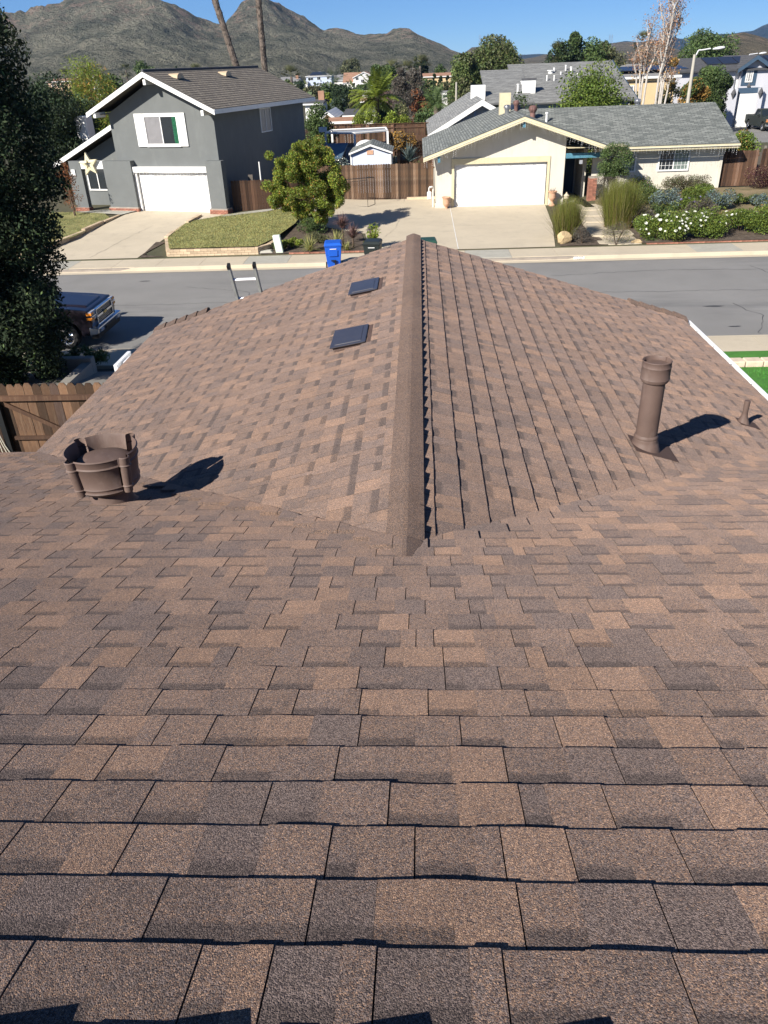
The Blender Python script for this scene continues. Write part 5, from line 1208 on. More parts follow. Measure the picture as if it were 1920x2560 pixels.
def shrub(name, label, c, s, m, n, leaf, group=None, cat='shrub', flowers=None, aspect=.5, nb=14, lo=.55, hi=1.5, stem=True, shell=.5, sec=None):
    """rounded shrub, size s=(w,d,h)"""
    e = root(name, label, cat, c, 0, group); bl = []
    for i in range(nb):
        a = rng.uniform(0, 6.28); q = math.sqrt(rng.random()) * .36; r = rng.uniform(.20, .30) * min(s[0], s[2] * 1.2); t = rng.random()
        bl.append((math.cos(a) * q * s[0], math.sin(a) * q * s[1], r * .8 + t * (s[2] - 1.6 * r) * (1 - q), r, r, r * .85))
    P, k = blobpts(bl, n, shell); P[:, 2] = np.maximum(P[:, 2], .02); leaves('foliage', P, leaf, m, e, aspect, lo, hi, clump=rng.uniform(.75, 1.25, nb)[k])
    if sec: P, k = blobpts(bl, int(n * sec[1]), .8); P[:, 2] = np.maximum(P[:, 2], .02); leaves('foliage_tint', P, leaf, sec[0], e, aspect, lo, hi, kind='stuff')
    if stem:
        b = MB()
        for i in range(6): a = rng.uniform(0, 6.28); b.tube([(0, 0, -.05), (math.cos(a) * s[0] * .12, math.sin(a) * s[1] * .12, s[2] * .35), (math.cos(a) * s[0] * .25, math.sin(a) * s[1] * .25, s[2] * .7)], [.018, .012, .006], 5)
        b.build('stem', M['bark'], e)
    if flowers:
        fm, nf, fs, fl = flowers; rr = random.Random(int(c[0] * 100) % 997)
        for i in range(nf):
            bq = bl[rr.randrange(nb)]; d = Vector((rr.gauss(0, 1), rr.gauss(-.5, 1), abs(rr.gauss(.3, .8)))).normalized(); p = Vector((bq[0] + d.x * bq[3] * 1.05, bq[1] + d.y * bq[4] * 1.05, max(.1, bq[2] + d.z * bq[5] * 1.1)))
            b = MB(); n_ = 7; ph = rr.random() * 6; r_ = fs * rr.uniform(.75, 1.2)
            tz = Vector((d.x * .5, d.y * .5 - .35, .8)).normalized(); ax = tz.orthogonal().normalized(); ay = tz.cross(ax)
            for ring, (ro, hh) in enumerate(((1, .25), (.6, .5))):
                for q in range(n_):
                    t = ph + ring + 2 * math.pi * q / n_; u = ax * math.cos(t) + ay * math.sin(t); v_ = ax * math.cos(t + 1.2) + ay * math.sin(t + 1.2)
                    c0 = p; c1 = p + u * r_ * ro * .8 + tz * r_ * hh * .5; c2 = p + (u + v_).normalized() * r_ * ro + tz * r_ * hh; c3 = p + v_ * r_ * ro * .8 + tz * r_ * hh * .5
                    b.add([tuple(c0), tuple(c1), tuple(c2), tuple(c3)], [(0, 1, 2, 3)])
            fo = b.build(fl, fm, e); settone(fo, rr.uniform(.85, 1.1))
    return e
def rosette(name, label, c, n, L, wd, m, spread=.75, cat='plant', trunk=0, group=None):
    e = root(name, label, cat, c, 0, group); P = np.zeros((n, 3)); P[:, 2] = trunk + rng.uniform(-.05, .08, n); P[:, :2] += rng.normal(0, .03, (n, 2))
    sp = np.abs(rng.uniform(.1, spread * 1.7, n)); blades(P, L, wd, sp, m, 'leaf_rosette', e, .6, 1.5, .15, 3)
    if trunk: b = MB(); b.cyl((0, 0, -.05), (0, 0, trunk), .05, .04, 7); b.build('stem', M['bark'], e)
    return e
def palm(name, label, px, ptop, Y, fr, L, n=28, trunk_r=.22, base_px=None, m=None, group=None, basez=None, droop=.9, ldens=26):
    """feather palm: ptop is the top of the crown"""
    t = hy(px, ptop, Y); zb = basez if basez is not None else Gf(t.x, Y); bx = t.x if base_px is None else hy(base_px[0], base_px[1], Y).x
    hc = t.z - L * .75; e = root(name, label, 'palm tree', (bx, Y, zb), 0, group); dx = t.x - bx; H = hc - zb
    b = MB(); k = 14; b.tube([(dx * (i / k), 0, H * i / k - .1) for i in range(k + 1)], [trunk_r * (1.25 - .35 * i / k + .06 * (i % 2)) for i in range(k + 1)], 9); b.build('trunk', M['palm_bark'], e, smooth=False)
    V, F, T = [], [], []
    for i in range(n):
        a = rng.uniform(0, 6.28); el = rng.uniform(-.5, 1.35); pts = []; p = np.array([dx, 0, H]); d = np.array([math.cos(a) * math.cos(el), math.sin(a) * math.cos(el), math.sin(el)]); s = 8
        for j in range(s + 1): pts.append(p.copy()); p = p + d * L / s; d[2] -= droop * .9 / s; d /= np.linalg.norm(d)
        g = rng.uniform(.6, 1.4) * (1.0 if el > -.2 else .8)
        for j in range(ldens):
            t_ = .12 + .88 * j / ldens; q = t_ * s; i0 = min(s - 1, int(q)); c = pts[i0] + (pts[i0 + 1] - pts[i0]) * (q - i0); dd = pts[i0 + 1] - pts[i0]; dd /= np.linalg.norm(dd)
            sd = np.cross(dd, [0, 0, 1]); sd /= (np.linalg.norm(sd) + 1e-6); ll = L * .22 * math.sin(math.pi * min(1, t_ * .9 + .1)) + .05 * L
            for s_ in (-1, 1):
                tip = c + (sd * s_ * .85 + dd * .45) * ll + np.array([0, 0, -ll * rng.uniform(.1, .55)]); w_ = dd * L * .014; b0 = len(V); V += [c - w_, c + w_, tip]; F.append((b0, b0 + 1, b0 + 2)); T += [(g, g, g)] * 3
    me = npmesh('crown', np.array(V), np.array(F), m or M['lf_palm'], tone=np.array(T)); link('crown', me, e); return e
def fanpalm(name, label, px, ptop, Y, w, group=None):
    """small far palm: a round mop of fan leaves, some hanging dead ones"""
    t = hy(px, ptop, Y); zb = Gf(t.x, Y); H = t.z - zb; e = root(name, label, 'palm tree', (t.x, Y, zb), 0, group)
    b = MB(); b.cyl((0, 0, -.1), (0, 0, H - w * .4), w * .07, w * .05, 7); b.build('trunk', M['palm_bark'], e)
    P = np.zeros((70, 3)); P[:, 2] = H - w * .45; sp = np.abs(rng.uniform(.2, 1.9, 70))
    n = 70; a = rng.uniform(0, 6.28, n); V, F, T = [], [], []
    for i in range(n):
        el = rng.uniform(-1.1, 1.4); d = np.array([math.cos(a[i]) * math.cos(el), math.sin(a[i]) * math.cos(el), math.sin(el)]); c = np.array([0, 0, H - w * .45]) + d * w * .32; sd = np.cross(d, [.1, .2, 1]); sd /= np.linalg.norm(sd); g = rng.uniform(.6, 1.5)
        for s_ in np.linspace(-1, 1, 5):
            tip = c + (d + sd * s_ * .9) * w * .22; b0 = len(V); V += [c - sd * w * .02, c + sd * w * .02, tip]; F.append((b0, b0 + 1, b0 + 2)); T += [(g, g, g)] * 3
    link('crown', npmesh('crown', np.array(V), np.array(F), M['lf_olive'], tone=np.array(T)), e); return e

# ---------------------------------------------------------------- the tall dark tree at the left edge
def bigtree():
    Y = 18.3; c = Vector((-11.05, Y, Gf(-11, Y))); e = root('tall_evergreen_tree', 'very tall dark evergreen tree filling the left edge of the photo', 'tree', tuple(c))
    H = hy(-60, 10, Y).z - c.z; bl = []
    prof = [(py_, hy(px_, py_, Y)) for px_, py_ in ((10, 30), (85, 100), (100, 160), (128, 250), (150, 350), (165, 450), (172, 600), (185, 700), (180, 850), (150, 950))]
    zs = [p.z - c.z for _, p in prof][::-1]; xs_ = [p.x - c.x for _, p in prof][::-1]; H = zs[-1] + .25
    for i in range(230):
        t = rng.random(); z = .2 + t * (H - .5); R_ = float(np.interp(z, zs, xs_)) + .34 * (1 - z / H) - .08; a = rng.uniform(-2.3, .9) if rng.random() < .8 else rng.uniform(0, 6.28); r = rng.uniform(.34, .58)
        q = rng.uniform(.25, 1); bl.append((math.cos(a) * q * (R_ - r * .8), math.sin(a) * q * (min(R_, 2.6) - r * .8), z, r, r, r * 1.15))
    P, k = blobpts(bl, 150000, .35); P[:, 2] = np.maximum(P[:, 2], .05); cl = rng.uniform(.65, 1.3, len(bl))[k]
    leaves('crown', P, .10, M['lf_tall'], e, .45, .5, 1.9, .15, clump=cl)
    P, k = blobpts(bl, 9000, .9); P[:, 2] = np.maximum(P[:, 2], .05); leaves('young_shoots', P, .08, M['lf_mid'], e, .4, .6, 1.6)
    b = MB(); limbs(b, (0, 0, -.2), (0, 0, H * .93), .17, 1.6, 26, 3); b.build('trunk', M['bark'], e, smooth=True)
bigtree()
# ---------------------------------------------------------------- leafy green tree by the drive
def midtree():
    Y = 38.7; b_ = hz(772, 580, -6.87); c = Vector((b_.x, Y, Gf(b_.x, Y))); e = root('broadleaf_yard_tree', 'rounded bright green broadleaf tree beside the driveways between the houses', 'tree', tuple(c))
    T = lambda px, py: (hy(px, py, Y) - c)
    spec = [(768, 395, 42, 42), (720, 400, 34, 30), (806, 405, 36, 36), (770, 435, 55, 45), (712, 440, 36, 34), (830, 445, 36, 38), (695, 485, 34, 30), (745, 478, 44, 36), (800, 485, 44, 38), (845, 487, 26, 30), (762, 368, 26, 20), (790, 375, 24, 20),
            (720, 515, 34, 16), (770, 515, 42, 24), (820, 505, 28, 24), (690, 505, 22, 14), (756, 535, 24, 22), (800, 530, 24, 18), (745, 358, 10, 14), (700, 470, 24, 30), (760, 552, 26, 16), (800, 548, 20, 16), (850, 500, 14, 18), (850, 468, 18, 22), (736, 425, 40, 34), (790, 450, 40, 36)]
    k_ = Y * .87 + 3.5; bl = []
    for (x, y_, rx, rz) in spec:
        p = T(x, y_); rr = k_ / F_PX
        for q in range(7): g_ = rng.uniform(.28, .52); bl.append((p.x + rng.normal(0, rx * rr * .42), rng.normal(0, .65), p.z + rng.normal(0, rz * rr * .40), rx * rr * g_, .42, rz * rr * g_))
    P, k = blobpts(bl, 85000, .1); cl = rng.uniform(.7, 1.3, len(bl))[k]
    leaves('crown', P, .088, M['lf_citrus'], e, .45, .45, 1.6, .25, clump=cl)
    P, k = blobpts(bl, 3600, .85); leaves('young_leaves', P, .10, M['lf_gold'], e, .4, .5, 1.2, .2)
    b = MB()
    for (dx, dy, tx, tz) in ((0, 0, .1, 2.6), (-.12, .05, -.9, 2.3), (.14, -.03, .9, 2.4), (.05, .1, .4, 3.2), (-.05, -.1, -.4, 3.0)): limbs(b, (dx, dy, -.1), (tx, dy * 3, tz), .065, 1.0, 6, int(tx * 10) + 20)
    b.build('trunk', M['bark'], e, smooth=True)
    b = MB(); b.cyl((.32, -.3, -.05), (.30, -.3, 1.5), .025, n=6); b.build('stake', M['block'], e); settone(e.children[-1], .8)
midtree()
# ---------------------------------------------------------------- bed by the bins
def gp(px, py, z=-6.92): p = hz(px, py, z); return (p.x, p.y, Gf(p.x, p.y) + .03)
q = gp(775, 627); rosette('yucca', 'striped yellow green yucca at the pavement left of the blue bin', q, 150, .62, .045, M['lf_yucca'], .8, trunk=.08)
q = gp(738, 600); shrub('groundcover_shrub', 'low bright green leafy mound behind the pale marker post', (q[0], 35.2, q[2]), (1.5, 1.3, .42), M['lf_citrus'], 2600, .07, sec=(M['lf_lime'], .25), cat='plant')
q = gp(700, 622); shrub('groundcover_shrub', 'small dark green clump at the corner of the block wall', (-6.35, 34.9, q[2]), (.6, .5, .35), M['lf_mid'], 500, .06, cat='plant')
q = gp(795, 610); shrub('clipped_shrub', 'rounded dull green bush between the yucca and the tree trunk', (q[0], 36.0, q[2]), (1.2, 1.0, .6), M['lf_olive'], 2600, .05)
q = gp(850, 612); rosette('yucca', 'striped yellow yucca directly behind the blue bin', (q[0] - .1, 34.95, q[2]), 110, .7, .045, M['lf_yucca'], .8, trunk=.1)
q = gp(862, 602); rosette('cordyline', 'tallest purple cordyline rosette above the bins', (q[0], 35.6, q[2]), 130, .62, .05, M['lf_cord'], .75, trunk=.75)
q = gp(885, 612); rosette('cordyline', 'purple cordyline rosette just left of the black bin', (q[0], 35.0, q[2]), 120, .6, .05, M['lf_cord'], .75, trunk=.45)
q = gp(863, 625); rosette('yucca', 'small pale striped plant between the blue and black bins', (q[0] + .05, 34.5, q[2]), 60, .45, .035, M['lf_yucca'], .7)
q = gp(935, 600); shrub('leafy_shrub', 'light green shrub rising behind the black bin', (q[0], 34.9, q[2]), (.75, .6, 1.15), M['lf_lime'], 900, .13, aspect=.3, shell=.3)
q = gp(812, 585); shrub('leafy_shrub', 'dark green undergrowth at the foot of the broadleaf tree', (q[0] - .6, 38.0, q[2]), (1.3, 1.0, .9), M['lf_mid'], 1800, .08)
# ---------------------------------------------------------------- right garden
def reed(label, px, py, w, h, n=2600, tan=.3):
    q = gp(px, py); e = root('reed_clump', label, 'ornamental grass', q, 0, 'upright reed clumps by the steps')
    P = disc(0, 0, w * .24, n); blades(P, h, .013, .30, M['lf_reed'], 'reed_blades', e, .45, 1.6, .1)
    P = disc(0, 0, w * .27, int(n * tan)); blades(P, h * .98, .010, .36, M['lf_tan'], 'seed_blades', e, .6, 1.4, .1); return e
reed('tall reed clump left of the steps behind the square boulder', 1415, 596, 1.7, 1.6, 5200, .25)
reed('largest tall reed clump right of the steps', 1545, 572, 2.4, 1.9, 7500, .12)
q = gp(1455, 606); shrub('twiggy_shrub', 'grey brown twiggy shrub right of the square boulder', q, (1.0, .8, .8), M['lf_grey'], 2600, .05, aspect=.2)
q = gp(1540, 608); shrub('twiggy_shrub', 'rounded grey brown shrub below the largest reed clump', q, (1.35, 1.1, 1.05), M['lf_grey'], 4200, .05, aspect=.2, sec=(M['lf_reed'], .35))
q = gp(1370, 545); shrub('succulent_clump', 'low lilac and green succulents along the driveway edge', (6.75, 38.6, q[2]), (.9, 2.6, .35), M['lf_blue'], 1500, .07, sec=(M['lf_pink'], .5), cat='plant')
q = gp(1585, 612); shrub('blue_groundcover', 'low blue grey ground cover round the brown boulder', (10.4, 35.2, q[2]), (1.7, 1.1, .28), M['lf_blue'], 1800, .06, cat='plant')
q = gp(1560, 580); shrub('leafy_shrub', 'small light green succulent behind the brown boulder', (10.0, 36.5, q[2]), (.9, .7, .5), M['lf_lime'], 500, .09)
rose = ('white rose bushes in the front garden')
fl = (M['petal'], 34, .085, 'white_flower')
for (px, py, wx, hh, nf, lab) in ((1640, 596, 2.1, 1.15, 26, 'white rose bush just right of the brown boulder'), (1700, 600, 1.8, 1.2, 30, 'white rose bush second from the steps, thickly flowered'), (1760, 594, 1.8, 1.3, 24, 'white rose bush third from the steps'),
                                  (1848, 580, 1.5, 1.0, 12, 'small isolated white rose bush near the right edge'), (1912, 584, 1.9, 1.25, 14, 'white rose bush cut by the right edge of the photo')):
    q = gp(px, py); shrub('rose_bush', lab, q, (wx * .95, 1.3, hh * 1.15), M['lf_rose'], 5200, .075, rose, 'rose bush', (M['petal'], nf, .062, 'white_flower'), shell=.4, sec=(M['lf_citrus'], .2))
q = gp(1650, 612); shrub('leafy_shrub', 'dark green low shrub at the kerb side of the roses', (q[0], 34.9, q[2]), (1.3, .9, .6), M['lf_mid'], 1600, .06)
gdn = [(1610, 520, 1.6, .9, 'lf_mid', 'loose green shrub behind the largest reeds'), (1665, 530, 1.9, .8, 'lf_blue', 'blue green leafy shrub in the middle of the garden'), (1720, 535, 1.9, .75, 'lf_rose', 'mid green shrub with violet flowers left of centre'),
       (1640, 555, 1.8, .75, 'lf_mid', 'green shrub behind the first rose bush'), (1700, 560, 1.6, .6, 'lf_olive', 'olive green shrub behind the second rose bush'), (1760, 548, 1.7, .75, 'lf_grey', 'grey green shrub near the dry lawn'),
       (1795, 530, 1.5, .8, 'lf_blue', 'dark blue green leafy shrub beside the dry lawn'), (1600, 560, 1.4, .8, 'lf_grey', 'greyish lavender clump right of the reeds'), (1745, 510, 2.0, .6, 'lf_rose', 'low green shrub under the mounded bush'),
       (1860, 517, 2.6, .35, 'lf_mid', 'low green plants on the dry lawn'), (1900, 525, 1.0, .5, 'lf_blue', 'grey green plant at the right edge of the lawn')]
for (px, py, wx, hh, m_, lab) in gdn:
    q = gp(px, py, -6.75); shrub('garden_shrub', lab, q, (wx * 1.15, 1.7, hh * 1.3), M[m_], 3600, .08, 'mixed shrubs in the front garden', flowers=(M['petal_v'], 14, .05, 'violet_flower') if 'violet' in lab or 'lavender' in lab else None, shell=.4, sec=(M['lf_reed'], .15))
q = gp(1745, 482, -6.5); shrub('mounded_shrub', 'domed brown green bush against the cream wall below the window', (14.1, 44.2, -6.45), (3.0, 1.5, 1.05), M['lf_olive'], 9000, .055, nb=30, sec=(M['lf_burg'], .15))
q = gp(1630, 470, -6.5); shrub('airy_shrub', 'wispy green and pink shrub left of the domed bush', (11.6, 44.4, -6.45), (1.6, .9, 1.1), M['lf_rose'], 900, .08, shell=.2, sec=(M['lf_pink'], .4))
q = gp(1870, 488, -6.45); shrub('burgundy_shrub', 'burgundy red twiggy shrub before the dark right fence', (17.9, 44.5, -6.42), (1.6, 1.1, 1.4), M['lf_burg'], 4200, .075, aspect=.25, sec=(M['lf_tan'], .2))
q = gp(1790, 555, -6.8); rosette('dry_plant', 'dried brown rosette plant beside the rose bushes', (q[0], q[1], q[2]), 70, .5, .05, M['lf_gold'], .8)
q = gp(1905, 545, -6.8); shrub('golden_flowers', 'yellow flowering plant at the right edge behind the roses', q, (.8, .6, .6), M['lf_lime'], 500, .07, flowers=(M['lf_gold'], 12, .06, 'yellow_flower'), cat='plant')
reedq = gp(1798, 583); e = root('reed_clump', 'small reed tuft between the rose bushes', 'ornamental grass', reedq, 0, 'upright reed clumps by the steps'); blades(disc(0, 0, .2, 500), .75, .012, .25, M['lf_reed'], 'reed_blades', e)
# vine on the brick pier
e = root('climbing_vine', 'bushy green vine over the brick pier at the porch', 'vine', (9.72, 43.15, -6.55)); bl = []
for i in range(46):
    t = rng.random(); z = .2 + t * 2.3; wd = .5 if t < .45 else .75; bl.append((rng.uniform(-wd, wd) * .9 + .15 * (t > .45), rng.uniform(-.4, .15), z, .30, .25, .30))
P, k = blobpts(bl, 16000, .3); hi_ = P[:, 2] > 1.2; leaves('foliage', P[hi_], .07, M['lf_mid'], e, clump=rng.uniform(.75, 1.3, 46)[k][hi_]); leaves('dry_stems', P[~hi_], .07, M['lf_grey'], e, .25)
b = MB()
for i in range(5): x_ = rng.uniform(-.25, .25); b.tube([(x_, 0, -.3), (x_ * 1.4, -.05, 1.0), (x_ * .6, 0, 2.0)], [.025, .02, .012], 5)
b.build('stem', M['bark'], e)
# grass blades on lawns
def grass(name, poly, zf, n, L, m, wd=.012):
    xs = [p[0] for p in poly]; ys = [p[1] for p in poly]; P = []
    X = rng.uniform(min(xs), max(xs), n * 2); Yv = rng.uniform(min(ys), max(ys), n * 2)
    ins = np.zeros(len(X), bool); j = len(poly) - 1
    for i in range(len(poly)):
        xi, yi = poly[i]; xj_, yj = poly[j]; c = ((yi > Yv) != (yj > Yv)) & (X < (xj_ - xi) * (Yv - yi) / (yj - yi + 1e-9) + xi); ins ^= c; j = i
    X = X[ins][:n]; Yv = Yv[ins][:n]; Z = G(X, Yv) + zf(X, Yv)
    o = blades(np.stack([X, Yv, Z], 1), L, wd, .6, m, name, None, .55, 1.5, .2, 1, hue=.2); o['kind'] = 'stuff'; return o
gz = lambda x, y: .055 + lerp(.26, 0.0, (y - 34.4) / 7.5)
tag(grass('lawn_grass', lwL, gz, 42000, .055, M['lf_grass'], .02), 'mown yellow green grass before the grey house', 'grass')
tag(grass('lawn_grass', [(-21, 34.6), (-17.6, 34.6), (-16.6, 38.0), (-16.5, 42.6), (-17.6, 44.4), (-21, 44.8)], gz, 12000, .055, M['lf_grass'], .02), 'grass left of the grey house driveway', 'grass')
tag(grass('turf_grass', [(6.5, 18.95), (14, 18.95), (14, 12.0), (5, 12.0)], lambda x, y: .05 + 0 * x, 30000, .045, M['lf_turf'], .012), 'bright green lawn at the right edge', 'grass')
# agapanthus by our drive
q = hz(212, 903, -6.95); shrub('strap_leaf_plant', 'dark strap leaved clump at the end of the shaded drive by the pickup', (-9.3, 20.9 - 1.0, -6.9), (1.8, 1.0, .6), M['lf_mid'], 1500, .2, aspect=.12, shell=.2, cat='plant', stem=False)
pw = root('planter_wall', 'low shaded concrete planter wall beside the dark tree', 'wall', (-9.9, 18.9, Gf(-9.9, 18.9))); b = MB(); b.box(0, 1.3, 0, .25, -.1, .45); b.build('wall_face', M['concrete_dark'], pw, bevel=.02); b = MB(); b.box(1.05, 1.3, -1.5, -.001, -.1, .35); b.build('wall_return', M['concrete_dark'], pw)
# ================================================================ pickup truck in the street
def pickup(label, loc, rz, paint, full=True):
    """x forward, origin under the middle; 5.8 m long"""
    e = root('pickup_truck', label, 'pickup truck', loc, rz)
    def arch(x): return [(x + .50 * math.cos(t), .38 + .50 * math.sin(t)) for t in np.linspace(math.pi * 1.02, -math.pi * .02, 9)]
    prof = [(-2.85, .55)] + arch(-1.85)[0:] + arch(1.95) + [(2.62, .42), (2.80, .55), (2.84, .78), (2.82, 1.02), (2.72, 1.14), (2.2, 1.20), (1.15, 1.27), (1.0, 1.27), (-.95, 1.25), (-1.0, 1.27), (-2.85, 1.27)]
    b = MB(); b.prism(prof, 1, -.98, .98); b.build('body', paint, e, bevel=.05, seg=2)
    b = MB(); b.hull8([(1.1, -.72, 1.20), (2.66, -.66, 1.08), (2.66, .66, 1.08), (1.1, .72, 1.20)], [(1.1, -.62, 1.33), (2.58, -.56, 1.20), (2.58, .56, 1.20), (1.1, .62, 1.33)]); b.build('hood', paint, e, bevel=.05, seg=2)
    b = MB(); b.hull8([(-.92, -.90, 1.24), (1.12, -.90, 1.26), (1.12, .90, 1.26), (-.92, .90, 1.24)], [(-.75, -.70, 1.87), (.28, -.70, 1.88), (.28, .70, 1.88), (-.75, .70, 1.87)]); b.build('cab', paint, e, bevel=.05, seg=2)
    b = MB(); b.hull8([(.42, -.66, 1.78), (1.08, -.80, 1.31), (1.10, -.80, 1.31), (.44, -.66, 1.785)], [(.42, .66, 1.78), (1.08, .80, 1.31), (1.10, .80, 1.31), (.44, .66, 1.785)]); b.build('windscreen', M['glass'], e)
    for s in (-1, 1):
        b = MB(); b.hull8([(-.70, s * .885, 1.32), (.85, s * .885, 1.32), (.25, s * .735, 1.78), (-.66, s * .735, 1.78)], [(-.70, s * .90, 1.32), (.85, s * .90, 1.32), (.25, s * .75, 1.78), (-.66, s * .75, 1.78)]); b.build('side_window', M['glass'], e)
        b = MB(); b.box(.75, .98, s * .98, s * 1.22, 1.30, 1.50); b.build('mirror', paint, e, bevel=.04)
        # headlights stacked in two rows with amber reflectors
        b = MB(); b.box(2.66, 2.855, s * .62, s * .965, .98, 1.09); b.box(2.66, 2.86, s * .62, s * .965, .84, .95); b.build('headlight', M['lens'], e, bevel=.015)
        b = MB(); b.box(2.70, 2.862, s * .80, s * .99, 1.0, 1.07); b.box(2.70, 2.867, s * .80, s * .99, .86, .93); b.build('indicator', M['amber'], e)
    b = MB(); b.box(2.78, 2.845, -.61, .61, .66, 1.10); b.build('grille_backing', M['black'], e)
    b = MB()
    for z in (.655, .865, .895, 1.09): b.box(2.80, 2.895, -.63, .63, z - .014, z + .014)
    b.box(2.79, 2.888, -.64, -.61, .64, 1.10); b.box(2.79, 2.888, .61, .64, .64, 1.10); b.box(2.80, 2.875, -.98, -.64, .955, .978); b.box(2.80, 2.875, .64, .98, .955, .978); b.build('grille_surround', M['chrome'], e)
    b = MB()
    for zc in (.70, .745, .79, .835, .935, .98, 1.025):
        for i in range(22): y = -.58 + i * .055 + (.027 if int(zc * 1000 / 45) % 2 else 0); b.box(2.846, 2.86, y, y + .03, zc, zc + .012)
    b.build('grille_mesh', M['chrome'], e)
    b = MB(); b.box(2.885, 2.91, -.14, .14, .855, .905); b.box(2.885, 2.912, -.045, .045, .835, .925); b.build('emblem', M['gold'], e, bevel=.006)
    b = MB(); b.prism([(2.70, .40), (2.86, .42), (2.98, .46), (3.0, .62), (2.90, .64), (2.72, .64)], 1, -1.0, 1.0); b.build('front_bumper', M['chrome'], e, bevel=.03, seg=2)
    b = MB(); b.box(2.72, 2.93, -.95, .95, .30, .415); b.box(2.97, 3.008, -.42, .42, .47, .55); b.build('air_dam', M['black'], e)
    for s in (-1, 1): b = MB(); b.box(2.96, 3.01, s * .62, s * .82, .48, .56); b.build('fog_lamp', M['lens'], e)
    b = MB(); b.prism([(-2.98, .5), (-2.86, .5), (-2.86, .66), (-2.98, .66)], 1, -.95, .95); b.build('rear_bumper', M['chrome'], e)
    b = MB(); b.box(-2.75, -1.08, -.80, .80, 1.255, 1.285); b.build('bed_cover', M['black'], e)
    b = MB(); b.box(-2.6, 2.6, -.7, .7, .32, .58); b.build('chassis', M['black'], e)
    for x in (-1.85, 1.95):
        for s in (-1, 1):
            wv = bpy.data.objects.new('wheel', None); COL.objects.link(wv); wv.parent = e; wv.location = (x, s * .87, .385)
            b = MB(); X = Matrix.Rotation(math.pi / 2, 4, 'X'); b.X = X
            b.lathe([(.24, -.12), (.34, -.125), (.385, -.09), (.385, .09), (.34, .125), (.24, .12)], n=28); b.build('tyre', M['rubber'], wv, smooth=True)
            b = MB(); b.X = X; sgn = 1 if s < 0 else -1
            b.lathe([(.245, .10 * sgn), (.25, .125 * sgn), (.225, .12 * sgn), (.22, .05 * sgn), (.0, .04 * sgn)], n=28)
            for q in range(5):
                t = 2 * math.pi * q / 5 + .3
                for dt in (-.16, .16): b.cyl((.04 * math.cos(t), .04 * math.sin(t), .10 * sgn), (.225 * math.cos(t + dt), .225 * math.sin(t + dt), .108 * sgn), .025, .016, 5)
            b.cyl((0, 0, .06 * sgn), (0, 0, .125 * sgn), .05, .045, 12); b.build('rim', M['chrome'], wv)
    return e
pickup('dark plum pickup truck with chrome grille parked behind the tall evergreen', (-9.62 - 3.0, 23.15, Z_ROAD), 0, M['paint_truck'])
# ================================================================ shed, pool frame and yard things
sh = root('garden_shed', 'pale blue garden shed with grey gable roof behind the reddish fence', 'shed', (0, 0, 0))
b = MB(); b.prism([(-4.18, -6.9), (-1.72, -6.9), (-1.72, -4.64), (-2.94, -4.22), (-4.18, -4.64)], 1, 51.0, 51.1); b.box(-1.82, -1.72, 51.1, 54.2, -6.9, -4.66); b.box(-4.18, -4.08, 51.1, 54.2, -6.9, -4.66); b.build('wall', M['shed'], sh)
for sg in (1, -1): roof_plane('roof', sh, (-2.94, 50.85, -4.13), (-2.94, 54.4, -4.13), Vector((sg * 1.25, 0, -.43)), 1.40, M['roof_rt'], .143, .006, .05)
for sg in (1, -1): b = MB(); x1 = -2.94 + sg * 1.33; b.prism([(-2.94, -4.14), (x1, -4.60), (x1, -4.70), (-2.94, -4.25)], 1, 50.80, 50.845); b.build('barge_board', M['trim_white'], sh)
for x_ in (-4.2, -1.80): b = MB(); b.box(x_, x_ + .09, 50.96, 50.999, -6.9, -4.66); b.build('corner_board', M['trim_white'], sh)
b = MB(); b.box(-3.18, -2.78, 50.97, 50.998, -4.72, -4.48); b.build('gable_vent', M['terracotta'], sh)
b = MB(); b.box(-1.715, -1.70, 51.6, 52.5, -6.7, -4.9); b.build('door', M['trim_white'], sh)
ls = root('lean_to_roof', 'dark shaded lean-to with blue roof between the grey house and shed', 'outbuilding', (0, 0, 0))
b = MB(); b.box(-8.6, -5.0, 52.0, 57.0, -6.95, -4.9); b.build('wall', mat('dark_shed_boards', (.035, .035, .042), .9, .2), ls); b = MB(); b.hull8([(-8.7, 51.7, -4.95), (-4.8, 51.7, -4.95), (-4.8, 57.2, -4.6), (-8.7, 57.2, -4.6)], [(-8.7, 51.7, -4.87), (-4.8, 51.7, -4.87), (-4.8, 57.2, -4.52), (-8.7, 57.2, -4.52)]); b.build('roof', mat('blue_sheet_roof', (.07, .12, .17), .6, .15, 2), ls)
pf = root('pool_frame', 'white framed raised pool with grey netting before the back fence', 'pool', (0, 0, 0))
z_ = -4.0; pc = [(-6.5, 59.0), (-6.3, 61.5), (-2.4, 62.2), (-2.2, 59.4), (-4.4, 58.0)]
b = MB()
for i in range(5): a_ = pc[i]; c_ = pc[(i + 1) % 5]; b.tube([(a_[0], a_[1], z_), (c_[0], c_[1], z_)], .045, 6)
b.build('top_rail', M['trim_white'], pf)
for (x_, y_) in pc: b = MB(); b.box(x_ - .07, x_ + .07, y_ - .07, y_ + .07, -6.95, z_ - .03); b.build('post', M['trim_white'], pf)
b = MB(); b.add([(x_ * .98, y_, z_ - .07) for x_, y_ in pc] , [(4, 3, 2, 1, 0)]); b.build('net_cover', M['tarp'], pf)
b = MB()
for i in range(5):
    a_ = pc[i]; c_ = pc[(i + 1) % 5]; b.add([(a_[0], a_[1], -6.95), (c_[0], c_[1], -6.95), (c_[0], c_[1], z_ - .9), (a_[0], a_[1], z_ - .9)], [(0, 1, 2, 3)])
b.build('side_wall', M['tarp'], pf)
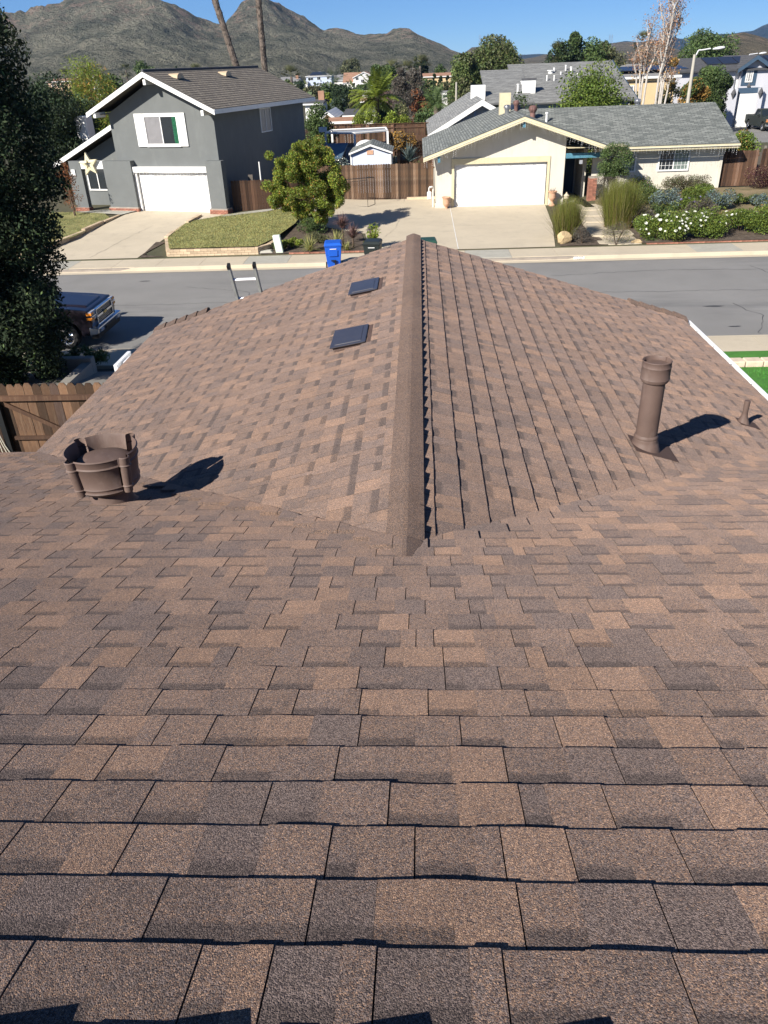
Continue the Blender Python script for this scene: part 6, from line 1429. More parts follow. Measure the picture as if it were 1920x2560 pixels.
b = MB(); b.box(-6.9, -6.35, 58.6, 58.7, -3.92, -3.60); tag(b.build('pump_sign', M['trim_white']), 'small white rectangular panel at the left corner of the pool', 'panel')
dm = root('white_dome', 'white rounded dish behind the shed roof', 'dish', tuple(hy(915, 358, 56))); b = MB(); b.lathe([(.75, -.25), (.6, .02), (.35, .16), (0, .22)], n=20); b.build('dome', M['trim_white'], dm, smooth=True); b = MB(); b.cyl((0, 0, -2.2), (0, 0, -.05), .08); b.build('pole', M['steel'], dm)
shrub('flowering_shrub', 'pale leaved shrub between the lean-to and the shed', (-4.9, 51.5, -6.95), (1.9, 1.4, 2.6), M['lf_blue'], 2600, .10, sec=(M['petal'], .12))
shrub('golden_vine', 'orange brown vine over the rear fence behind the shed', (-1.4, 60.3, -5.4), (3.6, .8, 1.5), M['lf_gold'], 2600, .13, sec=(M['lf_grey'], .4))
rosette('yucca', 'spiky grey green yucca right of the shed', (-.7, 54.5, -6.9), 160, 1.1, .09, M['lf_blue'], .8, trunk=1.4)
shrub('leafy_shrub', 'dark green shrub below the yucca beside the shed', (-.5, 53.2, -6.95), (1.5, 1.2, 1.9), M['lf_mid'], 1800, .1)
b = MB(); b.cyl((*LP(1.9, 2.0), -6.9), (*LP(1.75, 2.3), -4.35), .035, n=8); tag(b.build('white_pole', M['trim_white']), 'thin white pole leaning against the dark side of the grey house', 'pole')
b = MB(); p = LP(1.6, 1.4); b.box(p[0] - .12, p[0] + .12, p[1], p[1] + .12, -6.9, -4.9); tag(b.build('grey_board', M['grey_wood']), 'grey board leaning in shade beside the grey house', 'board'); settone(bpy.data.objects['grey_board'], .8)
# ================================================================ neighbours behind
def hip_or_gable(name, label, px0, px1, peave, pridge, Y, depth, wallm, roofm, kind='side', base=None, wins=(), over=.4, chim=None, trim=True, rz=0, label2=None):
    """house whose front spans px0..px1 at distance Y; kind side: ridge along the front; gable: ridge away from us; hip"""
    x0 = hy(px0, peave, Y).x; x1 = hy(px1, peave, Y).x; cx = (px0 + px1) / 2; ze = hy(cx, peave, Y).z
    zb = base if base is not None else Gf(x0, Y) - .3
    zr = hy(cx, pridge, Y + (depth / 2 if kind != 'gable' else 0)).z
    e = root(name, label, 'house', ((x0 + x1) / 2, Y, 0), rz); w = (x1 - x0) / 2
    b = MB()
    if kind == 'gable': b.prism([(-w, zb), (w, zb), (w, ze), (0, zr - .1), (-w, ze)], 1, 0, depth)
    elif kind == 'side': b.prism([(0, zb), (depth, zb), (depth, ze), (depth / 2, zr - .1), (0, ze)], 0, -w, w)
    else: b.box(-w, w, 0, depth, zb, ze)
    b.build('wall', wallm, e)
    o_ = over
    if kind == 'gable':
        for sg in (-1, 1):
            dn = Vector((sg * w, 0, ze - zr)); roof_plane('roof', e, (0, -o_, zr), (0, depth + o_, zr), dn, dn.length + o_, roofm, .3, .01, .15)
            if trim: b = MB(); k = (w + o_) / w; b.prism([(0, zr - .02), (sg * w * k, zr + (ze - zr) * k - .02), (sg * w * k, zr + (ze - zr) * k - .28), (0, zr - .3)], 1, -o_ - .06, -o_ - .01); b.build('barge_board', M['trim_white'], e)
    elif kind == 'side':
        for sg in (-1, 1):
            dn = Vector((0, sg * depth / 2, ze - zr)); roof_plane('roof', e, (-w - o_, depth / 2, zr), (w + o_, depth / 2, zr), dn, dn.length + o_, roofm, .3, .01, .15)
        if trim: b = MB(); k = 1 + o_ / (depth / 2); b.box(-w - o_, w + o_, -o_ - .06, -o_ - .01, zr + (ze - zr) * k - .2, zr + (ze - zr) * k + .0); b.build('fascia', M['trim_white'], e)
    else:
        h = min(w, depth / 2); b = MB(); W_ = w + o_; D0 = -o_; D1 = depth + o_
        b.add([(-W_, D0, ze), (W_, D0, ze), (W_, D1, ze), (-W_, D1, ze), (-W_ + h, depth / 2, zr), (W_ - h, depth / 2, zr)], [(0, 1, 5, 4), (1, 2, 5), (2, 3, 4, 5), (3, 0, 4), (3, 2, 1, 0)]); b.build('roof', roofm, e)
        if trim: b = MB(); b.box(-W_, W_, D0 - .03, D0 - .0, ze - .2, ze - .01); b.build('fascia', M['trim_white'], e)
    for (a, c, z0, z1, m_) in wins: window(e, -w + 2 * w * a, -w + 2 * w * c, ze + z0, ze + z1, -.02, M['trim_white'], m_, (1, 0), .08)
    for (fx, fy, s, hgt, m_) in (chim or ()):
        zz = zr + (ze - zr) * (abs(fy - .5) * 2 if kind != 'gable' else abs(fx - .5) * 2); b = MB(); b.box(-w + 2 * w * fx - s / 2, -w + 2 * w * fx + s / 2, depth * fy - s / 2, depth * fy + s / 2, zz - .5, zz + hgt); b.build('chimney', m_, e)
    return e, w, ze, zr
G_, GM = M['glass'], M['glass_mid']
# pale gabled neighbour just behind the cream house
a, c = hy(1069, 337, 56), hy(1206, 248, 56); r2 = hy(1300, 277, 56)
nh = root('pale_gabled_house', 'pale lavender walled house with white gable trim behind the cream garage', 'house', (0, 0, 0))
px_ = c.x; pz = c.z; wl_ = px_ - a.x; sl = (pz - a.z) / wl_
b = MB(); b.prism([(a.x + .9, -7), (px_ + 4.6, -7), (px_ + 4.6, pz - 4.6 * sl - .1), (px_, pz - .12), (a.x + .9, a.z + .9 * sl - .12)], 1, 56.7, 70); b.build('wall', M['wall_pale'], nh)
for sg, L_ in ((-1, wl_), (1, 5.2)):
    roof_plane('roof', nh, (px_, 56, pz), (px_, 70.5, pz), Vector((sg, 0, -sl)), L_ * math.hypot(1, sl), M['roof_mid'], .16, .008, .08)
    b = MB(); x1 = px_ + sg * L_; b.prism([(px_, pz - .02), (x1, pz - sl * L_ - .02), (x1, pz - sl * L_ - .34), (px_, pz - .36)], 1, 55.93, 55.99); b.build('barge_board', M['trim_white'], nh)
b = MB(); vx = hy(1206, 268, 56.7)
for i in range(5): b.box(vx.x - .05, vx.x + .35, 56.64, 56.69, vx.z - .45 + i * .09, vx.z - .45 + i * .09 + .05)
b.build('gable_vent', M['trim_white'], nh)
b = MB(); q = hy(1187, 280, 56.7); b.box(q.x - .07, q.x + .07, 56.55, 56.69, -6.9, q.z + .35); b.build('downpipe', M['wall_blue'], nh)
wh = hy(1196, 215, 62); b = MB(); b.box(wh.x - .5, wh.x + .5, 62, 62.8, -4.0, wh.z + .05); b.build('chimney', M['trim_white'], nh)
# big grey roofed house
br = root('big_grey_roofed_house', 'large house showing a long grey shingle roof with many small vents', 'house', (0, 0, 0))
A0 = hy(1280, 161, 70); A1 = hy(1530, 151, 70); B0 = hy(1215, 262, 60.5); zr = (A0.z + A1.z) / 2; dnv = Vector((0, 60.5 - 70, B0.z - zr)); Lr = dnv.length
roof_plane('roof', br, (hy(1268, 161, 70).x - 0, 70, zr), (A1.x, 70, zr), dnv, Lr, M['roof_mid'], .16, .008, .1)
roof_plane('roof', br, (A0.x - 2.6, 68.5, zr - .32 * 1), (A0.x + .6, 68.5, zr - .32), dnv, Lr - 1.6, M['roof_mid'], .16, .009, .1)
roof_plane('roof', br, (A0.x, 70, zr), (A1.x, 70, zr), Vector((0, 9.5, B0.z - zr)), Lr, M['roof_mid'], .16, .008, .1)
b = MB(); b.prism([(61.2, -7.2), (78.5, -7.2), (78.5, B0.z), (70, zr - .15), (61.2, B0.z)], 0, A0.x, A1.x - .5); b.build('wall', M['wall_blue'], br)
b = MB(); b.prism([(60.6, B0.z + .02), (70, zr + .04), (79.4, B0.z), (79.4, B0.z - .25), (70, zr - .22), (60.6, B0.z - .25)], 0, A1.x + .01, A1.x + .07); b.build('barge_board', M['trim_blue'], br)
for (px, py, r_, h_) in ((1376, 183, .25, .2), (1385, 180, .08, .3), (1414, 176, .08, .4), (1427, 183, .10, .5), (1402, 186, .07, .15), (1444, 190, .07, .15), (1367, 202, .06, .4), (1385, 202, .06, .4), (1305, 212, .12, .25), (1294, 236, .10, .8)):
    dr = ray(px, py); n_ = np.array([0, -(B0.z - zr) / (60.5 - 70), 1.]); t = (zr + n_[1] * 70) / n_.dot(dr); p = Vector(dr * t)
    r_ *= .7; h_ *= .75; b = MB(); b.cyl((p.x, p.y, p.z - .1), (p.x, p.y, p.z + h_), r_, n=8); b.cyl((p.x, p.y, p.z + h_), (p.x, p.y, p.z + h_ + .06), r_ * 1.4, n=8); b.build('vent_pipe', M['trim_white'], br)
dr = ray(1322, 234); t = (zr + n_[1] * 70) / n_.dot(dr); p = Vector(dr * t); b = MB(); b.box(p.x - .45, p.x + .45, p.y, p.y + .6, p.z - .2, p.z + .85); b.build('chimney', M['trim_white'], br); b = MB(); b.box(p.x - .5, p.x + .5, p.y - .05, p.y + .65, p.z + .851, p.z + .95); b.build('chimney_cap', M['roof_dk'], br)
# yellow house with solar roof behind the birches
yh, w_, ze, zr2 = hip_or_gable('yellow_stucco_house', 'yellow stucco house with dark solar roof behind the white birches', 1545, 1690, 190, 158, 80, 12, M['wall_yellow'], M['roof_grey'], 'hip', wins=((.12, .30, -2.2, -.7, GM),))
b = MB(); xa = -w_ * .9
for i in range(4): b.hull8([(xa + i * 1.55, .6, ze + .42), (xa + i * 1.55 + 1.45, .6, ze + .42), (xa + i * 1.55 + 1.45, 4.4, zr2 - .25), (xa + i * 1.55, 4.4, zr2 - .25)], [(xa + i * 1.55, .6, ze + .48), (xa + i * 1.55 + 1.45, .6, ze + .48), (xa + i * 1.55 + 1.45, 4.4, zr2 - .19), (xa + i * 1.55, 4.4, zr2 - .19)])
b.build('solar_panels', M['solar'], yh)
# lilac house with blue trim at the right edge
lh = root('lilac_two_storey_house', 'lilac stucco house with slate blue trim and garage at the right edge', 'house', (0, 0, 0))
YL = 92; P_ = lambda px, py, Y=YL: hy(px, py, Y)
apx = P_(1890, 140); lf = P_(1846, 172); rt = P_(1930, 172); zb = -7.4
b = MB(); b.prism([(lf.x + .4, zb), (rt.x + 1.2, zb), (rt.x + 1.2, rt.z - .2), (apx.x, apx.z - .2), (lf.x + .4, lf.z - .1)], 1, YL, YL + 9); b.build('wall', M['wall_lilac'], lh)
q0 = P_(1820, 177); b = MB(); b.box(q0.x, lf.x + .38, YL + .6, YL + 9, zb, q0.z); b.build('side_wing', M['wall_white'], lh)
q1 = P_(1815, 222); b = MB(); b.box(q1.x, P_(1839, 222).x, YL - .8, YL - .01, zb, q1.z); b.build('garage_pier', M['wall_lilac'], lh); b = MB(); b.box(P_(1893, 222).x, P_(1903, 222).x, YL - .8, YL - .01, zb, q1.z); b.build('garage_pier', M['wall_lilac'], lh)
for sg, px in ((-1, 1840), (1, 1938)):
    ex = P_(px, 175); dn = Vector((ex.x - apx.x, 0, ex.z - apx.z)); roof_plane('roof', lh, (apx.x, YL - .6, apx.z + .1), (apx.x, YL + 9.5, apx.z + .1), dn, dn.length, M['roof_dk'], .3, .02, .12)
    b = MB(); b.prism([(apx.x, apx.z + .08), (ex.x, ex.z + .08), (ex.x, ex.z - .28), (apx.x, apx.z - .3)], 1, YL - .68, YL - .61); b.build('barge_board', M['trim_blue'], lh)
r0 = P_(1712, 147, 96.5); r1 = P_(1868, 138, 96.5); e0 = P_(1846, 174, 91.6)
dn = Vector((0, 91.6 - 96.5, e0.z - (r0.z + r1.z) / 2)); roof_plane('roof', lh, (r0.x - 3, 96.5, (r0.z + r1.z) / 2), (r1.x + 1.5, 96.5, (r0.z + r1.z) / 2), dn, dn.length, M['roof_dk'], .3, .02, .12)
b = MB(); b.box(r0.x - 2.5, e0.x, 92.2, 96.5, zb, e0.z); b.build('rear_wall', M['wall_lilac'], lh)
s0 = r0.x + 1.5
for i in range(5):
    b = MB(); k0, k1 = .12, .62; f_ = lambda t, xx: (xx, 96.5 + dn.y * t, (r0.z + r1.z) / 2 + dn.z * t + .06)
    b.hull8([f_(k0, s0 + i * 1.6), f_(k0, s0 + i * 1.6 + 1.5), f_(k1, s0 + i * 1.6 + 1.5), f_(k1, s0 + i * 1.6)], [tuple(Vector(f_(k0, s0 + i * 1.6)) + Vector((0, 0, .08))), tuple(Vector(f_(k0, s0 + i * 1.6 + 1.5)) + Vector((0, 0, .08))), tuple(Vector(f_(k1, s0 + i * 1.6 + 1.5)) + Vector((0, 0, .08))), tuple(Vector(f_(k1, s0 + i * 1.6)) + Vector((0, 0, .08)))]); b.build('solar_panel', M['solar'], lh)
wa, wb = P_(1861, 206), P_(1892, 174); b = MB(); b.box(wa.x - .35, wb.x + .1, YL - .05, YL - .005, wa.z - .3, wb.z + .2); b.build('window_surround', M['trim_blue'], lh)
window(lh, wa.x, wb.x - .3, wa.z, wb.z, YL - .08, M['trim_white'], G_, (2, 2), .1)
ga, gb = P_(1842, 268), P_(1892, 232); garage_door(lh, ga.x, gb.x, zb + .1, gb.z, YL - .25, M['door_white'], 4, 4); b = MB(); b.box(ga.x - .2, gb.x + .2, YL - .3, YL - .01, gb.z + .01, gb.z + .5); b.build('header_beam', M['trim_blue'], lh)
for (px, py) in ((1834, 234), (1902, 232)):
    q = P_(px, py, YL - .85); b = MB(); b.lathe([(0, -.55), (.28, 0), (0, .55)], (q.x, q.y, q.z), 4); b.build('wall_ornament', M['roof_dk'], lh)
q = P_(1872, 216, YL - .1); b = MB(); b.lathe([(0, -.4), (.2, 0), (0, .4)], (q.x, q.y, q.z), 6); b.build('wall_ornament', M['roof_dk'], lh)
pk = pickup('dark pickup facing the street beside the lilac house at the right edge', (hy(1931, 262, 86).x + .4, 88, -7.05), -math.pi / 2, M['bin_black'])
bk = hz(1857, 306, -7.1); bin_('wheelie_bin', 'dark green bin at the far kerb beside the right street lamp', M['bin_green'], (bk.x, bk.y, -7.1), .1, 1.5, group='wheeled rubbish bins')
bk = hz(1877, 303, -7.1); bin_('wheelie_bin', 'black bin at the far kerb right of the green bin', M['bin_black'], (bk.x, bk.y, -7.1), -.1, 1.45)
for (px, py, m_, lab) in ((1803, 296, 'bin_blue', 'blue bin under the juniper beyond the cream house roof'), (1815, 306, 'bin_black', 'black bin under the juniper at the end of the cream house roof')):
    bk = hz(px, py, -7.05); bin_('wheelie_bin', lab, M[m_], (bk.x, bk.y, -7.05), .2, 1.25)
# back street
rd = [hz(*p, -7.06) for p in ((1780, 330), (1822, 314), (1860, 307), (1925, 297), (2150, 268), (2600, 260), (2600, 420), (2150, 400), (1925, 392), (1880, 380), (1800, 352))]
flat('side_road', [(p.x, p.y) for p in rd], -7.05 + 0.0, M['asphalt'], 'structure')
sw = [hz(*p, -6.98) for p in ((1780, 325), (1822, 311), (1860, 304), (1925, 294), (2150, 264), (2150, 258), (1925, 288), (1860, 297), (1815, 300), (1770, 316))]
b = MB(); b.prism([(p.x, p.y) for p in sw], 2, -7.2, -6.97); o = b.build('side_pavement', M['concrete']); o['kind'] = 'structure'
gs = [hz(*p, -6.98) for p in ((1800, 303), (1860, 296), (1925, 287), (2150, 257), (2150, 250), (1925, 279), (1870, 282), (1800, 292))]
flat('far_lawn', [(p.x, p.y) for p in gs], -6.955, M['turf'], 'structure')
dv = [hz(*p, -6.98) for p in ((1852, 281), (1925, 278), (1925, 262), (1845, 266))]; flat('far_driveway', [(p.x, p.y) for p in dv], -6.94, M['concrete'], 'structure')
# street lamps
def lamp(label, px0, py0, pxt, pyt, pxh, pyh, z0=-7.0, Y=None):
    b0 = hz(px0, py0, z0) if Y is None else None
    if Y is not None: t = hy(pxt, pyt, Y); b0 = Vector((t.x - .0, Y, z0))
    Yv = b0.y; t = hy(pxt, pyt, Yv); h = hy(pxh, pyh, Yv)
    e = root('street_lamp', label, 'street lamp', tuple(b0), 0, 'street lamps beyond the cream house'); T = t - b0; Hd = h - b0
    b = MB(); b.cyl((0, 0, 0), tuple(T), .16, .10, 10); b.build('pole', M['lamp_post'], e, smooth=True)
    b = MB(); mid = Vector((T.x + (Hd.x - T.x) * .35, 0, T.z + (Hd.z - T.z) * .78)); b.tube([(T.x, 0, T.z - .25), tuple(T + (mid - T) * .5 + Vector((0, 0, .12))), tuple(mid), (Hd.x - .25, 0, Hd.z)], .045, 7); b.build('arm', M['lamp_head'], e)
    b = MB(); b.lathe([(0, -.42), (.11, -.36), (.20, -.05), (.19, .2), (.10, .38), (0, .42)], n=12); o = b.build('lamp_head', M['lamp_head'], e, smooth=True); o.location = (Hd.x + .3, 0, Hd.z); o.rotation_euler = (0, math.radians(85), 0); o.scale = (.55, 1, 1)
    return e
l1b = hy(1712, 270, 62); lamp('taller left street lamp rising behind the ridge of the cream house', 0, 0, 1737, 136, 1786, 121, -6.98, 62)
lamp('right street lamp standing on the grass before the lilac house', 1837, 299, 1868, 142, 1900, 133, -6.98)
# distant houses
hip_or_gable('pale_blue_house', 'distant pale blue two storey house with solar panels', 765, 828, 190, 179, 400, 12, M['wall_blue'], M['roof_grey'], 'hip', wins=((.08, .28, -1.6, -.5, G_), (.43, .57, -1.6, -.4, G_), (.82, .93, -1.5, -.4, G_), (.3, .38, -4, -2.8, G_), (.5, .58, -4.2, -2.6, G_), (.74, .82, -4.6, -2.4, G_)))
e_ = hy(775, 187, 400); b = MB(); x0 = hy(775, 187, 402).x; x1 = hy(817, 187, 402).x; zz = hy(795, 187.5, 402).z; zt_ = hy(795, 181.5, 405).z; b.hull8([(x0, 400.6, zz), (x1, 400.6, zz), (x1 - 1, 405, zt_ + .1), (x0 + 1, 405, zt_ + .1)], [(x0, 400.6, zz + .15), (x1, 400.6, zz + .15), (x1 - 1, 405, zt_ + .3), (x0 + 1, 405, zt_ + .3)]); b.build('solar_panels', M['solar'], bpy.data.objects['pale_blue_house']).matrix_parent_inverse = bpy.data.objects['pale_blue_house'].matrix_basis.inverted()
hip_or_gable('pale_blue_annex', 'low wing left of the distant pale blue house', 749, 768, 207, 201, 398, 8, M['wall_white'], M['roof_grey'], 'side', wins=((.6, .8, -1.8, -.8, G_),))
hip_or_gable('tan_roofed_house', 'distant tan roofed house beside the queen palm', 859, 900, 205, 181, 380, 16, M['wall_white'], M['roof_tan'], 'side')
hip_or_gable('white_gabled_house', 'distant white gable wall right of the tan roof', 883, 937, 192, 179, 378, 16, M['wall_white'], M['roof_tan'], 'gable', wins=((.1, .25, -1.2, .0, G_), (.35, .5, -2.2, -.9, G_)))
hip_or_gable('grey_roofed_bungalow', 'distant grey roof between the blue and tan houses', 834, 857, 201, 187, 420, 12, M['wall_white'], M['roof_grey'], 'side')
hip_or_gable('grey_roofed_bungalow', 'low grey and tan roof left of the distant blue house', 700, 745, 204, 192, 395, 14, M['wall_white'], M['roof_grey'], 'side', chim=((.9, .3, 1.2, 1.5, M['roof_tan']),))
hip_or_gable('slate_roofed_bungalow', 'slate grey roofed bungalow below the queen palm trunk', 866, 934, 286, 271, 88, 9, M['wall_white'], M['roof_dk'], 'side')
hip_or_gable('yellow_gabled_bungalow', 'small yellow gabled house left of the slate roof', 805, 834, 290, 278, 92, 9, M['wall_yellow'], M['trim_white'], 'gable')
hip_or_gable('tan_flat_roofed_house', 'pale house with low tan roof below the yellow gable', 826, 882, 302, 293, 80, 6, M['wall_white'], M['roof_tan'], 'side', wins=((.1, .2, -1.2, -.4, G_), (.45, .6, -1.2, -.3, G_)))
hip_or_gable('brown_roofed_bungalow', 'brown grey roof with brick chimney beside the grey house eave', 762, 802, 258, 248, 130, 9, M['wall_white'], M['roof_dk'], 'side', chim=((.9, .4, .9, 1.2, M['roof_tan']),))
hip_or_gable('orange_tiled_house', 'small orange tiled roof among trees left of the queen palm', 905, 932, 252, 240, 150, 9, M['wall_white'], M['roof_tan'], 'side', chim=((.3, .4, 1.2, 1.0, M['wall_white']),))
hip_or_gable('cream_tiled_house', 'distant cream house behind the italian cypresses', 1060, 1128, 190, 182, 240, 14, M['wall_yellow'], M['roof_tan'], 'side', wins=((.55, .62, -2, -.8, G_),))
hip_or_gable('cream_tiled_house', 'distant cream house half hidden in the big green trees', 1178, 1212, 186, 178, 200, 12, M['wall_yellow'], M['roof_tan'], 'side', wins=((.2, .4, -2, -.8, G_), (.6, .8, -2, -.8, G_)))
hip_or_gable('peach_long_building', 'long peach building left of the yellow bamboo', 118, 176, 203, 197, 300, 12, M['wall_peach'], M['roof_tan'], 'side', wins=((.15, .25, -2, -.7, G_), (.4, .48, -2, -.7, G_), (.6, .68, -2, -.7, G_)), base=-14)
hip_or_gable('white_peaked_house', 'white pointed gable above the yellow bamboo', 228, 246, 202, 190, 260, 10, M['wall_white'], M['roof_tan'], 'gable')
hip_or_gable('tiled_bungalow', 'dark grey roof behind the date palm', 1108, 1140, 232, 226, 130, 8, M['wall_white'], M['roof_grey'], 'side')
# ================================================================ trees beyond, each placed by sight line and distance
T_ = tree
T_('golden_bamboo', 'tall yellow green bamboo grove left of the grey house', 212, 158, 145, 62, M['lf_lime'], 20000, .19, 'column', z0f=.15, aspect=.22, nb=60, sec=(M['lf_gold'], .15), shell=.25)
T_('dark_evergreen_tree', 'dark evergreen mass between the tall tree and the bamboo', 118, 205, 130, 50, M['lf_dark'], 16000, .16, 'round', z0f=.02, nb=46)
T_('dark_evergreen_tree', 'dark shrubs behind the grey house chimney', 185, 265, 150, 53, M['lf_dark'], 12000, .15, 'round', z0f=.02, nb=40, sec=(M['lf_mid'], .2))
T_('rusty_branch_tree', 'small rust coloured tree left of the grey house porch', 156, 400, 44, 43.5, M['lf_rust'], 900, .09, 'column', z0f=.1, shell=.3)
T_('round_green_tree', 'dark green tree above the grey house left eave', 283, 190, 54, 110, M['lf_mid'], 3000, .34, z0f=.1)
T_('round_green_tree', 'green tree just left of the grey house barge board', 318, 205, 40, 105, M['lf_olive'], 2000, .32, z0f=.1)
T_('round_green_tree', 'green tree showing above the grey house ridge', 358, 158, 48, 240, M['lf_mid'], 2200, .7, z0f=.2)
for px, pt, w in ((312, 160, 5), (156, 173, 6.5), (486, 160, 7), (582, 163, 6)): fanpalm('fan_palm', {312: 'tiny palm above the left gable of the grey house', 156: 'small palm above the peach building', 486: 'small palm above the middle of the grey house ridge', 582: 'small palm at the foot of the left tall palm trunk'}[px], px, pt, 330, w, 'distant palms')
T_('slim_cypress', 'thin dark cypress above the grey house ridge', 440, 162, 5, 330, M['lf_dark'], 500, .7, 'column', z0f=.1)
T_('dark_garden_tree', 'dark green tree right of the grey house back corner', 792, 262, 66, 66, M['lf_mid'], 8000, .17, 'round', z0f=.0, nb=36)
T_('dark_garden_tree', 'low green growth beside the white pool frame', 815, 300, 40, 68, M['lf_mid'], 2500, .17, 'round', z0f=.0)
T_('lime_green_tree', 'bright lime green tree above the yellow gable', 812, 236, 34, 170, M['lf_lime'], 2600, .42, z0f=.1)
T_('blue_green_tree', 'blue green eucalyptus left of the slate roof', 845, 250, 46, 104, M['lf_dark'], 5000, .26, z0f=.05, sec=(M['lf_blue'], .25))
T_('dense_green_tree', 'dense dark tree in the middle distance', 856, 219, 52, 190, M['lf_dark'], 4000, .45, z0f=.05)
T_('dense_green_tree', 'green tree under the distant blue house', 815, 212, 40, 230, M['lf_mid'], 2600, .5, z0f=.05)
T_('dense_green_tree', 'olive green scrub left of the lime tree', 785, 218, 46, 240, M['lf_olive'], 2600, .5, z0f=.05)
T_('dense_green_tree', 'dark cluster below the grey roof left of the blue house', 748, 206, 40, 330, M['lf_dark'], 2200, .6, z0f=.05)
T_('wide_olive_tree', 'wide olive tree on the skyline above the tan roof', 874, 153, 46, 470, M['lf_olive'], 3600, .9, z0f=.25)
T_('olive_shrub_tree', 'yellow olive shrubs around the orange tiled roof', 893, 238, 50, 160, M['lf_olive'], 3800, .38, z0f=.05, sec=(M['lf_lime'], .2))
T_('olive_shrub_tree', 'green shrubs right of the orange tiled roof', 922, 255, 44, 135, M['lf_mid'], 3000, .33, z0f=.05)
T_('tall_green_tree', 'dark green tree left behind the queen palm', 944, 163, 40, 150, M['lf_mid'], 4200, .42, 'column', z0f=.05)
T_('tall_green_tree', 'dark green tree right behind the queen palm', 975, 165, 48, 140, M['lf_mid'], 5200, .4, 'round', z0f=.05)
palm('queen_palm', 'feathery queen palm with a yellow green crown above the pool yard', 940, 180, 84, 0, 2.9, 40, .2, m=M['lf_citrus'], droop=1.1, ldens=34)
T_('grey_bare_tree', 'tall grey brown half bare tree right of the queen palm', 1000, 168, 44, 98, M['lf_grey'], 6500, .26, 'column', z0f=.12, aspect=.25, nb=44, shell=.2)
T_('grey_bare_tree', 'second grey brown half bare tree beside the rust tree', 1036, 172, 48, 102, M['lf_grey'], 6500, .26, 'column', z0f=.12, aspect=.25, nb=44, shell=.2)
T_('rust_leaved_tree', 'rust red leaved tree before the grey half bare trees', 1050, 222, 44, 84, M['lf_rust'], 3600, .2, 'column', z0f=.1, sec=(M['lf_grey'], .3))
T_('pink_twig_tree', 'pinkish twiggy tree behind the queen palm trunk', 968, 230, 40, 112, M['lf_pink'], 2600, .26, z0f=.1, aspect=.2, shell=.2)
T_('green_cone_shrub', 'green conical shrub left of the rust tree', 990, 258, 22, 88, M['lf_mid'], 1600, .2, 'cone', z0f=.02)
T_('dark_conifer', 'dark conifer on the skyline right of centre', 1040, 139, 24, 280, M['lf_dark'], 2600, .6, 'cone', z0f=.1)
T_('dark_conifer', 'tallest dark conifer beside the skyline palm', 1056, 130, 24, 270, M['lf_dark'], 2600, .6, 'column', z0f=.1)
for px, pt, w, lab in ((981, 150, 7, 'palm on the skyline above the tall green trees'), (1017, 153, 7, 'palm between the grey trees on the skyline'), (1050, 137, 7, 'palm before the tallest dark conifer'), (726, 165, 7, 'small palm right of the tall palm trunks')): fanpalm('fan_palm', lab, px, pt, 260, w, 'distant palms')
palm('queen_palm', 'small queen palm between the distant blue and tan houses', 834, 170, 360, 0, 7.5, 26, .5, droop=1.1, ldens=12)
for px, pt, w, lab in ((1086, 178, 9, 'first italian cypress from the left before the cream house'), (1101, 186, 10, 'middle italian cypress before the cream house'), (1117, 177, 9, 'right italian cypress before the cream house')): T_('italian_cypress', lab, px, pt, w, 190, M['lf_dark'], 1400, .4, 'column', z0f=.02, group='italian cypresses')
T_('round_green_tree', 'dark tree above the cream house with cypresses', 1103, 163, 26, 260, M['lf_mid'], 1800, .55)
palm('date_palm', 'short date palm left of the pale gabled house', 1091, 215, 78, 0, 1.9, 44, .3, m=M['lf_mid'], droop=.9, ldens=20)
T_('big_green_tree', 'left part of the big light green grove right of centre', 1160, 142, 70, 120, M['lf_grove'], 7500, .36, 'round', z0f=.12, sec=(M['lf_olive'], .4), nb=40)
T_('big_green_tree', 'tallest light green tree with pale branches above the grey roof', 1228, 112, 118, 128, M['lf_grove'], 15000, .36, 'round', z0f=.15, sec=(M['lf_olive'], .4), nb=64, shell=.3, bark='bark_pale')
T_('big_green_tree', 'right light green tree touching the large grey roof', 1272, 125, 62, 134, M['lf_grove'], 7000, .36, 'round', z0f=.15, sec=(M['lf_olive'], .3), nb=40)
T_('low_shrub', 'low green shrub on the slope under the big grove', 1165, 228, 60, 108, M['lf_olive'], 2600, .28, z0f=.02)
T_('avocado_tree', 'dense glossy green tree before the large grey roof', 1478, 190, 158, 58, M['lf_rose'], 20000, .17, 'round', z0f=.02, nb=70, sec=(M['lf_citrus'], .2), cat='tree')
T_('leafy_shrub_tree', 'dark leafy bush behind the turbine vents', 1312, 232, 70, 58, M['lf_mid'], 2600, .15, 'round', z0f=.05, shell=.2)
T_('dark_pine', 'dark pointed pine on the skyline above the grey roof', 1440, 76, 92, 150, M['lf_dark'], 11000, .42, 'cone', z0f=.05, nb=50, sec=(M['lf_mid'], .3))
T_('dark_pine', 'dark round pine left of the pointed one', 1392, 108, 84, 150, M['lf_dark'], 6500, .42, 'round', z0f=.05, nb=40, sec=(M['lf_mid'], .3))
T_('dark_pine', 'dark green tree right of the pointed pine', 1482, 106, 74, 150, M['lf_mid'], 5000, .42, 'round', z0f=.05, nb=36)
T_('bronze_tree', 'bronze green tree at the right end of the skyline pines', 1518, 108, 52, 155, M['lf_olive'], 3400, .42, 'round', z0f=.1, nb=30)
fanpalm('fan_palm', 'palm showing above the left skyline pine', 1397, 106, 150, 3.6, 'distant palms')
fanpalm('fan_palm', 'tall thin palm seen through the birch twigs', 1612, 79, 135, 3.2, 'distant palms')
T_('wide_green_pine', 'wide flat green pine on the skyline right of the birches', 1772, 97, 158, 175, M['lf_mid'], 13000, .5, 'round', z0f=.1, nb=70, dy=10)
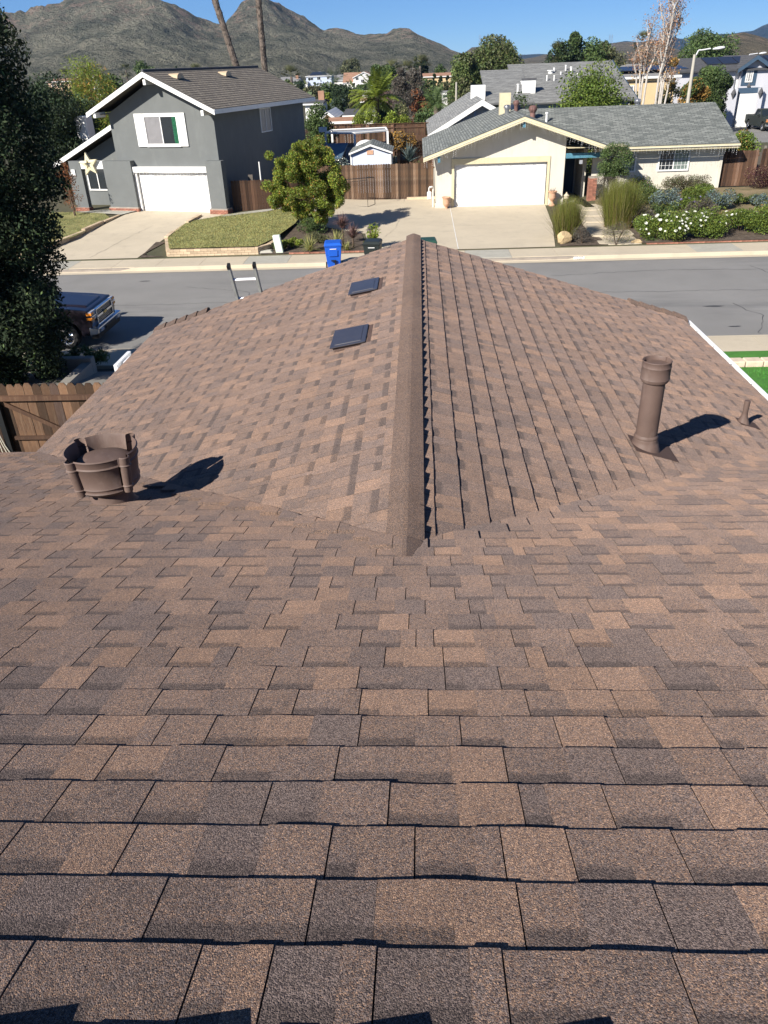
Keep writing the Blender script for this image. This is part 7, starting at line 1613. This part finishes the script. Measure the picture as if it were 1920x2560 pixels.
T_('juniper_tree', 'leaning dark juniper before the lilac house', 1795, 168, 64, 84, M['lf_mid'], 10000, .2, 'round', z0f=.02, nb=46, sec=(M['lf_dark'], .6))
T_('autumn_shrub_tree', 'orange and green autumn tree behind the left street lamp', 1742, 195, 60, 80, M['lf_gold'], 6000, .2, 'round', z0f=.05, nb=36, sec=(M['lf_mid'], .8))
T_('juniper_tree', 'green tree top behind the solar roof shrubs', 1772, 172, 50, 86, M['lf_mid'], 5000, .22, 'round', z0f=.05, nb=30)
T_('young_birch', 'leafy green and yellow tree right of the white birches', 1690, 138, 52, 67, M['lf_olive'], 3800, .17, 'column', z0f=.1, sec=(M['lf_gold'], .6), bark='bark_pale', shell=.2)
shrub('round_shrub', 'small clipped bush on the far lawn by the lilac garage', (hz(1853, 284, -6.95).x, 88.5, -6.95), (2.4, 1.6, 1.7), M['lf_mid'], 1600, .16)
T_('citrus_bush', 'round green citrus bush above the right fence', 1866, 338, 64, 51.5, M['lf_rose'], 5200, .13, 'round', z0f=.02, nb=34, sec=(M['lf_gold'], .06))
for px, pt, w, Y, m_, lab in ((1340, 252, 40, 60, 'lf_mid', 'shrubs behind the left end of the cream roof'), (1590, 226, 36, 64, 'lf_olive', 'yellow green shrub left of the white birches'), (1720, 246, 50, 70, 'lf_dark', 'dark shrubs below the autumn tree')): T_('back_shrub', lab, px, pt, w, Y, M[m_], 2400, .16, z0f=.0)
# birches: several white stems each, sparse rust leaves
def birch(label, px, Y, stems, top):
    c = hy(px, 257, Y); zb = Gf(c.x, Y); e = root('white_birch', label, 'tree', (c.x, Y, zb), 0, 'white birches behind the cream house')
    b = MB(); tw = MB(); tips = []
    for (bx, pts) in stems:
        P3 = [Vector((hy(bx, 257, Y).x - c.x, 0, 0))] + [hy(x, y, Y) - Vector((c.x, Y, zb)) for x, y in pts]
        dy = rng.uniform(-.5, .5); P3 = [p + Vector((0, dy * i, 0)) for i, p in enumerate(P3)]
        n = len(P3); b.tube([tuple(p) for p in P3], [.09 * (1 - .75 * i / (n - 1)) for i in range(n)], 7)
        for i in range(1, n - 1):
            for k in range(5):
                t = rng.random(); p = P3[i] + (P3[i + 1] - P3[i]) * t; a = rng.uniform(0, 6.28); L = rng.uniform(.5, 1.4); q = p + Vector((math.cos(a) * L * .35, math.sin(a) * L * .3, L)); b.tube([tuple(p), tuple(p + (q - p) * .5 + Vector((0, 0, -.08))), tuple(q)], [.04, .028, .01], 4)
                for u in range(6): r_ = q + (p - q) * rng.uniform(0, .6); a2 = rng.uniform(0, 6.28); s = r_ + Vector((math.cos(a2) * .3, math.sin(a2) * .3, rng.uniform(.1, .6))); tw.cyl(tuple(r_), tuple(s), .011, .004, 3); tips += [tuple(s), tuple(r_)]
    b.build('trunk', M['bark_pale'], e, smooth=True); tw.build('twigs', M['twig'], e)
    tips = np.array(tips); P = np.repeat(tips, 3, 0) + rng.normal(0, .2, (len(tips) * 3, 3)); leaves('crown', P, .12, M['lf_birch'], e, .5, .6, 1.6, .2)
    k = P[P[:, 2] < 6.0]; 
    if len(k): leaves('lower_leaves', k + rng.normal(0, .2, k.shape), .13, M['lf_gold'], e)
    return e
birch('left white birch with bare lower branches behind the cream house', 1604, 63, [(1602, [(1604, 215), (1612, 165), (1618, 120), (1622, 70)]), (1606, [(1600, 200), (1598, 165), (1603, 130)]), (1604, [(1618, 185), (1632, 150), (1640, 130)]), (1603, [(1590, 190), (1583, 165)])], 0)
birch('right taller white birch with two leaning trunks', 1645, 62, [(1639, [(1643, 200), (1656, 140), (1664, 90), (1668, 45), (1672, 15)]), (1646, [(1655, 200), (1665, 150), (1668, 100), (1680, 60), (1688, 20)]), (1646, [(1655, 190), (1650, 130), (1655, 80), (1650, 45)]), (1650, [(1668, 225), (1673, 195)]), (1648, [(1662, 175), (1676, 120), (1690, 70), (1692, 40)])], 0)
# tall palm trunks (their crowns are above the photo)
def tallpalm(label, p0, p1, Y, r):
    a = hy(*p0, Y); c = hy(*p1, Y); d = (c - a); u = d / d.z; zb = Gf(a.x, Y); base = a + u * (zb - a.z); e = root('tall_palm', label, 'palm tree', tuple(base), 0, 'tall palm trunks behind the grey house')
    H = 17.5; b = MB(); k = 70; b.tube([(u.x * H * i / k, 0, H * i / k) for i in range(k + 1)], [r * (1.1 - .2 * i / k + .10 * ((i * 7) % 3 == 0) + rng.uniform(-.02, .02)) for i in range(k + 1)], 9); b.build('trunk', M['palm_bark'], e)
    b = MB()
    for i in range(420):
        t = rng.uniform(.3, 1) * H; aa = rng.uniform(0, 6.28); p = Vector((u.x * t, 0, t)); dd = Vector((math.cos(aa), math.sin(aa), 0)); q = p + dd * r * .95; b.add([tuple(q + Vector((-dd.y * .07, dd.x * .07, -.05))), tuple(q + Vector((dd.y * .07, -dd.x * .07, -.05))), tuple(q + dd * .10 + Vector((0, 0, .12)))], [(0, 1, 2)])
    b.build('leaf_bases', M['palm_bark'], e)['kind'] = 'stuff'
    P = np.tile(np.array([[u.x * H, 0, H]]), (1, 1)); V, F, T = [], [], []
    for i in range(60):
        aa = rng.uniform(0, 6.28); el = rng.uniform(-1.2, 1.3); dd = np.array([math.cos(aa) * math.cos(el), math.sin(aa) * math.cos(el), math.sin(el)]); c_ = P[0] + dd * 1.2; sd = np.cross(dd, [.1, .2, 1]); sd /= np.linalg.norm(sd); g = rng.uniform(.6, 1.4)
        for s_ in np.linspace(-1, 1, 9): tip = c_ + (dd + sd * s_ * .9) * .8; b0 = len(V); V += [c_ - sd * .06, c_ + sd * .06, tip]; F.append((b0, b0 + 1, b0 + 2)); T += [(g, g, g)] * 3
    link('crown', npmesh('crown', np.array(V), np.array(F), M['lf_olive'], tone=np.array(T)), e)
tallpalm('left tall leaning palm trunk behind the grey house roof', (592, 170), (537, 0), 66, .225)
tallpalm('right tall palm trunk behind the grey house roof', (662, 178), (646, 0), 66, .21)
# hedge and filler trees
e = root('lime_hedge', 'bright yellow green hedge along the top of the back fence', 'hedge', (hy(955, 290, 69).x, 69, -6.9)); x0, x1 = hy(888, 285, 69).x - e.location.x, hy(1026, 285, 69).x - e.location.x
bl = [(rng.uniform(x0, x1), rng.uniform(-.4, .4), rng.uniform(.5, 3.35), .42, .4, .42) for i in range(70)]; P, k = blobpts(bl, 11000, .4); leaves('foliage', P, .15, M['lf_lime'], e, .5, .5, 1.5, clump=rng.uniform(.7, 1.3, 70)[k])
b = MB()
for i in range(8): xx = x0 + (x1 - x0) * (i + .5) / 8; b.cyl((xx, 0, -.1), (xx, 0, 2.6), .05, .02, 5)
b.build('stems', M['bark'], e)
FL_ = ['dark tree at the foot of the right tall palm trunk', 'olive scrub tree below the grey roofs left of the blue house', 'green tree just under the distant blue house lawn', 'dark tree below the gap between the blue and tan houses', 'green tree below the tan roofed house', 'olive tree between the queen palm and the grey bare trees', 'green tree low behind the grey bare trees', 'green tree left of the italian cypresses', 'olive tree behind the wooden utility pole', 'green tree under the left edge of the big grove', 'green tree over the left end of the rear hedge', 'green tree behind the middle of the lime hedge', 'olive tree behind the right end of the lime hedge', 'green tree beside the short date palm', 'green bush between the rear fence and the pale gabled house', 'leafy tree just above the back corner of the grey house roof', 'olive tree between the bamboo and the grey house gable', 'green tree right of the golden bamboo', 'leafy tree behind the dark evergreen mass at left', 'green tree beside the yellow house wall', 'olive tree at the foot of the right white birch', 'dark tree left of the lilac house', 'brownish tree behind the birch twigs', 'olive tree right of the big grey roof on the skyline', 'olive tree behind the solar roof of the yellow house']
for i_, (px, pt, w, Y, m_) in enumerate([(720, 205, 50, 300, 'lf_mid'), (770, 225, 60, 200, 'lf_olive'), (830, 224, 50, 260, 'lf_mid'), (880, 224, 50, 240, 'lf_dark'), (910, 215, 50, 260, 'lf_mid'), (960, 215, 60, 220, 'lf_olive'), (1010, 210, 60, 210, 'lf_mid'), (1070, 205, 60, 210, 'lf_mid'), (1130, 205, 60, 180, 'lf_olive'), (1180, 205, 60, 170, 'lf_mid'),
                          (900, 262, 40, 110, 'lf_mid'), (950, 262, 50, 96, 'lf_mid'), (1000, 262, 50, 92, 'lf_olive'), (1075, 255, 50, 90, 'lf_mid'), (1060, 285, 60, 74, 'lf_mid'), (640, 196, 60, 320, 'lf_mid'), (250, 215, 70, 160, 'lf_olive'), (330, 230, 60, 120, 'lf_mid'), (100, 215, 60, 200, 'lf_mid'), (1560, 240, 50, 74, 'lf_mid'), (1660, 235, 60, 74, 'lf_olive'), (1850, 232, 40, 130, 'lf_dark'), (1600, 130, 60, 200, 'lf_grey'), (1540, 140, 60, 220, 'lf_olive'), (1650, 150, 60, 190, 'lf_olive')]):
    T_('garden_tree', FL_[i_], px, pt, w, Y, M[m_], 2200, .0023 * Y + .05, z0f=.0, group='garden trees between the distant houses', nb=22)
# a far belt of greenery too small to count
P = []; V = []
n = 26000; Yb = rng.uniform(180, 900, n); Xb = rng.uniform(-1, 1, n) * (Yb * .62) + Yb * .05; cl = vnoise(Xb / 18 + 50, Yb / 18 + 50); keep = cl > .42; Xb, Yb, cl = Xb[keep], Yb[keep], cl[keep]
Zb = G(Xb, Yb) + rng.random(len(Xb)) ** .7 * (cl - .35) * 9.5
o = leaves('distant_greenery', np.stack([Xb, Yb, Zb], 1), 1.5, M['lf_fill'], None, .7, .5, 1.5, .2, kind='stuff'); tag(o, 'green belt of far gardens and scrub at the foot of the hills', 'vegetation')
# ================================================================ hills and mountains
def elev(px, py): d = ray(px, py); return math.atan2(d[0], d[1]), d[2] / math.hypot(d[0], d[1])
def hills(name, prof, R0, R1, R2, mat_, zfoot, nz, seed, na=760, nr=130, gul=1.7, foot=None):
    """heightfield in a fan of bearings; its crest follows the measured skyline at distance R1"""
    pr = sorted(elev(*p) for p in prof); az = np.array([p[0] for p in pr]); te = np.array([p[1] for p in pr])
    A = np.linspace(az[0], az[-1], na); E = np.interp(A, az, te)
    Rc = R1 * (1 + .10 * np.sin(A * 9 + seed) + .05 * np.sin(A * 23 + seed * 2)); Hc = E * Rc; kk = np.hanning(int(na / 9)); kk /= kk.sum(); Hs = np.convolve(np.pad(Hc, len(kk), 'edge'), kk, 'same')[len(kk):-len(kk)]
    R = np.concatenate([np.linspace(0, 1, int(nr * .8)), np.linspace(1.01, 2, nr - int(nr * .8))])
    AA, TT = np.meshgrid(A, R); RcG = np.tile(Rc, (len(R), 1)); tw = np.clip(TT, 0, 1) ** 5; HcG = np.tile(Hs, (len(R), 1)) * (1 - tw) + np.tile(Hc, (len(R), 1)) * tw
    RR = np.where(TT <= 1, R0 + (RcG - R0) * TT, RcG + (R2 - RcG) * (TT - 1))
    X = RR * np.sin(AA); Y_ = RR * np.cos(AA); s = 1 / nz
    wob = fbm(X * s * .5 + seed, Y_ * s * .5, 4) - .5
    t = np.clip(TT + wob * .30 * np.sin(np.clip(TT, 0, 1) * math.pi), 0, 2)
    up = np.where(t <= 1, t ** 1.25 * (1 - .12 * np.sin(t * math.pi)), 1 - (t - 1) * .55)
    rid = fbm(X * s + seed * 3, Y_ * s * .6 + seed, 6, True) - .62
    fine = fbm(X * s * 6, Y_ * s * 6 + seed, 4) - .5
    amp = (HcG - zfoot) * .36 * gul
    Z = zfoot + (HcG - zfoot) * up + amp * rid * np.clip(TT, 0, 1) ** .5 * np.where(TT <= 1, (1 - TT) ** .45, 1) + fine * amp * .34 * np.clip(TT * 3, 0, 1)
    Z = np.where(TT > 1, np.minimum(Z, HcG * .985 * RR / RcG), np.minimum(Z, np.where(TT < .995, (HcG / RcG) * RR * .995 + 0 * Z, Z + 1e9)))
    idx = np.arange(X.size).reshape(X.shape); f = np.stack([idx[:-1, :-1], idx[:-1, 1:], idx[1:, 1:], idx[1:, :-1]], -1).reshape(-1, 4)
    rocky = np.clip((TT - .70) * 3.2, 0, 1) * (TT <= 1.2); tone = np.stack([rocky, np.clip(.5 + rid, 0, 1), np.zeros_like(rocky)], -1).reshape(-1, 3)
    o = link(name, npmesh(name, np.stack([X, Y_, Z], -1).reshape(-1, 3), f, mat_, tone=tone, smooth=True)); o['kind'] = 'structure'; return o
def hillmat(name, base, base2, rock, sc, bushes=True, dark=(0.028, 0.036, 0.022)):
    m = bpy.data.materials.new(name); m.use_nodes = True; t = m.node_tree; N = t.nodes; L = t.links; b = N['Principled BSDF']; b.inputs['Roughness'].default_value = 1; b.inputs['Specular IOR Level'].default_value = 0.0
    tc = N.new('ShaderNodeTexCoord')
    def noise(s, d=6, r=.65): n = N.new('ShaderNodeTexNoise'); n.inputs['Scale'].default_value = s; n.inputs['Detail'].default_value = d; n.inputs['Roughness'].default_value = r; L.new(tc.outputs['Object'], n.inputs['Vector']); return n.outputs['Fac']
    def ramp(s, a, c): r = N.new('ShaderNodeMapRange'); r.inputs[1].default_value = a; r.inputs[2].default_value = c; L.new(s, r.inputs[0]); return r.outputs[0]
    def mix(f, a, c):
        n = N.new('ShaderNodeMix'); n.data_type = 'RGBA'; L.new(f, n.inputs[0])
        for i, q in ((6, a), (7, c)):
            if isinstance(q, tuple): n.inputs[i].default_value = (*q, 1)
            else: L.new(q, n.inputs[i])
        return n.outputs[2]
    col = mix(ramp(noise(sc), .38, .62), base, base2)
    vo = N.new('ShaderNodeTexVoronoi'); vo.inputs['Scale'].default_value = sc * 22; L.new(tc.outputs['Object'], vo.inputs['Vector'])
    bs = N.new('ShaderNodeMath'); bs.operation = 'MULTIPLY'; L.new(ramp(vo.outputs['Distance'], .42, .22), bs.inputs[0]); L.new(ramp(noise(sc * 3), .40, .60), bs.inputs[1])
    col = mix(bs.outputs[0], col, dark)
    at = N.new('ShaderNodeAttribute'); at.attribute_name = 'tone'; sp = N.new('ShaderNodeSeparateColor'); L.new(at.outputs['Color'], sp.inputs[0])
    r1 = N.new('ShaderNodeMath'); r1.operation = 'MULTIPLY'; L.new(sp.outputs[0], r1.inputs[0]); L.new(ramp(noise(sc * 2.5, 8, .75), .50, .58), r1.inputs[1])
    col = mix(r1.outputs[0], col, rock)
    r2 = ramp(noise(sc * 5, 8, .8), .60, .66); r3 = N.new('ShaderNodeMath'); r3.operation = 'MULTIPLY'; L.new(r2, r3.inputs[0]); r3.inputs[1].default_value = .5; col = mix(r3.outputs[0], col, rock)
    L.new(col, b.inputs['Base Color'])
    bp = N.new('ShaderNodeBump'); bp.inputs['Strength'].default_value = 1; bp.inputs['Distance'].default_value = .55 / sc; L.new(noise(sc * 6, 8, .7), bp.inputs['Height']); L.new(bp.outputs[0], b.inputs['Normal'])
    return m
HM = hillmat('chaparral_hillside', (0.325, 0.305, 0.228), (0.140, 0.142, 0.108), (0.44, 0.32, 0.25), .020)
HB = hillmat('dry_brown_hillside', (0.30, 0.25, 0.17), (0.17, 0.15, 0.105), (0.42, 0.31, 0.22), .02)
HV = hillmat('far_mountain', (0.10, 0.10, 0.08), (0.07, 0.075, 0.06), (0.14, 0.12, 0.10), .0018)
main_prof = [(-900, 60), (-500, 40), (-200, 45), (0, 40), (20, 33), (50, 27), (64, 33), (78, 19), (100, 9), (125, 7), (150, 5), (170, -3), (230, -16), (300, -24), (360, -20), (400, -6), (413, 0), (444, 17), (475, 33), (513, 50), (548, 57), (563, 52), (590, 28), (617, 2), (640, -10), (655, -11), (679, 0), (717, 20), (756, 38), (787, 60), (808, 76), (822, 70), (840, 68), (858, 71), (871, 77), (910, 89), (940, 87), (968, 83), (978, 77), (987, 73), (1005, 73), (1022, 70), (1030, 72), (1045, 85), (1076, 100), (1103, 112), (1126, 124), (1157, 134), (1200, 146), (1260, 156)]
hills('hills', main_prof, 620, 1350, 2300, HM, -14, 230, 2.0)
hills('hills', [(1100, 150), (1157, 136), (1172, 125), (1180, 118), (1200, 117), (1215, 122), (1250, 140), (1295, 149), (1338, 143), (1365, 135), (1400, 140), (1470, 128), (1500, 116), (1511, 110), (1550, 105), (1600, 106), (1640, 108), (1666, 112), (1700, 125), (1760, 140), (1850, 150)], 900, 2400, 3400, HB, -18, 330, 5.0, na=220, nr=60, gul=.7)
hills('hills', [(1650, 150), (1740, 120), (1800, 98), (1820, 88), (1859, 82), (1897, 90), (1920, 98), (1990, 100), (2100, 80), (2300, 90), (2700, 120)], 600, 1300, 2200, HB, -14, 200, 8.0, na=220, nr=60, gul=.6)
hills('mountains', [(1180, 158), (1250, 140), (1295, 136), (1349, 134), (1400, 138), (1440, 122), (1488, 113), (1530, 108), (1565, 102), (1596, 105), (1640, 100), (1681, 92), (1704, 97), (1730, 90), (1754, 83), (1775, 84), (1800, 86), (1830, 84), (1851, 80), (1882, 77), (1905, 66), (1920, 60), (1980, 48), (2100, 40), (2300, 60), (2700, 90)], 4600, 6500, 7800, HV, -60, 1100, 3.0, na=240, nr=50, gul=.8)
def pylon(label, px, ptop, pbot, Y):
    t = hy(px, ptop, Y); b_ = hy(px, pbot, Y); e = root('transmission_pylon', label, 'pylon', (t.x, Y, b_.z - 4)); H = t.z - b_.z + 4; b = MB(); w = H * .10; r = H * .006
    for sx in (-1, 1):
        for sy in (-1, 1): b.cyl((sx * w, sy * w, 0), (sx * w * .12, sy * w * .12, H), r, n=4)
    for k in range(8):
        z0, z1 = H * k / 8, H * (k + 1) / 8; f0, f1 = 1 - .88 * k / 8, 1 - .88 * (k + 1) / 8
        b.cyl((-w * f0, -w * f0, z0), (w * f1, -w * f1, z1), r * .7, n=3); b.cyl((w * f0, -w * f0, z0), (-w * f1, -w * f1, z1), r * .7, n=3)
    b.build('lattice', M['steel'], e); b = MB()
    for k in (.72, .82, .92): b.cyl((-H * .13, 0, H * k), (H * .13, 0, H * k), r, n=4)
    b.build('cross_arm', M['steel'], e)
pylon('lattice pylon on the small rocky hill right of centre', 1200, 86, 119, 2300); pylon('left of two faint pylons on the brown hill', 1525, 86, 110, 2350); pylon('right of two faint pylons on the brown hill', 1531, 86, 110, 2380)
p = hy(1141, 200, 105); b = MB(); b.cyl((0, 0, 0), (0, 0, hy(1141, 205, 105).z + 7.3), .14, .1, 8); tag(b.build('wooden_pole', M['lamp_post'], loc=(p.x, 105, -7.3)), 'plain wooden utility pole before the big light green grove', 'pole')
# ================================================================ air
hm = bpy.data.materials.new('air'); hm.use_nodes = True; N = hm.node_tree.nodes; N.remove(N['Principled BSDF']); pv = N.new('ShaderNodeVolumePrincipled'); pv.inputs['Color'].default_value = (.34, .62, 1.0, 1); pv.inputs['Density'].default_value = HAZE_D; pv.inputs['Anisotropy'].default_value = 0.2
hm.node_tree.links.new(pv.outputs[0], N['Material Output'].inputs['Volume'])
b = MB(); b.box(-5500, 7600, -70, 8200, -110, 480); tag(b.build('haze', hm), kind='stuff')
